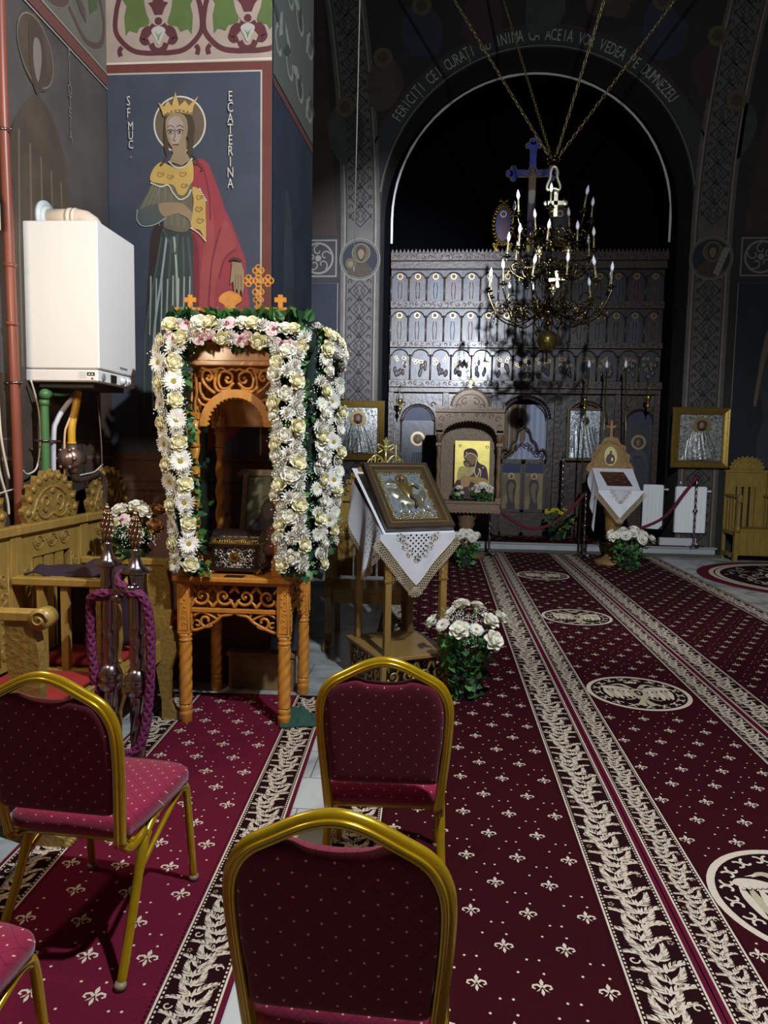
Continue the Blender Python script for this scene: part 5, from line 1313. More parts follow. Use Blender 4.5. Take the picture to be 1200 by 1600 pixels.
m = runner('c', None, 0, -.44, .838, -.6, 11.34, .205, .225, None, seed=21, phx=.035, phy=.02)
m.v = [(x-.026*(y-2.9)*max(0, min(1, (.45-x)/.85)) if x < .45 else x, y, z) for x, y, z in m.v]
m.build('carpet_runner', CR, label='long burgundy runner with fleurs-de-lis just left of the middle carpet seam', cat='carpet')
m = runner('c', None, 0, .843, 1.893, -.6, 11.34, .155, .155, None, skip=[(1.35, .30, .335), (1.35, 2.53, .335), (1.35, 4.75, .335), (1.35, 6.93, .335), (1.35, 9.25, .335)], seed=31, phx=.02, phy=.06, rot=0.); m.build('carpet_runner', CR, label='middle burgundy runner woven with round double-headed eagle medallions', cat='carpet')
m = runner('c', None, 0, 1.898, 3.36, -.6, 11.34, .20, .20, None, seed=41, phx=.05, phy=.1); m.build('carpet_runner', CR, label='rightmost burgundy runner with fleurs-de-lis beside the bare marble', cat='carpet')
m = runner('c', None, 0, -1.03, 0, -1.9, 4.42-1.8, .19, .19, None, seed=51, phx=.04, phy=.0, s=.075, dx=.19, dy=.32)
m.build('carpet_runner', CRL, at=(-.575, 1.80, 0), rz=radians(2.4), label='left burgundy runner under the shrine table and the left chairs', cat='carpet')
# round rug at the right
mb = MB(); T = Matrix()
mb.lathe([(1.45, 0), (1.45, .008)], 64, 2)
ring(mb, 0, 0, 1.30, 1.45, .0086, 2, T, 64); ring(mb, 0, 0, 1.24, 1.30, .0086, 1, T, 64); ring(mb, 0, 0, 1.22, 1.24, .0086, 3, T, 64); ring(mb, 0, 0, 1.16, 1.22, .0086, 1, T, 64); ring(mb, 0, 0, .0, 1.16, .0086, 0, T, 64)
ring(mb, 0, 0, .62, 1.13, .0090, 3, T, 64)
q = random.Random(77)
for k in range(300):
    a = q.uniform(0, 2*PI); R = q.uniform(.66, 1.06); leaf2d(mb, R*cos(a), R*sin(a), q.uniform(0, 6.3), .09, .035, .0094, 1, T)
ring(mb, 0, 0, .58, .61, .0092, 1, T, 48); ring(mb, 0, 0, .40, .42, .0092, 1, T, 48)
mb.build('round_rug', CR, at=(4.92, 9.55, 0), label='round burgundy and cream rug on the marble at the right edge', cat='rug')
# red carpet on the platform
mb = MB(); mb.box(-1.5, 4.05, 11.47, 11.59, 0, .008); mb.box(-1.0, 3.68, 11.59, 12.26, 0, .008); q = random.Random(5)
for k in range(60): fleur(mb, -.95+4.6*((k*.137) % 1), 11.56+.65*((k*.381) % 1), .06, Matrix(), .0086)
mb.build('platform_carpet', CR, at=(0, 0, .155), label='dark red carpet lying on the marble platform before the icon screen', cat='carpet')
# ================================================================ near lectern with tilted icon and lace cloth
LA = radians(28)
le = thing('lectern', (-.265, 4.80, 0), LA, 'wooden lectern on four posts with gilt corner carving, beside the runner', 'lectern')
LW, LD = .40, .50
g = MB(); g.box(-.27, .27, -.32, .32, .245, .272, b=.005); g.box(-.25, .25, -.30, .30, .0, .03, b=.004)
for sx in (-1, 1):
    for sy in (-1, 1): g.box(sx*.235-.015, sx*.235+.015, sy*.285-.015, sy*.285+.015, .03, .245)
g.build('base_shelf', OAK, le)
for (o_, u_, w_) in (((0, -.288, 0), (1, 0, 0), .44), ((.238, 0, 0), (0, 1, 0), .54), ((-.238, 0, 0), (0, -1, 0), .54), ((0, .288, 0), (-1, 0, 0), .44)):
    g = MB(); T = fr(o_, u_, (0, 0, 1)); scrollwork(g, w_, .20, 4, T @ Matrix.Translation((-w_/2, .035, 0)), .010, flat=.7)
    for sx in (-1, 1):
        for k in range(18): g.tube(p3([(sx*(w_/2+.005)-.008, .04+.011*k), (sx*(w_/2+.005)+.008, .043+.011*k)]), .003, 4, 0, T)
    g.build('fretwork_panel', M('#b39a62', .35, .6, noise_amt=.3, scale=30), le)
for sx in (-1, 1):
    for sy in (-1, 1):
        g = MB(); x, y = sx*LW/2, sy*LD/2; zt = 1.0 if sy < 0 else 1.28
        g.box(x-.022, x+.022, y-.022, y+.022, .272, zt, b=.004); g.build('post', OAK, le)
for sx in (-1, 1):     # gilt carved corner brackets under the desk
    g = MB(); T = fr((sx*.195, -.262, .755), (1, 0, 0), (0, 0, 1))
    g.box(-.03, .03, .0, .20, -.004, .004, 1, T)
    for k in range(15): g.tube(p3([(-.035, .008+.013*k), (-.018, .012+.013*k)], .006), .0045, 4, 0, T); g.tube(p3([(.035, .008+.013*k), (.025, .012+.013*k)], .006), .004, 4, 0, T)
    g.tube(p3(spiral(.0, .05, .03, .008, -1, 5, 14), .006), .006, 5, 0, T); g.tube(p3(spiral(.005, .12, .03, .008, 2, -4, 14), .006), .006, 5, 0, T)
    g.box(-.036, .036, -.008, .004, -.005, .012, 0, T)
    g.build('gilt_bracket', [GILT, M('#6e5128', .5)], le)
g = MB(); g.box(-.235, .235, -.28, -.255, .90, 1.03); g.box(-.235, -.215, -.28, .28, .92, 1.0); g.box(.215, .235, -.28, .28, .92, 1.0)
g.prism([(-.28, 1.03), (-.28, .96), (.28, .96), (.28, 1.40)], -.235, .235, 0, fr((0, 0, 0), (0, 1, 0), (0, 0, 1)))
g.box(-.22, .22, .235, .28, 1.30, 1.475, b=.004); g.build('desk_box', OAK, le)
tilt = Vector((0, .56, .40)).normalized()
g = MB(); T = fr((0, .275, 1.475), (1, 0, 0), (0, 0, 1))   # gilt crest on the high edge
g.tube(p3([(0, 0), (0, .13)]), .010, 6, 0, T)
for s in (-1, 1):
    g.tube(p3([(s*x, y) for x, y in spline([(.005, .02), (.035, .065), (.075, .085), (.105, .065), (.11, .035), (.095, .02), (.075, .03)], False, 5)]), .0065, 6, 0, T)
    g.tube(p3([(s*x, y) for x, y in spline([(.09, .05), (.12, .055), (.14, .03), (.17, .0), (.12, .005), (.05, .0)], False, 5)]), .006, 6, 0, T)
    g.tube(p3([(s*x, y) for x, y in spline([(.0, .13), (.03, .15), (.06, .16), (.055, .135), (.03, .12), (.06, .10)], False, 5)]), .007, 6, 0, T)
    g.tube(p3([(s*x, y) for x, y in circ(.045, .045, .016, 10)]), .004, 5, 0, T, closed=True)
g.prism([(-.018, .12), (-.012, .165), (-.028, .19), (-.01, .195), (0, .215), (.01, .195), (.028, .19), (.012, .165), (.018, .12)], -.006, .006, 0, T); g.ball((0, .142, .0), (.016, .016, .012), 10, 0, T)
g.build('gilt_crest', M('#d8c77c', .35, .7), le)
mbx = le.matrix_basis
LM = Matrix.Translation(le.location) @ Matrix.Rotation(LA, 4, 'Z')
for (x, h, lb) in ((.075, .17, 'thin yellow candle standing right of the gilt cross crest on the lectern'), (-.085, .09, 'short thin candle stub left of the gilt cross crest on the lectern')):
    g = MB(); g.tube([(0, 0, 0), (0, 0, h)], .0045, 8); g.tube([(0, 0, h), (.001, 0, h+.006)], .0008, 4)
    o = g.build('thin_candle', M('#cfc46a', .5), label=lb, cat='candle', group='thin candles on the lectern'); o.matrix_world = LM @ Matrix.Translation((x, .265, 1.465))
# icon on the slope
ic = thing('icon', (0, 0, 0), 0, 'brown-framed silver icon of a horseman lying tilted on the near lectern', 'icon')
sl = Vector((0, .44, .395)).normalized()
p0 = LM @ Vector((0, -.300, 1.085)); ud = (LM.to_3x3() @ Vector((1, 0, 0))); vd = LM.to_3x3() @ sl
Ti = fr(p0, ud, vd); ic.matrix_world = Ti
IW, IH = .48, .59
FRM = M('#4a3b2c', .3, noise_amt=.2, scale=10, coat=.3); GF = M('#8a744a', .35, .6); GF2 = M('#b8a25e', .3, .8, noise_amt=.3, scale=60)
g = MB()
def molding(g, w, h, prof, m=0, T=None):
    """picture frame: prof = list of (inset, height)"""
    n = len(prof); vs = []; fs = []
    for (d, z) in prof: vs += [(-w/2+d, d, z), (w/2-d, d, z), (w/2-d, h-d, z), (-w/2+d, h-d, z)]
    for j in range(n-1):
        for i in range(4): fs.append([j*4+i, j*4+(i+1) % 4, (j+1)*4+(i+1) % 4, (j+1)*4+i])
    g.add(vs, fs, m, T)
molding(g, IW, IH, [(0, 0), (0, .045), (.012, .052), (.03, .050)]); molding(g, IW, IH, [(.03, .050), (.036, .054), (.042, .050)], 1); molding(g, IW, IH, [(.042, .050), (.058, .034), (.062, .034)], 0); molding(g, IW, IH, [(.062, .034), (.066, .038), (.075, .032), (.08, .028)], 2)
g.box(-IW/2+.005, IW/2-.005, .005, IH-.005, 0, .02)
g.build('frame', [FRM, GF, M('#6e5a3a', .35, .5)], ic)
SILVI = M('#a3adb3', .38, .45, noise_amt=.35, scale=40, bump=.3, c2='#77828a')
g = MB(); g.poly([(-.16, .08), (.16, .08), (.16, .51), (-.16, .51)], .024, 0)
TT = Matrix.Translation((0, 0, .026))
for k in range(76):     # raised gilt rim
    t = k/76*2*(.30+.41); w, h = .30, .41
    if t < w: x, y = -w/2+t, .09
    elif t < w+h: x, y = w/2, .09+t-w
    elif t < 2*w+h: x, y = w/2-(t-w-h), .09+h
    else: x, y = -w/2, .09+h-(t-2*w-h)
    g.tube(p3(spiral(x, y, .012, .004, k*1.3, k*1.3+4, 6)), .0045, 4, 1, TT)
# rider, horse, cloak, beast in raised silver
def rel(pts, h, m, closed=True):
    q_ = spline(pts, True, 4); n_ = len(q_); cx = sum(p[0] for p in q_)/n_; cy = sum(p[1] for p in q_)/n_
    vs = [(x, y, .024) for x, y in q_]+[(cx+(x-cx)*.82, cy+(y-cy)*.82, .024+h) for x, y in q_]+[(cx+(x-cx)*.4, cy+(y-cy)*.4, .024+h*1.35) for x, y in q_]
    fs = [[i, (i+1) % n_, n_+(i+1) % n_, n_+i] for i in range(n_)]+[[n_+i, n_+(i+1) % n_, 2*n_+(i+1) % n_, 2*n_+i] for i in range(n_)]+[[2*n_+i for i in range(n_)]]
    g.add(vs, fs, m, None, True)
rel([(-.12, .30), (-.13, .36), (-.09, .35), (-.04, .38), (.0, .36), (-.02, .30), (-.07, .26)], .010, 2); rel([(-.05, .42), (-.12, .43), (-.13, .39), (-.07, .38), (-.02, .37)], .010, 2)
rel([(-.05, .36), (-.03, .41), (.02, .41), (.06, .37), (.04, .31), (.03, .25), (-.01, .24), (-.04, .30)], .022, 1)
g.tube(p3([(.02, .37), (.07, .38), (.10, .35)], .045), .008, 6, 1); g.tube(p3([(.0, .27), (.03, .22), (.02, .17)], .045), .010, 6, 3)
rel([(-.06, .30), (.02, .31), (.09, .28), (.10, .22), (.04, .19), (-.05, .20), (-.09, .25)], .014, 2); rel([(.07, .28), (.10, .33), (.13, .34), (.135, .29), (.11, .24), (.08, .22)], .013, 2)
for (a, b_) in (((-.06, .22), (-.11, .13)), ((-.03, .21), (-.05, .12)), ((.07, .22), (.12, .15)), ((.04, .21), (.07, .12))): g.tube(p3([a, ((a[0]+b_[0])/2+.015, (a[1]+b_[1])/2), b_], .03), [.011, .008, .006], 6, 2)
for k in range(22): g.tube(p3(spiral(-.14+.0133*k, .112+.018*(k % 2), .016, .005, k*1.7, k*1.7+4.5, 7), .03), .0045, 5, k % 3)
for k in range(14): g.tube(p3(spline([(-.13+.02*k, .10), (-.125+.02*k+.01*sin(k*2), .14), (-.12+.02*k, .12+.03*sin(k)**2)], False, 4), .026), .006, 5, k % 2)
g.tube(p3([(-.09, .44), (.10, .13)], .04), .003, 5, 1)
ring(g, 0, .435, .03, .046, .026, 1, None, 24, th=.006); rel([(-.022, .435), (0, .465), (.022, .435), (.012, .41), (-.012, .41)], .012, 3); g.ball((0, .436, .045), (.013, .017, .008), 10, 4)
g.build('silver_relief', [SILVI, GF2, M('#c4bfa6', .3, .8, noise_amt=.2, scale=40), M('#3a2018', .6), M('#a9714f', .6)], ic)
# ---- lace cloth
CLW = M('#dfe0e6', .85, noise_amt=.08, scale=10, sheen=.2); LACE = M('#c9b89b', .9, noise_amt=.15, scale=40); CUT = M('#120e0d', .9)
def lace_triangle(g, w, h, T, seed=1, drop_side=.0):
    """hanging corner: top edge from (-w/2,0) to (w/2,0), tip at (0,-h); gentle folds in z"""
    wv = lambda x, y: .012*sin(x*16+seed)*(-y/h)+.006*sin(x*31+1)
    N = 26; s0 = drop_side
    edge = lambda t: (-w/2+w*t, -s0-(h-s0)*(1-abs(2*t-1)))
    for i in range(N):
        t0, t1 = i/N, (i+1)/N; a, b_ = edge(t0), edge(t1); M_ = 10
        for j in range(M_):
            f0, f1 = j/M_, (j+1)/M_
            P = [(a[0], a[1]*f0), (b_[0], b_[1]*f0), (b_[0], b_[1]*f1), (a[0], a[1]*f1)]
            g.add([(x, y, wv(x, y)) for x, y in P], [[3, 2, 1, 0]], 0, T, True)
    # lace band along the two lower edges: rows of small rings and a scalloped rim
    for s in (-1, 1):
        A, Bp = (s*w/2, -s0), (0, -h); Ls = hypot(A[0]-Bp[0], A[1]-Bp[1]); n = int(Ls/.019)
        dx, dy = (Bp[0]-A[0])/Ls, (Bp[1]-A[1])/Ls; nx, ny = (s*abs(dy), -abs(dx))
        for r_ in range(4):
            for i in range(n+1+r_//2):
                t = (i+(.5 if r_ % 2 else 0))*.019
                x, y = A[0]+dx*t+nx*(.010+.016*r_), A[1]+dy*t+ny*(.010+.016*r_)
                g.tube([(x+.0078*cos(a), y+.0078*sin(a), wv(x, max(y, -h))) for a in [2*PI*k/8 for k in range(8)]], .0019 if r_ != 3 else .0026, 4, 1, T, closed=True)
        g.tube([(A[0]+dx*t_, A[1]+dy*t_, wv(A[0]+dx*t_, A[1]+dy*t_)+.001) for t_ in [Ls*k/10 for k in range(11)]], .0035, 5, 1, T)
    for k in range(5):
        for r_ in range(4):
            a = -PI/2+(k-2)*.35; x, y = .016*(r_+1)*cos(a), -h+.016*(r_+1)*sin(a)*1.1; g.tube([(x+.0078*cos(q_), y+.0078*sin(q_), wv(0, -h)) for q_ in [2*PI*kk/8 for kk in range(8)]], .002, 4, 1, T, closed=True)
    # cutwork: small check lattice and leafy openings edged in thread
    c = .5*w
    for i in range(11):
        for j in range(11):
            x, y = (i-5)*.0175, -.012-(j*.0175)
            if (i+j) % 2 or abs(x) > .30*(h*.62+y)+.02 or y < -h*.52: continue
            g.add([(x+a, y+b_, wv(x, y)+.0012) for a, b_ in ((-.0085, 0), (0, -.0085), (.0085, 0), (0, .0085))], [[0, 1, 2, 3]], 2, T)
    q_ = random.Random(seed)
    for (mx, my, n_) in ((-.11, -.035, 9), (.11, -.035, 9), (-.085, -.085, 8), (.085, -.085, 8), (-.05, -.13, 7), (.05, -.13, 7), (0, -.165, 9), (-.135, -.02, 5), (.135, -.02, 5)):
        for k in range(n_):
            a = 2*PI*k/n_; x, y = mx+.017*cos(a), my+.017*sin(a)
            if -y > h*.8: continue
            pts = [(x+.009*cos(a)*cos(t)-.0038*sin(a)*sin(t), y+.009*sin(a)*cos(t)+.0038*cos(a)*sin(t)) for t in [2*PI*m_/6 for m_ in range(6)]]
            g.add([(px, py, wv(px, py)+.0012) for px, py in pts], [list(range(6))], 2 if k % 3 else 1, T)
        g.tube([(mx+.026*cos(a), my+.026*sin(a), wv(mx, my)+.002) for a in [2*PI*k/12 for k in range(12)]], .0016, 4, 1, T, closed=True)
cl_ = thing('lace_cloth', (-.265, 4.80, 0), LA, 'white cutwork cloth with cream lace border hanging from the near lectern', 'cloth')
g = MB()
lace_triangle(g, .53, .345, fr((-.02, -.322, 1.072), (1, 0, 0), (0, -.12, 1)), 1, .035)
g.build('front_corner', [CLW, LACE, CUT], cl_)
g = MB()
Tl = fr((-.262, -.02, 1.24), (0, -.83, -.56), (-.10, 0, 1))
# side drape: folded corner falling down the left side
def side(u, v):
    y = -.30+.56*u; top = 1.075+.315*u; L_ = .11+.33*(1-abs(2*u-1.0))**.8
    return (-.255-.03*v-.022*sin(u*17)*v, y+.03*v*sin(u*9), top-L_*v)
g.grid(side, 26, 10, 0)
for k in range(60):
    u = k/59
    for r_ in range(3):
        x, y, z = side(u, 1); z -= .012+.017*r_
        g.tube([(x, y+.0085*cos(a), z+.0085*sin(a)) for a in [2*PI*kk/8 for kk in range(8)]], .0022, 4, 1, None, closed=True)
for i in range(9):
    for j in range(10):
        if (i+j) % 2: continue
        u = .14+.034*i; x, y, z = side(u, .15+.07*j)
        g.add([(x-.002, y-.0075, z), (x-.002, y, z-.0075), (x-.002, y+.0075, z), (x-.002, y, z+.0075)], [[0, 1, 2, 3]], 2)
g.build('side_corner', [CLW, LACE, CUT], cl_)
g = MB()
g.add([(-.258, -.318, 1.074), (.25, -.318, 1.074), (.25, .27, 1.074+.405), (-.258, .27, 1.074+.405)], [[0, 1, 2, 3]], 0)
g.v = [(x, y, z-.012) for x, y, z in g.v]
g.build('top_cover', [CLW], cl_)

# ================================================================ rear stall between shrine and lectern
stall((-.90, 6.1, 0), radians(-90), 'wooden choir stall with slatted side seen between the shrine and the lectern', True, True, False, W_=.66)
g = MB(); g.tube([(0, 0, 0), (0, 0, .10)], .012, 12); g.tube([(.03, 0, 0), (.03, 0, .10)], .012, 12); g.tube([(-.005, 0, .1), (.035, 0, .1)], .008, 8)
g.build('chrome_fitting', CHROME, at=(-.89, 5.62, .957), label='small chrome double fitting between the garland and the lectern cloth', cat='fitting')
# ================================================================ icon screen (iconostasis)
IW0, IX = 4.56, 1.35
WD = M('#392b23', .40, noise_amt=.45, scale=14, bump=.6, c2='#221915', coat=.25)
WDL = M('#41332a', .42, noise_amt=.35, scale=20, bump=.5, coat=.2)
PNL = [M(c, .42, noise_amt=.35, scale=9, bump=.25, coat=.15) for c in ('#2b2b35', '#33302f', '#2a2e33', '#342a2c')]
ROBE = [M(c, .42, noise_amt=.35, scale=22, bump=.1) for c in ('#40363a', '#39404a', '#433d36', '#35302e', '#44302f')]
HALO = M('#9c8862', .35, .5); SKIN = M('#6e5240', .6)
isc = thing('icon_screen', (IX, 12.42, .155), 0, 'tall dark carved wooden icon screen filling the arch behind the platform', 'icon screen')
g = MB()
g.box(-IW0/2, IW0/2, .03, .09, 0, 4.80)
g.build('backing', WD, isc)
TF = fr((0, 0, 0), (1, 0, 0), (0, 0, 1))      # local xy = width,height ; z towards the viewer
# doorway cut: rebuild backing as pieces round the royal door
bpy.data.objects.remove(bpy.data.objects['backing'])
DX, DW, DH = .06, .78, 2.36
g = MB()
g.box(-IW0/2, DX-DW/2, .03, .09, 0, 4.80); g.box(DX+DW/2, IW0/2, .03, .09, 0, 4.80); g.box(DX-DW/2, DX+DW/2, .03, .09, DH, 4.80)
g.build('backing', WD, isc)
def beam(z0, z1, name, orn=True, proud=.05, lace=False):
    g = MB(); g.box(-IW0/2, IW0/2, -proud, .03, z0, z1, b=.004)
    if orn:
        n = 46
        for k in range(n):
            x = -IW0/2+.06+(IW0-.12)*k/(n-1); g.tube(p3(spiral(x, (z0+z1)/2, (z1-z0)*.32, .01, k*2., k*2.+4.5, 8), proud), .007, 4, 0, TF)
    if lace:
        for k in range(70):
            x = -IW0/2+.03+(IW0-.06)*k/69; g.prism([(x-.03, z1), (x, z1+.07), (x+.03, z1)], -.0, .02, 0, TF @ Matrix.Translation((0, 0, proud-.02)))
    g.build(name, WDL, isc)
beam(4.62, 4.74, 'cornice', True, .16, True); beam(4.50, 4.62, 'cornice', False, .10)
TI = [(3.98, 4.50, 15, 'apostle'), (3.30, 3.86, 15, 'saint'), (2.66, 3.20, 13, 'feast')]
beam(3.86, 3.98, 'carved_beam'); beam(3.20, 3.30, 'carved_beam'); beam(2.52, 2.64, 'carved_beam', True, .14, False); beam(2.44, 2.52, 'moulding', False, .08)
qq = random.Random(4)
for ti, (z0, z1, n, kd) in enumerate(TI):
    cw = IW0/n
    for k in range(n):
        x = -IW0/2+cw*(k+.5); g = MB(); h = z1-z0
        T = TF @ Matrix.Translation((x, z0, -.028))
        g.box(-cw*.46, cw*.46, .0, h, -.002, .004, 0, T)
        if kd != 'feast':
            g.poly(spline([(-.055, .02), (-.075, h*.35), (-.065, h*.62), (-.03, h*.70), (.03, h*.70), (.065, h*.62), (.075, h*.35), (.055, .02)]), .006, 1, T)
            for s in (-1, 1): g.tube(p3([(s*.02, .04), (s*.035, h*.4), (s*.02, h*.62)], .006), .006, 4, 1, T)
            ring(g, 0, h*.80, .034, .052, .008, 2, T, 20, th=.008); g.ball((0, h*.79, .008), (.024, .032, .012), 8, 3, T)
        else:
            for j in range(7): g.ball((qq.uniform(-.1, .1), qq.uniform(.08, h*.55), .006), (.03, .06, .010), 8, 1, T)
            for j in range(6):
                xx, yy = qq.uniform(-.12, .12), qq.uniform(h*.45, h*.72); ring(g, xx, yy, .016, .026, .010, 2, T, 12); g.ball((xx, yy, .01), (.013, .016, .008), 6, 3, T)
        g.build('icon_panel', [PNL[(k*7+ti) % 4], ROBE[(k*3+ti*2) % 5], HALO, SKIN], isc)
        g = MB(); g.T = TF @ Matrix.Translation((x-cw/2, z0, .0))
        for i in range(12):      # arch over each panel
            a, b_ = PI*i/12, PI*(i+1)/12; r0 = cw*.40
            g.tube([(cw/2+r0*cos(a), h*.74+r0*.8*sin(a), .0), (cw/2+r0*cos(b_), h*.74+r0*.8*sin(b_), .0)], .010, 5)
        g.tube([(.0, 0, 0), (.0, h*.74, 0)], .016, 7); g.ball((0, h*.76, 0), (.028, .02, .02), 8)
        g.build('arcade', WDL, isc)
# lower register: bays with icons, posts between
posts = [-2.24, -1.30, -.47, .60, 1.60, 2.24]
for x in posts:
    g = MB(); g.box(x-.05, x+.05, -.05, .03, 0, 2.44, b=.005)
    for k in range(22): s = 1 if k % 2 else -1; g.tube(p3([(x+s*(px), py) for px, py in spiral(0, .15+.10*k, .032, .008, 0, 5, 9)], .052), .006, 4, 0, TF)
    g.build('carved_pilaster', WDL, isc)
def saint_bay(xc, w, z0, zt, tone, name='large_icon', blue=False):
    g = MB(); T = TF @ Matrix.Translation((xc, z0, -.024)); h = zt-z0
    g.box(-w/2, w/2, 0, h, -.003, .004, 0, T)
    g.poly(spline([(-w*.30, .02), (-w*.36, h*.35), (-w*.30, h*.55), (-.08, h*.63), (.08, h*.63), (w*.30, h*.55), (w*.36, h*.35), (w*.30, .02)]), .006, 1, T)
    for k in range(6): g.tube(p3(spline([(-w*.24+w*.1*k, .05), (-w*.2+w*.09*k, h*.3), (-w*.12+w*.05*k, h*.56)], False, 4), .006), .007, 4, 1, T)
    ring(g, 0, h*.73, .085, .125, .007, 2, T, 28, th=.006); g.ball((0, h*.72, .01), (.055, .08, .02), 10, 3, T)
    g.build(name, [PNL[tone], ROBE[(tone+1) % 5], HALO, SKIN], isc)
    g = MB(); g.T = TF; r = w*.5; zc = zt-.06
    for i in range(20):
        a, b_ = PI*i/20, PI*(i+1)/20
        for rr_ in (r, r*.88): g.tube([(xc+rr_*cos(a), zc+rr_*.95*sin(a), .005), (xc+rr_*cos(b_), zc+rr_*.95*sin(b_), .005)], .014 if rr_ == r else .008, 5)
    g.poly(circ(xc, zc, r*.86, 28, 0, PI, ry=r*.80), -.015, 1)
    for s in (-1, 1):
        g.tube([(xc+s*r, .55, 0), (xc+s*r, zc, 0)], .014, 6); g.ball((xc+s*r, zc, .0), (.03, .03, .02), 8)
        g.tube([(xc+s*x, y, .006) for x, y in spiral(r*.86, zc+r*.95, .05, .012, 0, 5, 12)], .008, 5)
    g.build('carved_arch', [WD, M('#20263f', .6, noise_amt=.3, scale=10)], isc)
saint_bay(-1.77, .58, .62, 2.02, 0); saint_bay(-.885, .56, .62, 2.02, 1); saint_bay(1.98, .50, .62, 2.02, 0, blue=True)
# bay right of the door: silver-clad icon below a carved lunette
g = MB(); g.T = TF; xc = 1.10
for r in (.34, .29):
    for i in range(20):
        a, b_ = PI*i/20, PI*(i+1)/20; g.tube([(xc+r*cos(a), 1.98+r*sin(a), .01), (xc+r*cos(b_), 1.98+r*sin(b_), .01)], .012, 5)
for k in range(30):
    a = qq.uniform(0, PI); R = qq.uniform(0, .25); g.ball((xc+R*cos(a), 1.99+R*sin(a), .0), (.03, .04, .02), 7)
g.tube([(xc-.34, 1.96, .01), (xc+.34, 1.96, .01)], .016, 6); g.build('carved_lunette', WDL, isc)
for (x0, x1) in ((-2.19, -1.35), (-1.25, -.52), (.65, 1.55), (1.65, 2.19)):
    g = MB(); g.T = TF; g.box(x0+.03, x1-.03, .05, .55, -.02, .012, b=.006); g.tube(p3([(x0+.09, .1), (x1-.09, .1), (x1-.09, .5), (x0+.09, .5)], .012), .008, 5, closed=True)
    c = ((x0+x1)/2, .3); g.tube(p3([(c[0]-.15, .3), (c[0], .42), (c[0]+.15, .3), (c[0], .18)], .012), .008, 5, closed=True); g.build('base_panel', WDL, isc)
# royal doors: two leaves with painted figures and curved openwork top
for s in (-1, 1):
    g = MB(); g.T = TF; w = DW/2; xa = DX if s > 0 else DX-w; xb = xa+w
    g.box(xa+.005, xb-.005, 0, 1.30, -.055, -.035, 0)
    for (a, b_, z0, z1) in ((xa, xb, 0, .05), (xa, xb, .40, .45), (xa, xb, 1.24, 1.32), (xa, xa+.035, 0, 1.32), (xb-.035, xb, 0, 1.32)): g.box(a+.003, b_-.003, z0, z1, -.035, -.018, 0)
    ed = [(1.0, 1.30), (1.0, 1.42), (.82, 1.50), (.66, 1.46), (.52, 1.60), (.34, 1.66), (.24, 1.80), (.08, 1.86), (.0, 1.90)]
    P = [((xa if s > 0 else xb)+s*w*a, z) for a, z in ed]
    g.tube(p3(spline(P, False, 4), -.03), .018, 6)
    for k in range(5): xx = (xa if s > 0 else xb)+s*w*(.12+.17*k); g.tube(p3(spiral(xx, 1.40+.04*(4-k), .05, .012, k, k+5, 10), -.03), .010, 5)
    g.build('royal_door_leaf', WDL, isc)
    g = MB(); g.T = TF @ Matrix.Translation(((xa+xb)/2, .46, -.033)); w2 = w/2-.045
    g.poly([(-w2, 0), (w2, 0), (w2, .77), (-w2, .77)], .001, 0); g.poly([(-w2, .62), (w2, .62), (w2, .77), (-w2, .77)], .002, 1)
    g.poly([(-w2, .2), (-w2*.2, .25), (-w2*.2, .55), (-w2*.6, .6), (-w2, .55)], .0025, 4)
    g.poly(spline([(-.07, .0), (-.055, .15), (-.075, .3), (-.085, .42), (-.05, .50), (.05, .50), (.085, .42), (.075, .3), (.06, .15), (.075, .0)], True, 3), .003, 2); g.poly(spline([(-.03, .2), (-.05, .38), (0, .46), (.06, .40), (.03, .3), (.04, .1)], True, 3), .0035, 4)
    ring(g, 0, .57, 0, .055, .004, 3, None, 20); g.ball((0, .565, .004), (.025, .035, .006), 8, 5)
    g.build('door_icon', [M('#8a7a4f', .5, noise_amt=.3, scale=10), M('#252c58', .6), M('#3b2a35', .6, noise_amt=.3, scale=20), HALO, M('#6b5d44', .6), SKIN], isc)
g = MB(); g.T = TF
for r in (DW/2+.03, DW/2-.03):
    for i in range(20):
        a, b_ = PI*i/20, PI*(i+1)/20; g.tube([(DX+r*cos(a), 2.02+r*.9*sin(a), .01), (DX+r*cos(b_), 2.02+r*.9*sin(b_), .01)], .022 if r > DW/2 else .012, 6)
n = 20; arc = [(DX+DW/2*cos(PI*i/n), 2.02+DW/2*.88*sin(PI*i/n)) for i in range(n+1)]
for a, b_ in zip(arc[:-1], arc[1:]): g.prism([(a[0], a[1]), (a[0], 2.40), (b_[0], 2.40), (b_[0], b_[1])], -.06, -.02)
g.build('door_arch', WD, isc)
# white curtain behind the royal doors
cu = MB()
def curt(u, v): return (IX+DX-.42+.84*u, 12.60+.035*sin(u*26)*(1-.3*v), 2.42-2.1*v)
cu.grid(curt, 60, 8)
cu.build('altar_curtain', M('#aeb6cf', .7), label='pale blue-white curtain hanging behind the open top of the royal doors', cat='curtain')
cu = MB(); cu.grid(lambda u, v: (IX+DX-.40+.44*u+.20*(v**2)*(u-.3)*0, 12.565+.02*sin(u*20), 2.42-(1.15-.55*u)*v), 30, 6)
cu.build('altar_drape', M('#8b7558', .7, noise_amt=.2, scale=5), label='ochre drape drawn across the left half of the doorway opening', cat='drape')
lp = MB(); lp.T = Matrix.Translation((IX+DX-.06, 12.50, 2.03)); lp.tube([(0, 0, .14), (0, 0, .32)], .003, 4); lp.lathe([(.01, 0), (.05, .03), (.06, .08), (.045, .14), (.03, .15)], 14)
lp.build('hanging_lamp', M('#3b2a18', .4, .5), label='small dark hanging lamp in the doorway above the royal doors', cat='lamp')
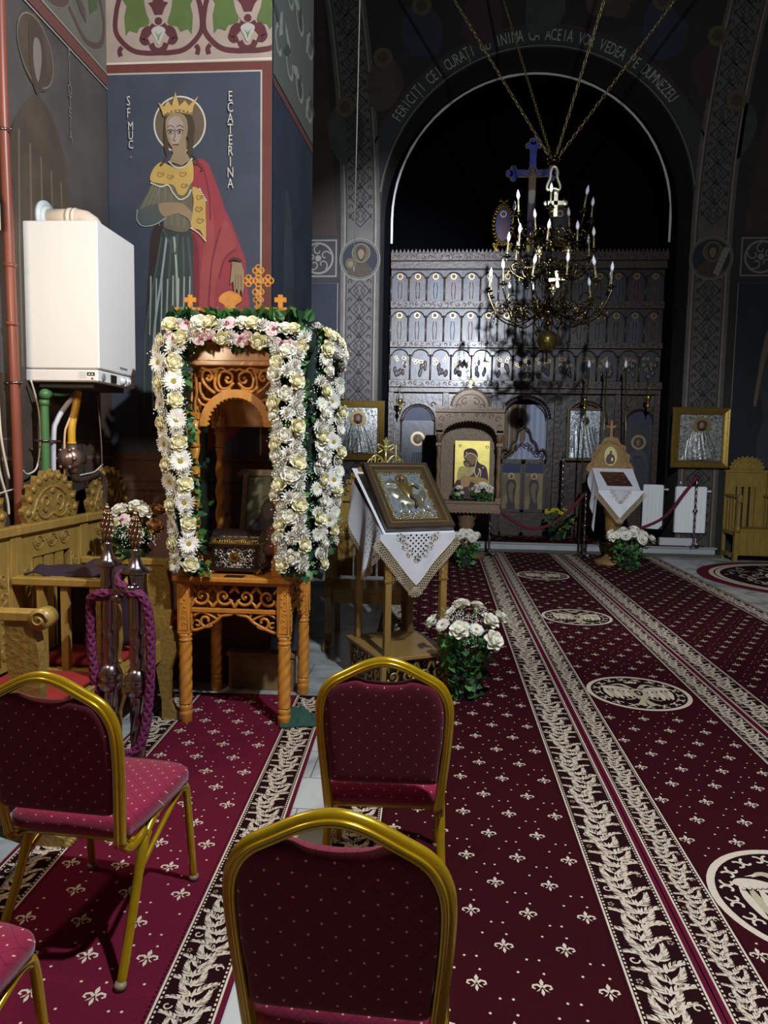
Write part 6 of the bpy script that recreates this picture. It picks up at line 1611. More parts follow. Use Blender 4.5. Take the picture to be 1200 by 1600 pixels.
# crucifix and two side ovals on the cornice
def trefoil_cross(g, h, w, T, m, mg, th=.03, bw=.052):
    def bar(x0, x1, y0, y1): g.box(x0, x1, y0, y1, 0, th, m, T)
    yc = h*.70
    bar(-bw, bw, .26, h-.10); bar(-w/2+.10, w/2-.10, yc-bw, yc+bw)
    for (cx, cy) in ((0, h-.10), (-w/2+.10, yc), (w/2-.10, yc)):
        for (ox, oy) in ((0, .055), (.055, 0), (-.055, 0), (0, -.055)):
            g.prism(circ(cx+ox, cy+oy, .058, 14), 0, th*.99, m, T)
            pass
    out = [(-bw, .0), (-bw, yc-bw), (-w/2+.16, yc-bw)]
    def beads(P, closed=False):
        P = spline(P, closed, 6)
        for k in range(0, len(P), 2): g.ball((P[k][0], P[k][1], th*.5), (.016, .016, .02), 6, mg, T)
        g.tube(p3(P, th*.6), .011, 5, mg, T, closed=closed)
    for s in (-1, 1):
        beads([(s*bw, .02), (s*bw, .3), (s*bw, yc-bw-.02)]); beads([(s*bw, yc-bw), (s*.12, yc-bw-.004), (s*(w/2-.16), yc-bw)])
        beads([(s*(w/2-.16), yc-bw), (s*(w/2-.13), yc-.115), (s*(w/2-.07), yc-.11), (s*(w/2-.06), yc-.055), (s*(w/2-.0), yc-.04), (s*(w/2-.0), yc+.04), (s*(w/2-.06), yc+.055), (s*(w/2-.07), yc+.11), (s*(w/2-.13), yc+.115), (s*(w/2-.16), yc+bw)])
        beads([(s*(w/2-.16), yc+bw), (s*.12, yc+bw), (s*bw, yc+bw), (s*bw, h-.17), (s*.11, h-.15), (s*.12, h-.09), (s*.06, h-.07), (s*.05, h-.01), (0, h)])
cx_ = thing('crucifix', (1.385, 12.34, 4.895), 0, 'blue and gold painted crucifix standing on top of the icon screen', 'crucifix')
g = MB(); T = fr((0, 0, 0), (1, 0, 0), (0, 0, 1)); trefoil_cross(g, 1.84, .84, T, 0, 1)
g.box(-.055, .055, 0, .30, -.002, .032, 1, T); g.prism([(-.09, 0), (.09, 0), (.06, .08), (.05, .3), (-.05, .3), (-.06, .08)], -.01, .03, 1, T)
g.prism([(-.02, .28), (.02, .28), (.025, .34), (0, .38), (-.025, .34)], .033, .038, 3, T)
g.box(-.005, .005, .10, .20, .03, .036, 3, T); g.box(-.022, .022, .15, .16, .03, .036, 3, T)
g.build('cross', [M('#4858c8', .5, noise_amt=.2, scale=8), M('#b3a05e', .45, .3, noise_amt=.3, scale=30), GILT, M('#1a1512', .6)], cx_)
g = MB(); T = fr((0, -.034, 0), (1, 0, 0), (0, 0, 1)); FS = '#9a7d62'
g.prism(spline([(-.05, 1.22), (-.045, 1.02), (-.04, .90), (-.03, .62), (-.02, .42), (.0, .38), (.02, .42), (.03, .62), (.035, .9), (.045, 1.02), (.05, 1.22), (.03, 1.27), (-.03, 1.27)]), 0, .012, 0, T)
for s in (-1, 1): g.tube(p3([(s*.04, 1.24), (s*.14, 1.275), (s*.26, 1.30)], .006), [.018, .014, .010], 7, 0, T)
g.prism(spline([(-.05, 1.0), (.045, 1.0), (.05, .88), (.03, .80), (-.035, .80), (-.05, .88)]), .008, .018, 1, T)
ring(g, 0, 1.33, .05, .072, .008, 2, T, 24, th=.006); g.ball((0, 1.325, .01), (.035, .045, .014), 10, 0, T)
g.build('painted_figure', [M(FS, .6, noise_amt=.2, scale=10), M('#c9c6bf', .6), HALO], cx_)
def oval_icon(xc, label, tone):
    t = thing('oval_icon', (xc, 12.33, 4.865), 0, label, 'icon')
    T = fr((0, 0, 0), (1, 0, 0), (0, 0, 1))
    g = MB(); el = [(.125*cos(a), .50+.27*sin(a)) for a in [2*PI*k/32 for k in range(32)]]
    g.prism(el, 0, .02, 0, T)
    g.poly(spline([(-.06, .28), (-.075, .45), (-.06, .56), (0, .60), (.06, .56), (.075, .45), (.06, .28)]), .022, 1, T)
    ring(g, 0, .665, .035, .055, .022, 3, T, 20, th=.004); g.ball((0, .66, .022), (.026, .035, .01), 8, 2, T)
    g.build('painting', [M('#2b2f66' if tone else '#2a3146', .5, noise_amt=.25, scale=8), M('#5c4350' if tone else '#4a4f3a', .6, noise_amt=.3, scale=20), M('#7d5c48', .6), M('#d6b9a0', .4)], t)
    g = MB()
    for k in range(30):
        a = 2*PI*k/30; x, y = .155*cos(a), .50+.31*sin(a); r_ = .030 if k % 2 else .022
        g.tube([(x+.02*cos(b_), y+r_*sin(b_), .012) for b_ in [a+q_ for q_ in (0, .9, 1.8, 2.7, 3.6)]], .011, 5, 0, T); g.ball((x*1.12, .5+(y-.5)*1.10, .012), (.016, .016, .014), 6, 0, T)
    for s in (-1, 1):
        for j in range(3): g.tube(p3(spline([(0, .0), (s*(.05+.03*j), .05+.02*j), (s*(.10+.03*j), .12+.03*j), (s*(.07+.03*j), .19)], False, 5), .012), .012, 5, 0, T)
        g.tube(p3(spline([(0, .84), (s*.03, .88), (s*.07, .87), (s*.05, .92)], False, 4), .012), .012, 5, 0, T)
    g.box(-.09, .09, -.0, .02, -.0, .03, 0, T)
    g.build('gilt_frame', M('#b8983c', .3, .85, noise_amt=.25, scale=30), t)
oval_icon(.93, 'gilt-framed oval icon of a standing blue-robed figure left of the crucifix', 1)
oval_icon(1.855, 'gilt-framed oval icon right of the crucifix, partly behind the chandelier', 0)

# ================================================================ large framed silver icons on the arch piers
def pier_icon(xc, z0, w, h, label, y=11.55, gold=1):
    t = thing('framed_silver_icon', (xc, y, z0), 0, label, 'icon'); T = fr((0, 0, 0), (1, 0, 0), (0, 0, 1))
    g = MB(); molding(g, w, h, [(0, 0), (0, .05), (.02, .065), (.05, .05), (.055, .055), (.085, .04), (.09, .044), (.11, .03)], 0, T); g.box(-w/2+.01, w/2-.01, .01, h-.01, -.04, .02, 1, T)
    n = int((2*(w+h))/.03)
    for k in range(n):
        t_ = k/n*2*(w+h-.16); a, b_ = w-.08, h-.08
        if t_ < a: x, yy = -a/2+t_, .04
        elif t_ < a+b_: x, yy = a/2, .04+t_-a
        elif t_ < 2*a+b_: x, yy = a/2-(t_-a-b_), .04+b_
        else: x, yy = -a/2, .04+b_-(t_-2*a-b_)
        g.ball((x, yy, .055), (.009, .009, .007), 5, 0, T)
    g.build('frame', [M('#a98c48', .35, .75, noise_amt=.25, scale=30), M('#2a241c', .6)], t)
    g = MB(); q_ = random.Random(int(xc*10)+5)
    W2, H2 = w/2-.115, h-.23
    g.add([(x, y_, .024) for x, y_ in ((-W2, .115), (W2, .115), (W2, .115+H2), (-W2, .115+H2))], [[0, 1, 2, 3]], 0, T)
    def robe(u, v):
        a = (u-.5)*2; y_ = .13+H2*.62*v; hw = W2*(.85-.45*v**1.5)
        return (a*hw, y_, .026+.05*(1-a*a)*(1-.3*v)+.008*sin(a*22+v*6))
    g.grid(robe, 28, 14, 0, T)
    for k in range(16):
        x = q_.uniform(-.22, .22); g.tube(p3(spline([(x, .14), (x*.9+q_.uniform(-.04, .04), .30), (x*.6, .48), (x*.4, .56)], False, 5), .075), .008, 5, 0, T)
    for k in range(40):
        x, y_ = q_.uniform(-W2+.03, W2-.03), q_.choice((.14, H2+.08, q_.uniform(.15, H2+.08)))
        if abs(x) > W2*.6 or y_ > H2: g.tube(p3(spiral(x, y_, .028, .008, k, k+4.6, 8), .03), .006, 4, 0, T)
    yc = .115+H2*.76
    ring(g, 0, yc, .085, .135, .05, 4, T, 28, th=.012)
    g.prism(spline([(-.07, yc-.02), (-.06, yc+.07), (0, yc+.10), (.06, yc+.07), (.07, yc-.02), (.06, yc-.10), (.02, yc-.08), (-.02, yc-.08), (-.06, yc-.10)]), .05, .058, 2, T)
    g.ball((0, yc, .055), (.042, .062, .022), 12, 3, T); g.ball((0, yc-.055, .06), (.034, .03, .018), 8, 2, T); g.box(-.004, .004, yc-.02, yc+.015, .07, .082, 3, T)
    g.build('silver_cover', [M('#b4b6b4', .34, .5, noise_amt=.45, scale=30, bump=.4, c2='#5c5d58'), GILT, M('#2a1c14', .6), M('#8a6246', .6), M('#8b7648', .4, .5)], t)
    return t
pier_icon(4.03, 1.40, .87, .94, 'gold-framed silver icon of a bearded haloed man on the right pier above the radiator', 11.555)
pier_icon(-1.36, 1.42, .85, .96, 'gold-framed darkened silver icon on the left pier, half hidden by the garland', 11.555)
t = thing('framed_silver_icon', (2.42, 12.34, 1.47), 0, 'silver-covered icon on the screen behind the small lectern', 'icon'); T = fr((0, 0, 0), (1, 0, 0), (0, 0, 1))
g = MB(); molding(g, .62, .88, [(0, 0), (0, .03), (.02, .04), (.035, .03), (.04, .02)], 0, T); g.box(-.30, .30, .01, .87, -.01, .012, 1, T); g.build('frame', [M('#a69a7a', .35, .7), M('#2a241c', .6)], t)
g = MB(); q_ = random.Random(8)
g.grid(lambda u, v: ((u-.5)*.5*(1-.35*v), .05+.52*v, .02+.045*(1-(2*u-1)**2)+.008*sin(u*40+v*9)), 26, 12, 0, T)
for k in range(60): x, y_ = q_.uniform(-.25, .25), q_.uniform(.05, .82); g.tube(p3(spiral(x, y_, .03, .008, k, k+4.6, 8), .022), .007, 4, 0, T)
ring(g, 0, .66, .08, .12, .02, 0, T, 24, th=.012); g.ball((0, .66, .02), (.055, .075, .015), 10, 1, T)
g.poly([(-.26, .04), (.26, .04), (.26, .84), (-.26, .84)], .014, 0, T)
g.build('silver_cover', [M('#b9c1c6', .32, .5, noise_amt=.4, scale=40, bump=.4, c2='#6f767a'), M('#2c221c', .6)], t)

# ================================================================ icon shrine on a pedestal (centre left)
ks = thing('icon_shrine', (.40, 10.72, 0), 0, 'carved icon canopy with round crest on a pedestal left of the royal doors', 'shrine')
LW_ = M('#80664a', .45, noise_amt=.3, scale=40, bump=.35, coat=.1)
g = MB(); g.lathe([(.30, 0), (.30, .05), (.24, .07), (.13, .10), (.12, .3), (.10, .45), (.13, .5), (.12, .56), (.16, .62), (.17, .68)], 8, 0, Matrix.Rotation(PI/8, 4, 'Z')); g.build('pedestal', LW_, ks)
g = MB(); g.box(-.48, .48, -.30, .30, .83, .87, b=.006); g.box(-.46, .46, -.28, .28, .70, .83)
for k in range(17):
    x = -.45+.9*k/16
    g.prism([(x-.028, .0), (x+.028, .0), (x+.02, -.05), (x, -.075), (x-.02, -.05)], -.012, .01, 0, fr((0, -.285, .76), (1, 0, 0), (0, 0, 1)))
for k in range(11):
    y = -.27+.54*k/10
    for s in (-1, 1): g.prism([(y-.026, .0), (y+.026, .0), (y, -.07)], -.01, .01, 0, fr((s*.465, 0, .76), (0, 1, 0), (0, 0, 1)))
g.build('table', LW_, ks)
g = MB()
for x in (-.44, .44):
    for y in (-.18, .18):
        g.T = Matrix.Translation((x, y, .87)); g.box(-.04, .04, -.04, .04, 0, .05); g.lathe([(.032, .05+.75*k/30) for k in range(31)], 14, 0, None, lambda a, z: 1+.14*cos(2*a-z*24)); g.box(-.045, .045, -.045, .045, .80, .85); g.lathe([(.03, .85), (.045, .90), (.05, 1.0)], 12); g.ball((0, -.03, .93), (.03, .02, .03), 8); g.box(-.05, .05, -.05, .05, 1.0, 1.03)
g.build('columns', LW_, ks); bpy.data.objects['columns'].name = 'corner_column'
# split columns into single ones
o_ = bpy.data.objects['corner_column']; bpy.data.objects.remove(o_)
for x in (-.44, .44):
    for y in (-.18, .18):
        g = MB(); g.T = Matrix.Translation((x, y, .87)); g.box(-.04, .04, -.04, .04, 0, .05); g.lathe([(.032, .05+.75*k/30) for k in range(31)], 14, 0, None, lambda a, z: 1+.14*cos(2*a-z*24)); g.box(-.045, .045, -.045, .045, .80, .85); g.lathe([(.03, .85), (.045, .90), (.05, 1.0)], 12); g.ball((0, -.03, .93), (.03, .02, .03), 8); g.box(-.05, .05, -.05, .05, 1.0, 1.03)
        g.build('corner_column', LW_, ks)
g = MB(); T = fr((0, -.20, 0), (1, 0, 0), (0, 0, 1)); n = 20
arc = [(.38*cos(PI*i/n), 1.84+.20*sin(PI*i/n)) for i in range(n+1)]
for a, b_ in zip(arc[:-1], arc[1:]): g.prism([(a[0], a[1]), (a[0], 2.16), (b_[0], 2.16), (b_[0], b_[1])], 0, .03, 0, T)
for s in (-1, 1): g.box(s*.44-.06, s*.44+.06, 1.84, 2.16, 0, .03, 0, T)
for i in range(25): a = PI*(i+.5)/25; g.prism([(.38*cos(a)-.010, 1.84+.20*sin(a)), (.38*cos(a)+.010, 1.84+.20*sin(a)), (.36*cos(a), 1.84+.175*sin(a))], .0, .028, 0, T)
for s in (-1, 1):
    for (cx, cy, r_) in ((.40, 2.06, .05), (.30, 2.10, .04), (.42, 1.96, .035), (.20, 2.12, .03), (.10, 2.12, .025)): g.tube(p3([(s*x, y) for x, y in spiral(cx, cy, r_, .008, 0, 5.5, 12)], .032), .007, 5, 0, T)
g.box(-.50, .50, -.27, .24, 2.16, 2.20, b=.004); g.box(-.47, .47, .14, .18, .87, 2.16)
for k in range(33):
    x = -.49+.98*k/32; hh = .07 if k % 4 == 0 else .045; g.prism([(x-.012, 0), (x+.012, 0), (x+.006, hh), (x, hh+.015), (x-.006, hh)], -.006, .006, 0, fr((0, -.262, 2.20), (1, 0, 0), (0, 0, 1)))
g.build('canopy', LW_, ks)
g = MB(); T = fr((0, -.23, 2.20), (1, 0, 0), (0, 0, 1)); g.prism([(-.26, 0)]+[(.26*cos(PI-PI*i/24), .04+.24*sin(PI*i/24)) for i in range(25)]+[(.26, 0)], 0, .03, 0, T)
for i in range(19): a = PI*(i+.5)/19; g.ball((.275*cos(a), .04+.255*sin(a), .02), (.022, .022, .018), 7, 0, T)
g.tube(p3([(.21*cos(PI*i/20), .03+.19*sin(PI*i/20)) for i in range(21)], .032), .008, 5, 0, T)
for s in (-1, 1):
    g.tube(p3([(s*x, y) for x, y in spiral(.08, .11, .06, .012, 2, -4, 14)], .032), .009, 5, 0, T); g.tube(p3([(s*x, y) for x, y in spiral(.16, .05, .035, .01, 0, 5, 10)], .032), .008, 5, 0, T)
g.build('round_crest', LW_, ks)
g = MB(); T = fr((0, -.215, 2.49), (1, 0, 0), (0, 0, 1)); g.box(-.012, .012, 0, .13, -.008, .008, 0, T)
for (x, y) in ((-.035, .10), (.035, .10), (0, .145), (0, .06)): g.ball((x, y, 0), (.022, .022, .010), 8, 0, T)
g.box(-.04, .04, .09, .11, -.007, .007, 0, T); g.build('gilt_cross', M('#c9b66a', .35, .6), ks)
# the gold-ground icon
T = fr((.055, -.10, .93), (1, 0, 0), (0, .06, 1)); 
t2 = thing('icon', (.455, 10.62, .872), 0, 'gold-ground icon of a veiled mother holding a child inside the carved canopy', 'icon'); T = fr((0, 0, 0), (1, 0, 0), (0, .04, 1))
g = MB(); g.box(-.255, .255, .03, .88, -.02, .0, 0, T); k_ = .0009
def PX(L_): return [((x-470)*.00094, (1250-y)*.00094*.90+.03) for x, y in L_]
def IP(L_, z, m, sm=True): g.poly(spline(PX(L_), True, 4) if sm else PX(L_), z, m, T)
g.poly([(-.255, .03), (.255, .03), (.255, .88), (-.255, .88)], .001, 1, T)
IP([(180, 1240), (190, 1050), (250, 920), (330, 900), (440, 850), (520, 700), (600, 650), (690, 700), (725, 850), (735, 1000), (730, 1240)], .002, 2)
IP([(335, 480), (350, 410), (430, 375), (510, 400), (555, 480), (560, 600), (640, 700), (560, 900), (440, 900), (400, 640), (345, 560)], .0025, 2)
IP([(365, 540), (400, 480), (450, 470), (520, 510), (530, 580), (500, 650), (450, 660), (400, 600)], .003, 3)
IP([(335, 620), (350, 590), (400, 590), (440, 640), (440, 700), (400, 710), (350, 680)], .0035, 4); IP([(355, 640), (390, 620), (430, 660), (420, 705), (380, 700)], .0038, 3)
IP([(240, 880), (260, 740), (320, 690), (420, 710), (500, 700), (500, 800), (440, 860), (330, 870), (270, 940)], .004, 5)
IP([(300, 900), (340, 850), (450, 870), (600, 880), (710, 920), (730, 1000), (640, 1040), (540, 1000), (460, 960), (420, 1040), (330, 1050), (300, 980)], .0045, 6)
for Pp, w_, m_ in (([(355, 540), (380, 490), (440, 460), (510, 490), (540, 540), (530, 640), (510, 760), (530, 850), (560, 860), (590, 760), (570, 730)], .012, 7), ([(590, 730), (610, 780), (600, 870)], .010, 7), ([(600, 920), (640, 960), (630, 1030), (700, 1050)], .014, 6), ([(440, 960), (500, 940), (560, 960)], .014, 3), ([(420, 1050), (440, 1100), (470, 1140)], .012, 6)): band(g, spline(PX(Pp), False, 4), w_, .005, m_, T)
for (x, y, r_) in ((380, 455, .011), (645, 710, .012)): c = PX([(x, y)])[0]; g.poly(circ(c[0], c[1], r_, 8), .0055, 7, T)
for (x, y) in ((275, 335), (700, 350)): c = PX([(x, y)])[0]; ring(g, c[0], c[1], .018, .024, .003, 4, T, 16); text(g, 'МР' if x < 400 else 'ΘΥ', .026, T @ Matrix.Translation((c[0], c[1], .004)), 4)
g.build('painting', [M('#3b2e1c', .5), M('#d9c766', .38, .35, noise_amt=.15, scale=14), M('#43161f', .6, noise_amt=.2, scale=10), M('#8a6a3c', .6), M('#3a2414', .6), M('#c2b068', .55, noise_amt=.25, scale=20), M('#b08a3f', .5, noise_amt=.25, scale=20), M('#e3d3b0', .5)], t2)
bouquet('flower_arrangement', (.62, 10.52, .872), 'white and pink flower arrangement on the table of the carved icon canopy', 'bouquet', [('mum', .1*cos(k*2.4)*sqrt(k/11.)*1.6, .06*sin(k*2.4), .14+.10*(1-(k/11.)), 1.5) for k in range(11)]+[('rose_w', .0, -.06, .20, 1.6), ('orchid', -.07, -.07, .15, 1.6), ('orchid', .09, -.06, .15, 1.6)], .15, .12, 100, [(.02, -.06, .15, .10, 60)], 14)
bouquet('flower_arrangement', (.27, 10.50, .872), 'small pair of white blooms at the lower left of the gold-ground icon', 'bouquet', [('rose_w', .0, -.03, .16, 1.4), ('mum', -.02, -.04, .08, 1.5), ('mum', .04, -.03, .11, 1.2)], .08, .12, 40, None, 15)

# ================================================================ small lectern with cloth (right of the doors)
sl_ = thing('lectern', (2.50, 10.45, 0), 0, 'light wood lectern with a carved crest and oval saint picture, draped in white cloth', 'lectern')
YW = M('#94703c', .5, noise_amt=.3, scale=24, bump=.2)
g = MB(); g.lathe([(.26, 0), (.26, .05), (.15, .08), (.10, .14), (.09, .4), (.12, .5), (.13, .7), (.16, .86)], 8, 0, Matrix.Rotation(PI/8, 4, 'Z')); g.build('pedestal', YW, sl_)
g = MB(); g.prism([(-.24, 1.08), (-.24, 1.02), (.24, 1.02), (.24, 1.38)], -.28, .28, 0, fr((0, 0, 0), (0, 1, 0), (0, 0, 1))); g.box(-.2, .2, -.2, .2, .86, 1.03); g.build('desk', YW, sl_)
g = MB(); T = fr((-.03, .26, 1.32), (1, 0, 0), (0, 0, 1))
g.prism(spline([(-.30, .0), (-.31, .12), (-.27, .16), (-.28, .26), (-.22, .30), (-.21, .39), (-.14, .42), (-.10, .50), (-.03, .52), (0, .55), (.03, .52), (.10, .50), (.14, .42), (.21, .39), (.22, .30), (.28, .26), (.27, .16), (.31, .12), (.30, .0)], True, 3), 0, .03, 0, T)
for k in range(24): a = PI*(k+.5)/24; g.tube(p3(spiral(.25*cos(a), .05+.40*sin(a), .025, .006, k, k+4, 7), .032), .006, 4, 0, T)
g.build('carved_crest', YW, sl_)
g = MB(); g.box(-.018, .018, .53, .74, .005, .025, 0, T)
for (x, y) in ((-.05, .67), (.05, .67), (0, .745)): g.ball((x, y, .015), (.028, .028, .013), 8, 0, T)
g.box(-.055, .055, .655, .685, .006, .024, 0, T); g.build('top_cross', YW, sl_)
g = MB(); el = [(.085*cos(a), .24+.135*sin(a)) for a in [2*PI*k/28 for k in range(28)]]; g.prism(el, .03, .036, 0, T); g.tube(p3(el, .036), .008, 5, 1, T, closed=True)
g.poly([(-.06, .15), (-.065, .20), (-.05, .25), (-.02, .275), (.02, .275), (.05, .25), (.065, .20), (.06, .15), (.03, .125), (-.03, .125)], .038, 2, T); g.box(.01, .035, .17, .22, .038, .041, 1, T); g.ball((0, .30, .037), (.02, .026, .006), 8, 3, T); ring(g, 0, .30, .03, .037, .038, 1, T, 16)
g.build('oval_picture', [M('#c9bf8a', .45), M('#e3d58c', .4, .4), M('#5b3f45', .6, noise_amt=.4, scale=40), M('#7d5c48', .6)], sl_)
c2 = thing('lace_cloth', (2.50, 10.45, 0), 0, 'white lace-edged cloth over the small lectern right of the royal doors', 'cloth')
g = MB(); g.add([(-.29, -.26, 1.085), (.29, -.26, 1.085), (.29, .22, 1.375), (-.29, .22, 1.375)], [[0, 1, 2, 3]], 0); g.v = [(x, y, z+.008) for x, y, z in g.v]
lace_triangle(g, .62, .40, fr((.02, -.265, 1.09), (1, 0, 0), (0, 0, 1)), 3, .03)
g.build('front_corner', [CLW, LACE, CUT], c2)
g = MB(); g.grid(lambda u, v: (-.295-.035*v-.02*sin(u*15)*v, -.26+.5*u, 1.09+.29*u-(.14+.46*(1-u)**.8)*v), 20, 8, 0); g.build('side_corner', [CLW], c2)
g = MB(); g.add([(-.15, -.19, 1.135), (.20, -.19, 1.135), (.14, .12, 1.322), (-.20, .12, 1.322)], [[0, 1, 2, 3]], 0)
for s in range(9): a = s*.7; g.ball((-.0+.12*sin(a*3), -.05+.08*cos(a*2), 1.235+.05*cos(a*2)), (.03, .02, .006), 7, 1)
g.build('flat_icon', [M('#5a3b31', .35, .2, noise_amt=.3, scale=20), M('#8a6a5a', .35, .4)], at=(2.50, 10.45, .012), label='flat brown icon lying on the cloth of the small lectern', cat='icon')

# ================================================================ stanchions and ropes at the platform
def far_post(at, h, label, rz=0):
    t = thing('barrier_post', at, rz, label, 'rope post', 'chrome posts along the platform'); 
    g = MB(); g.lathe([(.10, 0), (.10, .01), (.04, .03), (.025, .05)], 18)
    for k in range(3): a = 2*PI*k/3; g.tube([(0, 0, .06), (.09*cos(a), .09*sin(a), .03), (.16*cos(a), .16*sin(a), .006)], .009, 6)
    g.build('base', CHROME, t)
    g = MB(); g.lathe([(.018, .04+(h-.1)*k/50) for k in range(51)], 12, 0, None, lambda a, z: 1+.22*cos(2*a-z*60)); g.build('spiral_shaft', CHROME, t)
    g = MB(); g.lathe([(.018, h*.5-.03), (.04, h*.5-.01), (.04, h*.5+.01), (.018, h*.5+.03)], 14); g.lathe([(.018, h-.06), (.035, h-.04), (.03, h-.02), (.012, h)], 14); g.ball((0, 0, h+.01), .02, 8); g.build('knob', CHROME, t)
far_post((.76, 10.90, 0), .86, 'short chrome spiral post beside the pedestal of the icon canopy')
far_post((2.20, 10.98, 0), 1.0, 'chrome spiral post directly left of the small lectern')
far_post((3.99, 11.47, .155), 1.14, 'chrome spiral post standing in front of the white radiator')
far_post((2.0, 11.93, .155), 1.42, 'thin chrome spiral stand before the right edge of the royal doors')
def rope(pts, label): braid('barrier_rope', pts, .022, M('#6b1a34', .8, noise_amt=.2, scale=50), label=label, cat='rope')
rope([(.78, 10.93, .84), (1.0, 10.97, .62), (1.35, 11.0, .44), (1.7, 11.0, .50), (2.0, 11.0, .76), (2.18, 10.99, .98)], 'dark red braided rope sagging across the royal doors')
rope([(3.99, 11.45, 1.27), (3.8, 11.45, 1.0), (3.5, 11.3, .66), (3.2, 11.2, .50), (2.95, 11.15, .45), (2.7, 11.1, .5), (2.23, 10.99, .97)], 'dark red braided rope falling from the post at the radiator towards the small lectern')

# ================================================================ radiators
def radiator(at, rz, w, h, label):
    t = thing('radiator', at, rz, label, 'radiator')
    g = MB(); n = max(3, int(w/.055)); vs = []
    g.box(-w/2, w/2, -.03, .04, 0, h, b=.006)
    for k in range(n):
        x = -w/2+w*(k+.5)/n; g.box(x-.017, x+.017, -.036, -.028, .03, h-.03, b=.003)
    g.build('panel', WHITE, t)
    g = MB(); g.box(-w/2+.01, w/2-.01, -.02, .03, h, h+.012)
    for k in range(int(w/.02)): x = -w/2+.02+k*.02; g.box(x-.004, x+.004, -.012, .022, h+.012, h+.0135, 1)
    g.build('top_grille', [WHITE, M('#5c6064', .5)], t)
    g = MB(); g.tube([(w/2, 0, h-.06), (w/2+.04, 0, h-.06)], .012, 8); g.lathe([(.018, 0), (.02, .03), (.012, .045)], 12, 0, fr((w/2+.03, 0, h-.06), (0, 1, 0), (0, 0, 1))); g.build('valve', M('#cfd3d6', .4), t)
    return t
radiator((3.94, 11.55, .37), 0, .47, .72, 'white panel radiator on the pier under the gold-framed icon')
radiator((3.50, 12.02, .37), radians(-28), .32, .72, 'white radiator turned sideways at the corner of the arch jamb')
g = MB(); g.box(-.28, .28, -.04, .04, 0, .12, b=.004); g.build('white_box', M('#b9b9be', .5), at=(3.76, 11.535, .165), label='low white box lying on the platform under the radiator', cat='box')
for k, (x, lb_) in enumerate(((3.60, 'tiny white hook left above the sideways radiator'),)):
    g = MB(); g.ball((0, 0, 0), (.015, .015, .02), 8); g.tube([(0, 0, 0), (0, .04, 0)], .006, 6); g.build('wall_hook', WHITE, at=(3.78, 11.57, 1.16), label=lb_, cat='hook')

# stall at the right edge
def bench(at, rz, label):
    t = thing('armchair_stall', at, rz, label, 'stall'); YB = M('#8e7434', .42, noise_amt=.25, scale=6, stretch=(5, 5, 1), bump=.05); W_ = .62
    g = MB(); g.box(0, .05, -.02, .03, 0, 1.38, b=.004); g.box(W_-.05, W_, -.02, .03, 0, 1.38, b=.004); g.box(-.01, W_+.01, -.03, .04, 1.34, 1.38, b=.004); g.box(.05, W_-.05, -.015, .015, 1.12, 1.34); g.box(.05, .16, -.015, .015, .5, 1.12); g.box(W_-.16, W_-.05, -.015, .015, .5, 1.12)
    for k in range(3): x = .185+.10*k; g.box(x, x+.065, -.012, .01, .5, 1.12)
    g.build('back_panel', YB, t)
    g = MB(); crest(g, .50, .21, .03, fr((W_/2, .015, 1.38), (1, 0, 0), (0, 0, 1)), 0, 0); g.build('crest', YB, t)
    for x in (0, W_-.055):
        g = MB(); g.box(x, x+.055, -.50, -.02, .97, 1.01, b=.005); g.box(x-.003, x+.058, -.56, -.47, .90, 1.02, b=.012); g.build('armrest', YB, t)
        g = MB(); g.box(x, x+.055, -.50, -.42, 0, .52, b=.006); g.box(x+.004, x+.05, -.53, -.45, .52, .97, b=.008); g.ball((x+.027, -.50, .50), (.035, .05, .06), 10)
        for k in range(3): g.box(x+.012, x+.042, -.12-.11*k, -.09-.11*k, .45, .97)
        g.box(x, x+.05, -.45, -.02, .40, .46); g.box(x, x+.05, -.45, -.02, .06, .12)
        g.build('side_frame', YB, t)
    g = MB(); g.box(.05, W_-.05, -.48, -.02, .46, .50, b=.004); g.box(.05, W_-.05, -.47, -.44, .10, .46)
    for k in range(5): x = .09+.095*k; g.box(x, x+.04, -.482, -.468, .12, .44)
    g.build('seat', YB, t)
bench((4.43, 11.50, 0), 0, 'light wooden stall with carved crest just right of the gold-framed icon')
bench((5.06, 11.50, 0), 0, 'second light wooden stall cut off by the right edge of the photo')

# ================================================================ lamps hanging and standing at the screen
def tall_lamp(x, y, z0, z1, label, tilt=0.):
    t = thing('candle_lamp', (x, y, z0), 0, label, 'lamp', 'tall thin electric candle lamps before the screen')
    h = z1-z0; g = MB(); g.lathe([(.11, 0), (.11, .015), (.03, .04), (.012, .08)], 16); g.tube([(0, 0, .05), (0, 0, h*.6), (tilt, 0, h-.12)], .012, 8)
    for k in (.3, .55, .62, .8): g.ball((tilt*max(0, (k-.6))/.4, 0, h*k), (.022, .022, .014), 8)
    g.build('rod', M('#6f6a4a', .3, .8), t)
    g = MB(); g.T = Matrix.Translation((tilt, 0, h-.12)); g.lathe([(.018, 0), (.026, .03), (.022, .07), (.006, .12)], 12); g.build('bulb', M('#e6e6f4', .25), t)
tall_lamp(2.17, 11.2, 0.0, 3.02, 'thin electric candle lamp with white bulb, left of three before the screen', .04)
tall_lamp(2.88, 11.5, .155, 3.06, 'thin electric candle lamp with white bulb, right of three before the screen', -.05)
tall_lamp(2.54, 11.5, .155, 3.05, 'thin plain candle lamp rod, middle of three before the screen', 0)
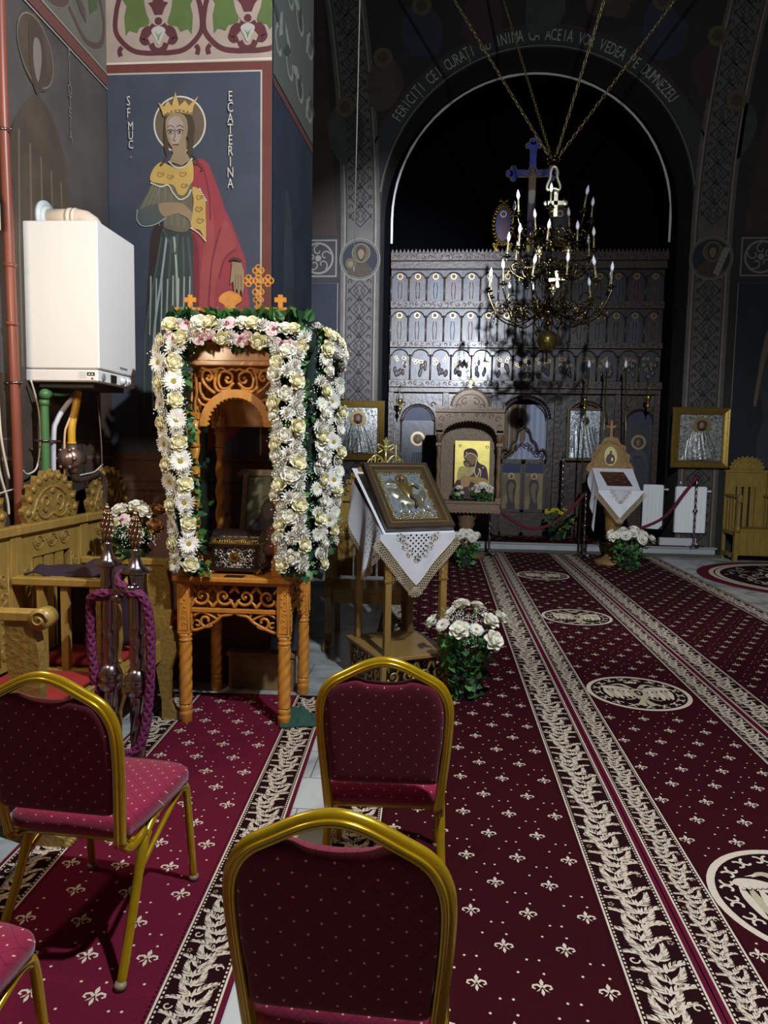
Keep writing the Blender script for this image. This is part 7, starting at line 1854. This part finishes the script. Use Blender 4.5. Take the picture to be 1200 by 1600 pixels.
def vigil(x, y, z, z1, label):
    t = thing('vigil_lamp', (x, y, z), 0, label, 'lamp', 'hanging brass vigil lamps'); g = MB()
    g.lathe([(.006, -.22), (.012, -.20), (.01, -.17), (.03, -.14), (.035, -.11), (.02, -.08), (.012, -.06), (.045, -.02), (.05, .02), (.045, .05)], 14)
    g.build('cup', M('#b29a4c', .25, .9), t)
    g = MB()
    for k in range(3):
        a = 2*PI*k/3; g.tube([(.045*cos(a), .045*sin(a), .05), (.004, 0, .28)], .003, 4)
    zz = .28
    while zz < z1-z: g.ball((0, 0, zz), .010, 6); zz += .045
    g.tube([(0, 0, .28), (0, 0, z1-z)], .004, 4); g.tube([(0, 0, z1-z), (0, .25, z1-z+.02)], .006, 5); g.build('chain', M('#a08c4c', .3, .9), t)
vigil(-.71, 11.95, 2.40, 2.70, 'brass vigil lamp hanging at the far left of the screen')
vigil(2.31, 11.95, 2.45, 2.86, 'brass vigil lamp hanging above the silver-covered icon on the screen')
vigil(3.32, 11.95, 2.50, 2.92, 'brass vigil lamp hanging at the far right of the screen')
# pull cord
g = MB(); g.tube([(0, 0, 0), (.02, 0, 2.0), (.09, 0, 7.3)], .004, 5); g.lathe([(.003, -.05), (.009, -.045), (.009, -.01), (.004, 0)], 10)
g.build('pull_cord', M('#9a938a', .5), at=(-.727, 5.72, 3.04), label='thin pale pull cord hanging from the vault beside the pier', cat='cord')

# ================================================================ chandelier
BR = M('#7d6d44', .2, 1., noise_amt=.3, scale=20, c2='#4b3f27')
CX, CY = 1.215, 8.7
ch = thing('chandelier', (CX, CY, 2.9), 0, 'large brass chandelier with three tiers of scrolled arms and white candle bulbs', 'chandelier')
g = MB(); g.lathe([(.004, -.24), (.012, -.22), (.010, -.12), (.03, -.10), (.02, -.07)], 14); g.tube([(0, 0, -.1), (0, 0, 1.80)], .014, 10)
for z in (.22, .48, .62, .80, .95, 1.12, 1.30, 1.50): g.lathe([(.014, z-.04), (.035, z-.015), (.042, z), (.03, z+.02), (.014, z+.04)], 16)
for z, r_ in ((.34, .09), (.72, .07), (1.15, .05)): g.lathe([(.02, z-.05), (r_, z-.01), (r_, z+.01), (.02, z+.05)], 20)
g.build('stem', BR, ch)
g = MB(); g.ball((0, 0, .02), .125, 28); g.lathe([(.127, .01), (.131, .02), (.127, .03)], 28); g.build('ball', M('#8a7a45', .25, .9, noise_amt=.2, scale=10), ch)
def arm_mesh(r, drop, up, cup_z):
    g = MB()
    P = spline([(.03, 0, 0), (r*.25, 0, -drop*.6), (r*.55, 0, -drop), (r*.85, 0, -drop*.5), (r, 0, cup_z-.04), (r, 0, cup_z)], False, 6)
    g.tube(P, .0085, 6)
    for (cx, cz, R, a0, a1) in ((r*.50, -drop*.35, r*.16, -PI/2, 4.2), (r*.80, -drop*.05, r*.12, PI, -3.6), (r*.24, .02, r*.11, 0, 5)): g.tube([(x, 0, z) for x, z in spiral(cx, cz, R, R*.2, a0, a1, 18)], .0065, 5)
    for (cx, cz) in ((r*.62, -drop*1.0), (r*.9, -drop*.55)): g.tube([(x, 0, z) for x, z in spiral(cx, cz, .05, .012, -1, 3.6, 10)], .006, 5); g.ball((cx, 0, cz-.06), (.008, .008, .016), 6)
    for k in range(5): a = k*1.26; g.tube([(r*.5, 0, -drop*.35), (r*.5+.045*cos(a), .02*sin(k), -drop*.35+.045*sin(a))], [.010, .004], 5)
    g.lathe([(.008, cup_z), (.045, cup_z+.015), (.048, cup_z+.022), (.02, cup_z+.03), (.016, cup_z+.06)], 12, 0, Matrix.Translation((r, 0, 0)))
    return g
def candle_mesh():
    g = MB(); g.tube([(0, 0, 0), (0, 0, .15)], .0105, 8); g.lathe([(.016, .0), (.018, .02), (.011, .03)], 8); return g
def bulb_mesh():
    g = MB(); g.lathe([(.008, .15), (.019, .175), (.021, .195), (.015, .225), (.003, .258)], 12); return g
CAND = M('#8e8463', .4, .3); BUL = M('#e9e9f8', .2, noise_amt=0.)
me_c = mesh_of(candle_mesh(), 'candle', [CAND]); me_b = mesh_of(bulb_mesh(), 'bulb', [BUL])
for (z, r, drop, cz, n, ph) in ((.42, .71, .20, .14, 12, .12), (.88, .50, .14, .10, 9, .30), (1.26, .46, .10, .12, 7, .05)):
    me_a = mesh_of(arm_mesh(r, drop, 0, cz), 'arm', [BR])
    for k in range(n):
        a = 2*PI*k/n+ph; o = bpy.data.objects.new('arm', me_a); COL.objects.link(o); o.parent = ch; o.location = (0, 0, z); o.rotation_euler = (0, 0, a)
        tl = rnd.uniform(-.14, .14)
        c = bpy.data.objects.new('candle', me_c); COL.objects.link(c); c.parent = o; c.location = (r, 0, cz+.04); c.rotation_euler = (rnd.uniform(-.12, .12), tl, 0)
        c2_ = bpy.data.objects.new('bulb', me_b); COL.objects.link(c2_); c2_.parent = o; c2_.location = c.location; c2_.rotation_euler = c.rotation_euler
# ornaments on the stem
g = MB()
def rosette(g, T, R):
    for k in range(4): a = PI*k/2; g.prism([(0, 0)]+[(R*.35*cos(a-.5), R*.35*sin(a-.5)), (R*cos(a-.22), R*sin(a-.22)), (R*1.1*cos(a), R*1.1*sin(a)), (R*cos(a+.22), R*sin(a+.22)), (R*.35*cos(a+.5), R*.35*sin(a+.5))], -.004, .004, 0, T)
rosette(g, fr((.07, -.13, .70), (1, 0, .1), (0, 0, 1)), .09); g.tube([(.07, -.13, .7), (0, 0, .68)], .006, 5)
g.build('rosette', M('#c9b98c', .3, .8), ch)
g = MB(); T = fr((.03, -.08, 1.42), (1, 0, 0), (0, 0, 1)); g.box(-.022, .022, 0, .26, -.006, .006, 0, T); g.box(-.10, .10, .13, .175, -.006, .006, 0, T)
for (x, y) in ((-.11, .15), (.11, .15), (0, .27)): g.ball((x, y, 0), (.032, .032, .008), 10, 0, T)
g.tube([(.03, -.08, 1.5), (0, 0, 1.5)], .005, 5); g.build('pendant_cross', M('#b9b39a', .35, .7), ch)
for (x, y, z) in ((.16, -.3, .98), (-.16, -.28, .98), (.0, -.35, .55)):
    g = MB(); g.T = Matrix.Translation((x, y, z)); g.ball((0, 0, 0), (.035, .02, .045), 10); g.ball((0, 0, -.06), (.015, .012, .03), 8)
    for k in range(6): a = 2*PI*k/6; g.ball((.035*cos(a), 0, .04*sin(a)), (.013, .01, .013), 6)
    g.tube([(0, 0, .04), (-x*.8, -y*.8, .12)], .004, 4); g.build('cast_ornament', M('#a59468', .3, .9), ch)
g = MB(); o_ = spline([(-.10, 1.79), (-.085, 1.745), (-.03, 1.76), (.03, 1.76), (.085, 1.745), (.10, 1.79), (.055, 1.88), (.05, 1.95), (.025, 2.0), (-.025, 2.0), (-.05, 1.95), (-.055, 1.88)], True, 4)
g.tube([(x*.75+.01, 0, z+.0) for x, z in o_], .016, 8, closed=True); g.tube([(0, 0, 1.70), (0, 0, 1.76)], .012, 8); g.build('hanging_hook', M('#cfc6a2', .35, .6), ch)
g = MB()
for k in range(8): a = 2*PI*k/8; g.tube([(.05*cos(a), .05*sin(a), 2.06), (.08*cos(a), .08*sin(a), 2.10), (.06*cos(a), .06*sin(a), 2.15)], .010, 5)
g.tube([(.06*cos(a), .06*sin(a), 2.06) for a in [2*PI*k/16 for k in range(16)]], .014, 6, closed=True); g.tube([(.01, 0, 1.99), (0, 0, 2.07)], .012, 6); g.build('crown_ring', BR, ch)
def link_mesh():
    g = MB(); P = [(.016*cos(a), 0, .034+.0*0) for a in ()]
    P = [(.014*cos(a), 0, (.018 if sin(a) >= 0 else -.018)+.014*sin(a)) for a in [2*PI*k/10 for k in range(10)]]
    g.tube(P, .0055, 5, closed=True); return g
LK = link_mesh()
for (dx, dy) in ((-.85, .05), (.97, .0), (.35, -.95), (-.28, .95)):
    A = Vector((.06*dx, .06*dy, 2.12)); Bp = Vector((dx*4.1, dy*4.1 if abs(dy) < .5 else dy*2.9, 7.5)); d = Bp-A; L_ = d.length; n = int(L_/.052); g = MB()
    for k in range(n):
        T = nrm(A+d*((k+.5)/n), d, (PI/2)*(k % 2)+.4, 1.0); g.merge(LK, T)
    g.build('chain', M('#94895f', .35, .7), ch)
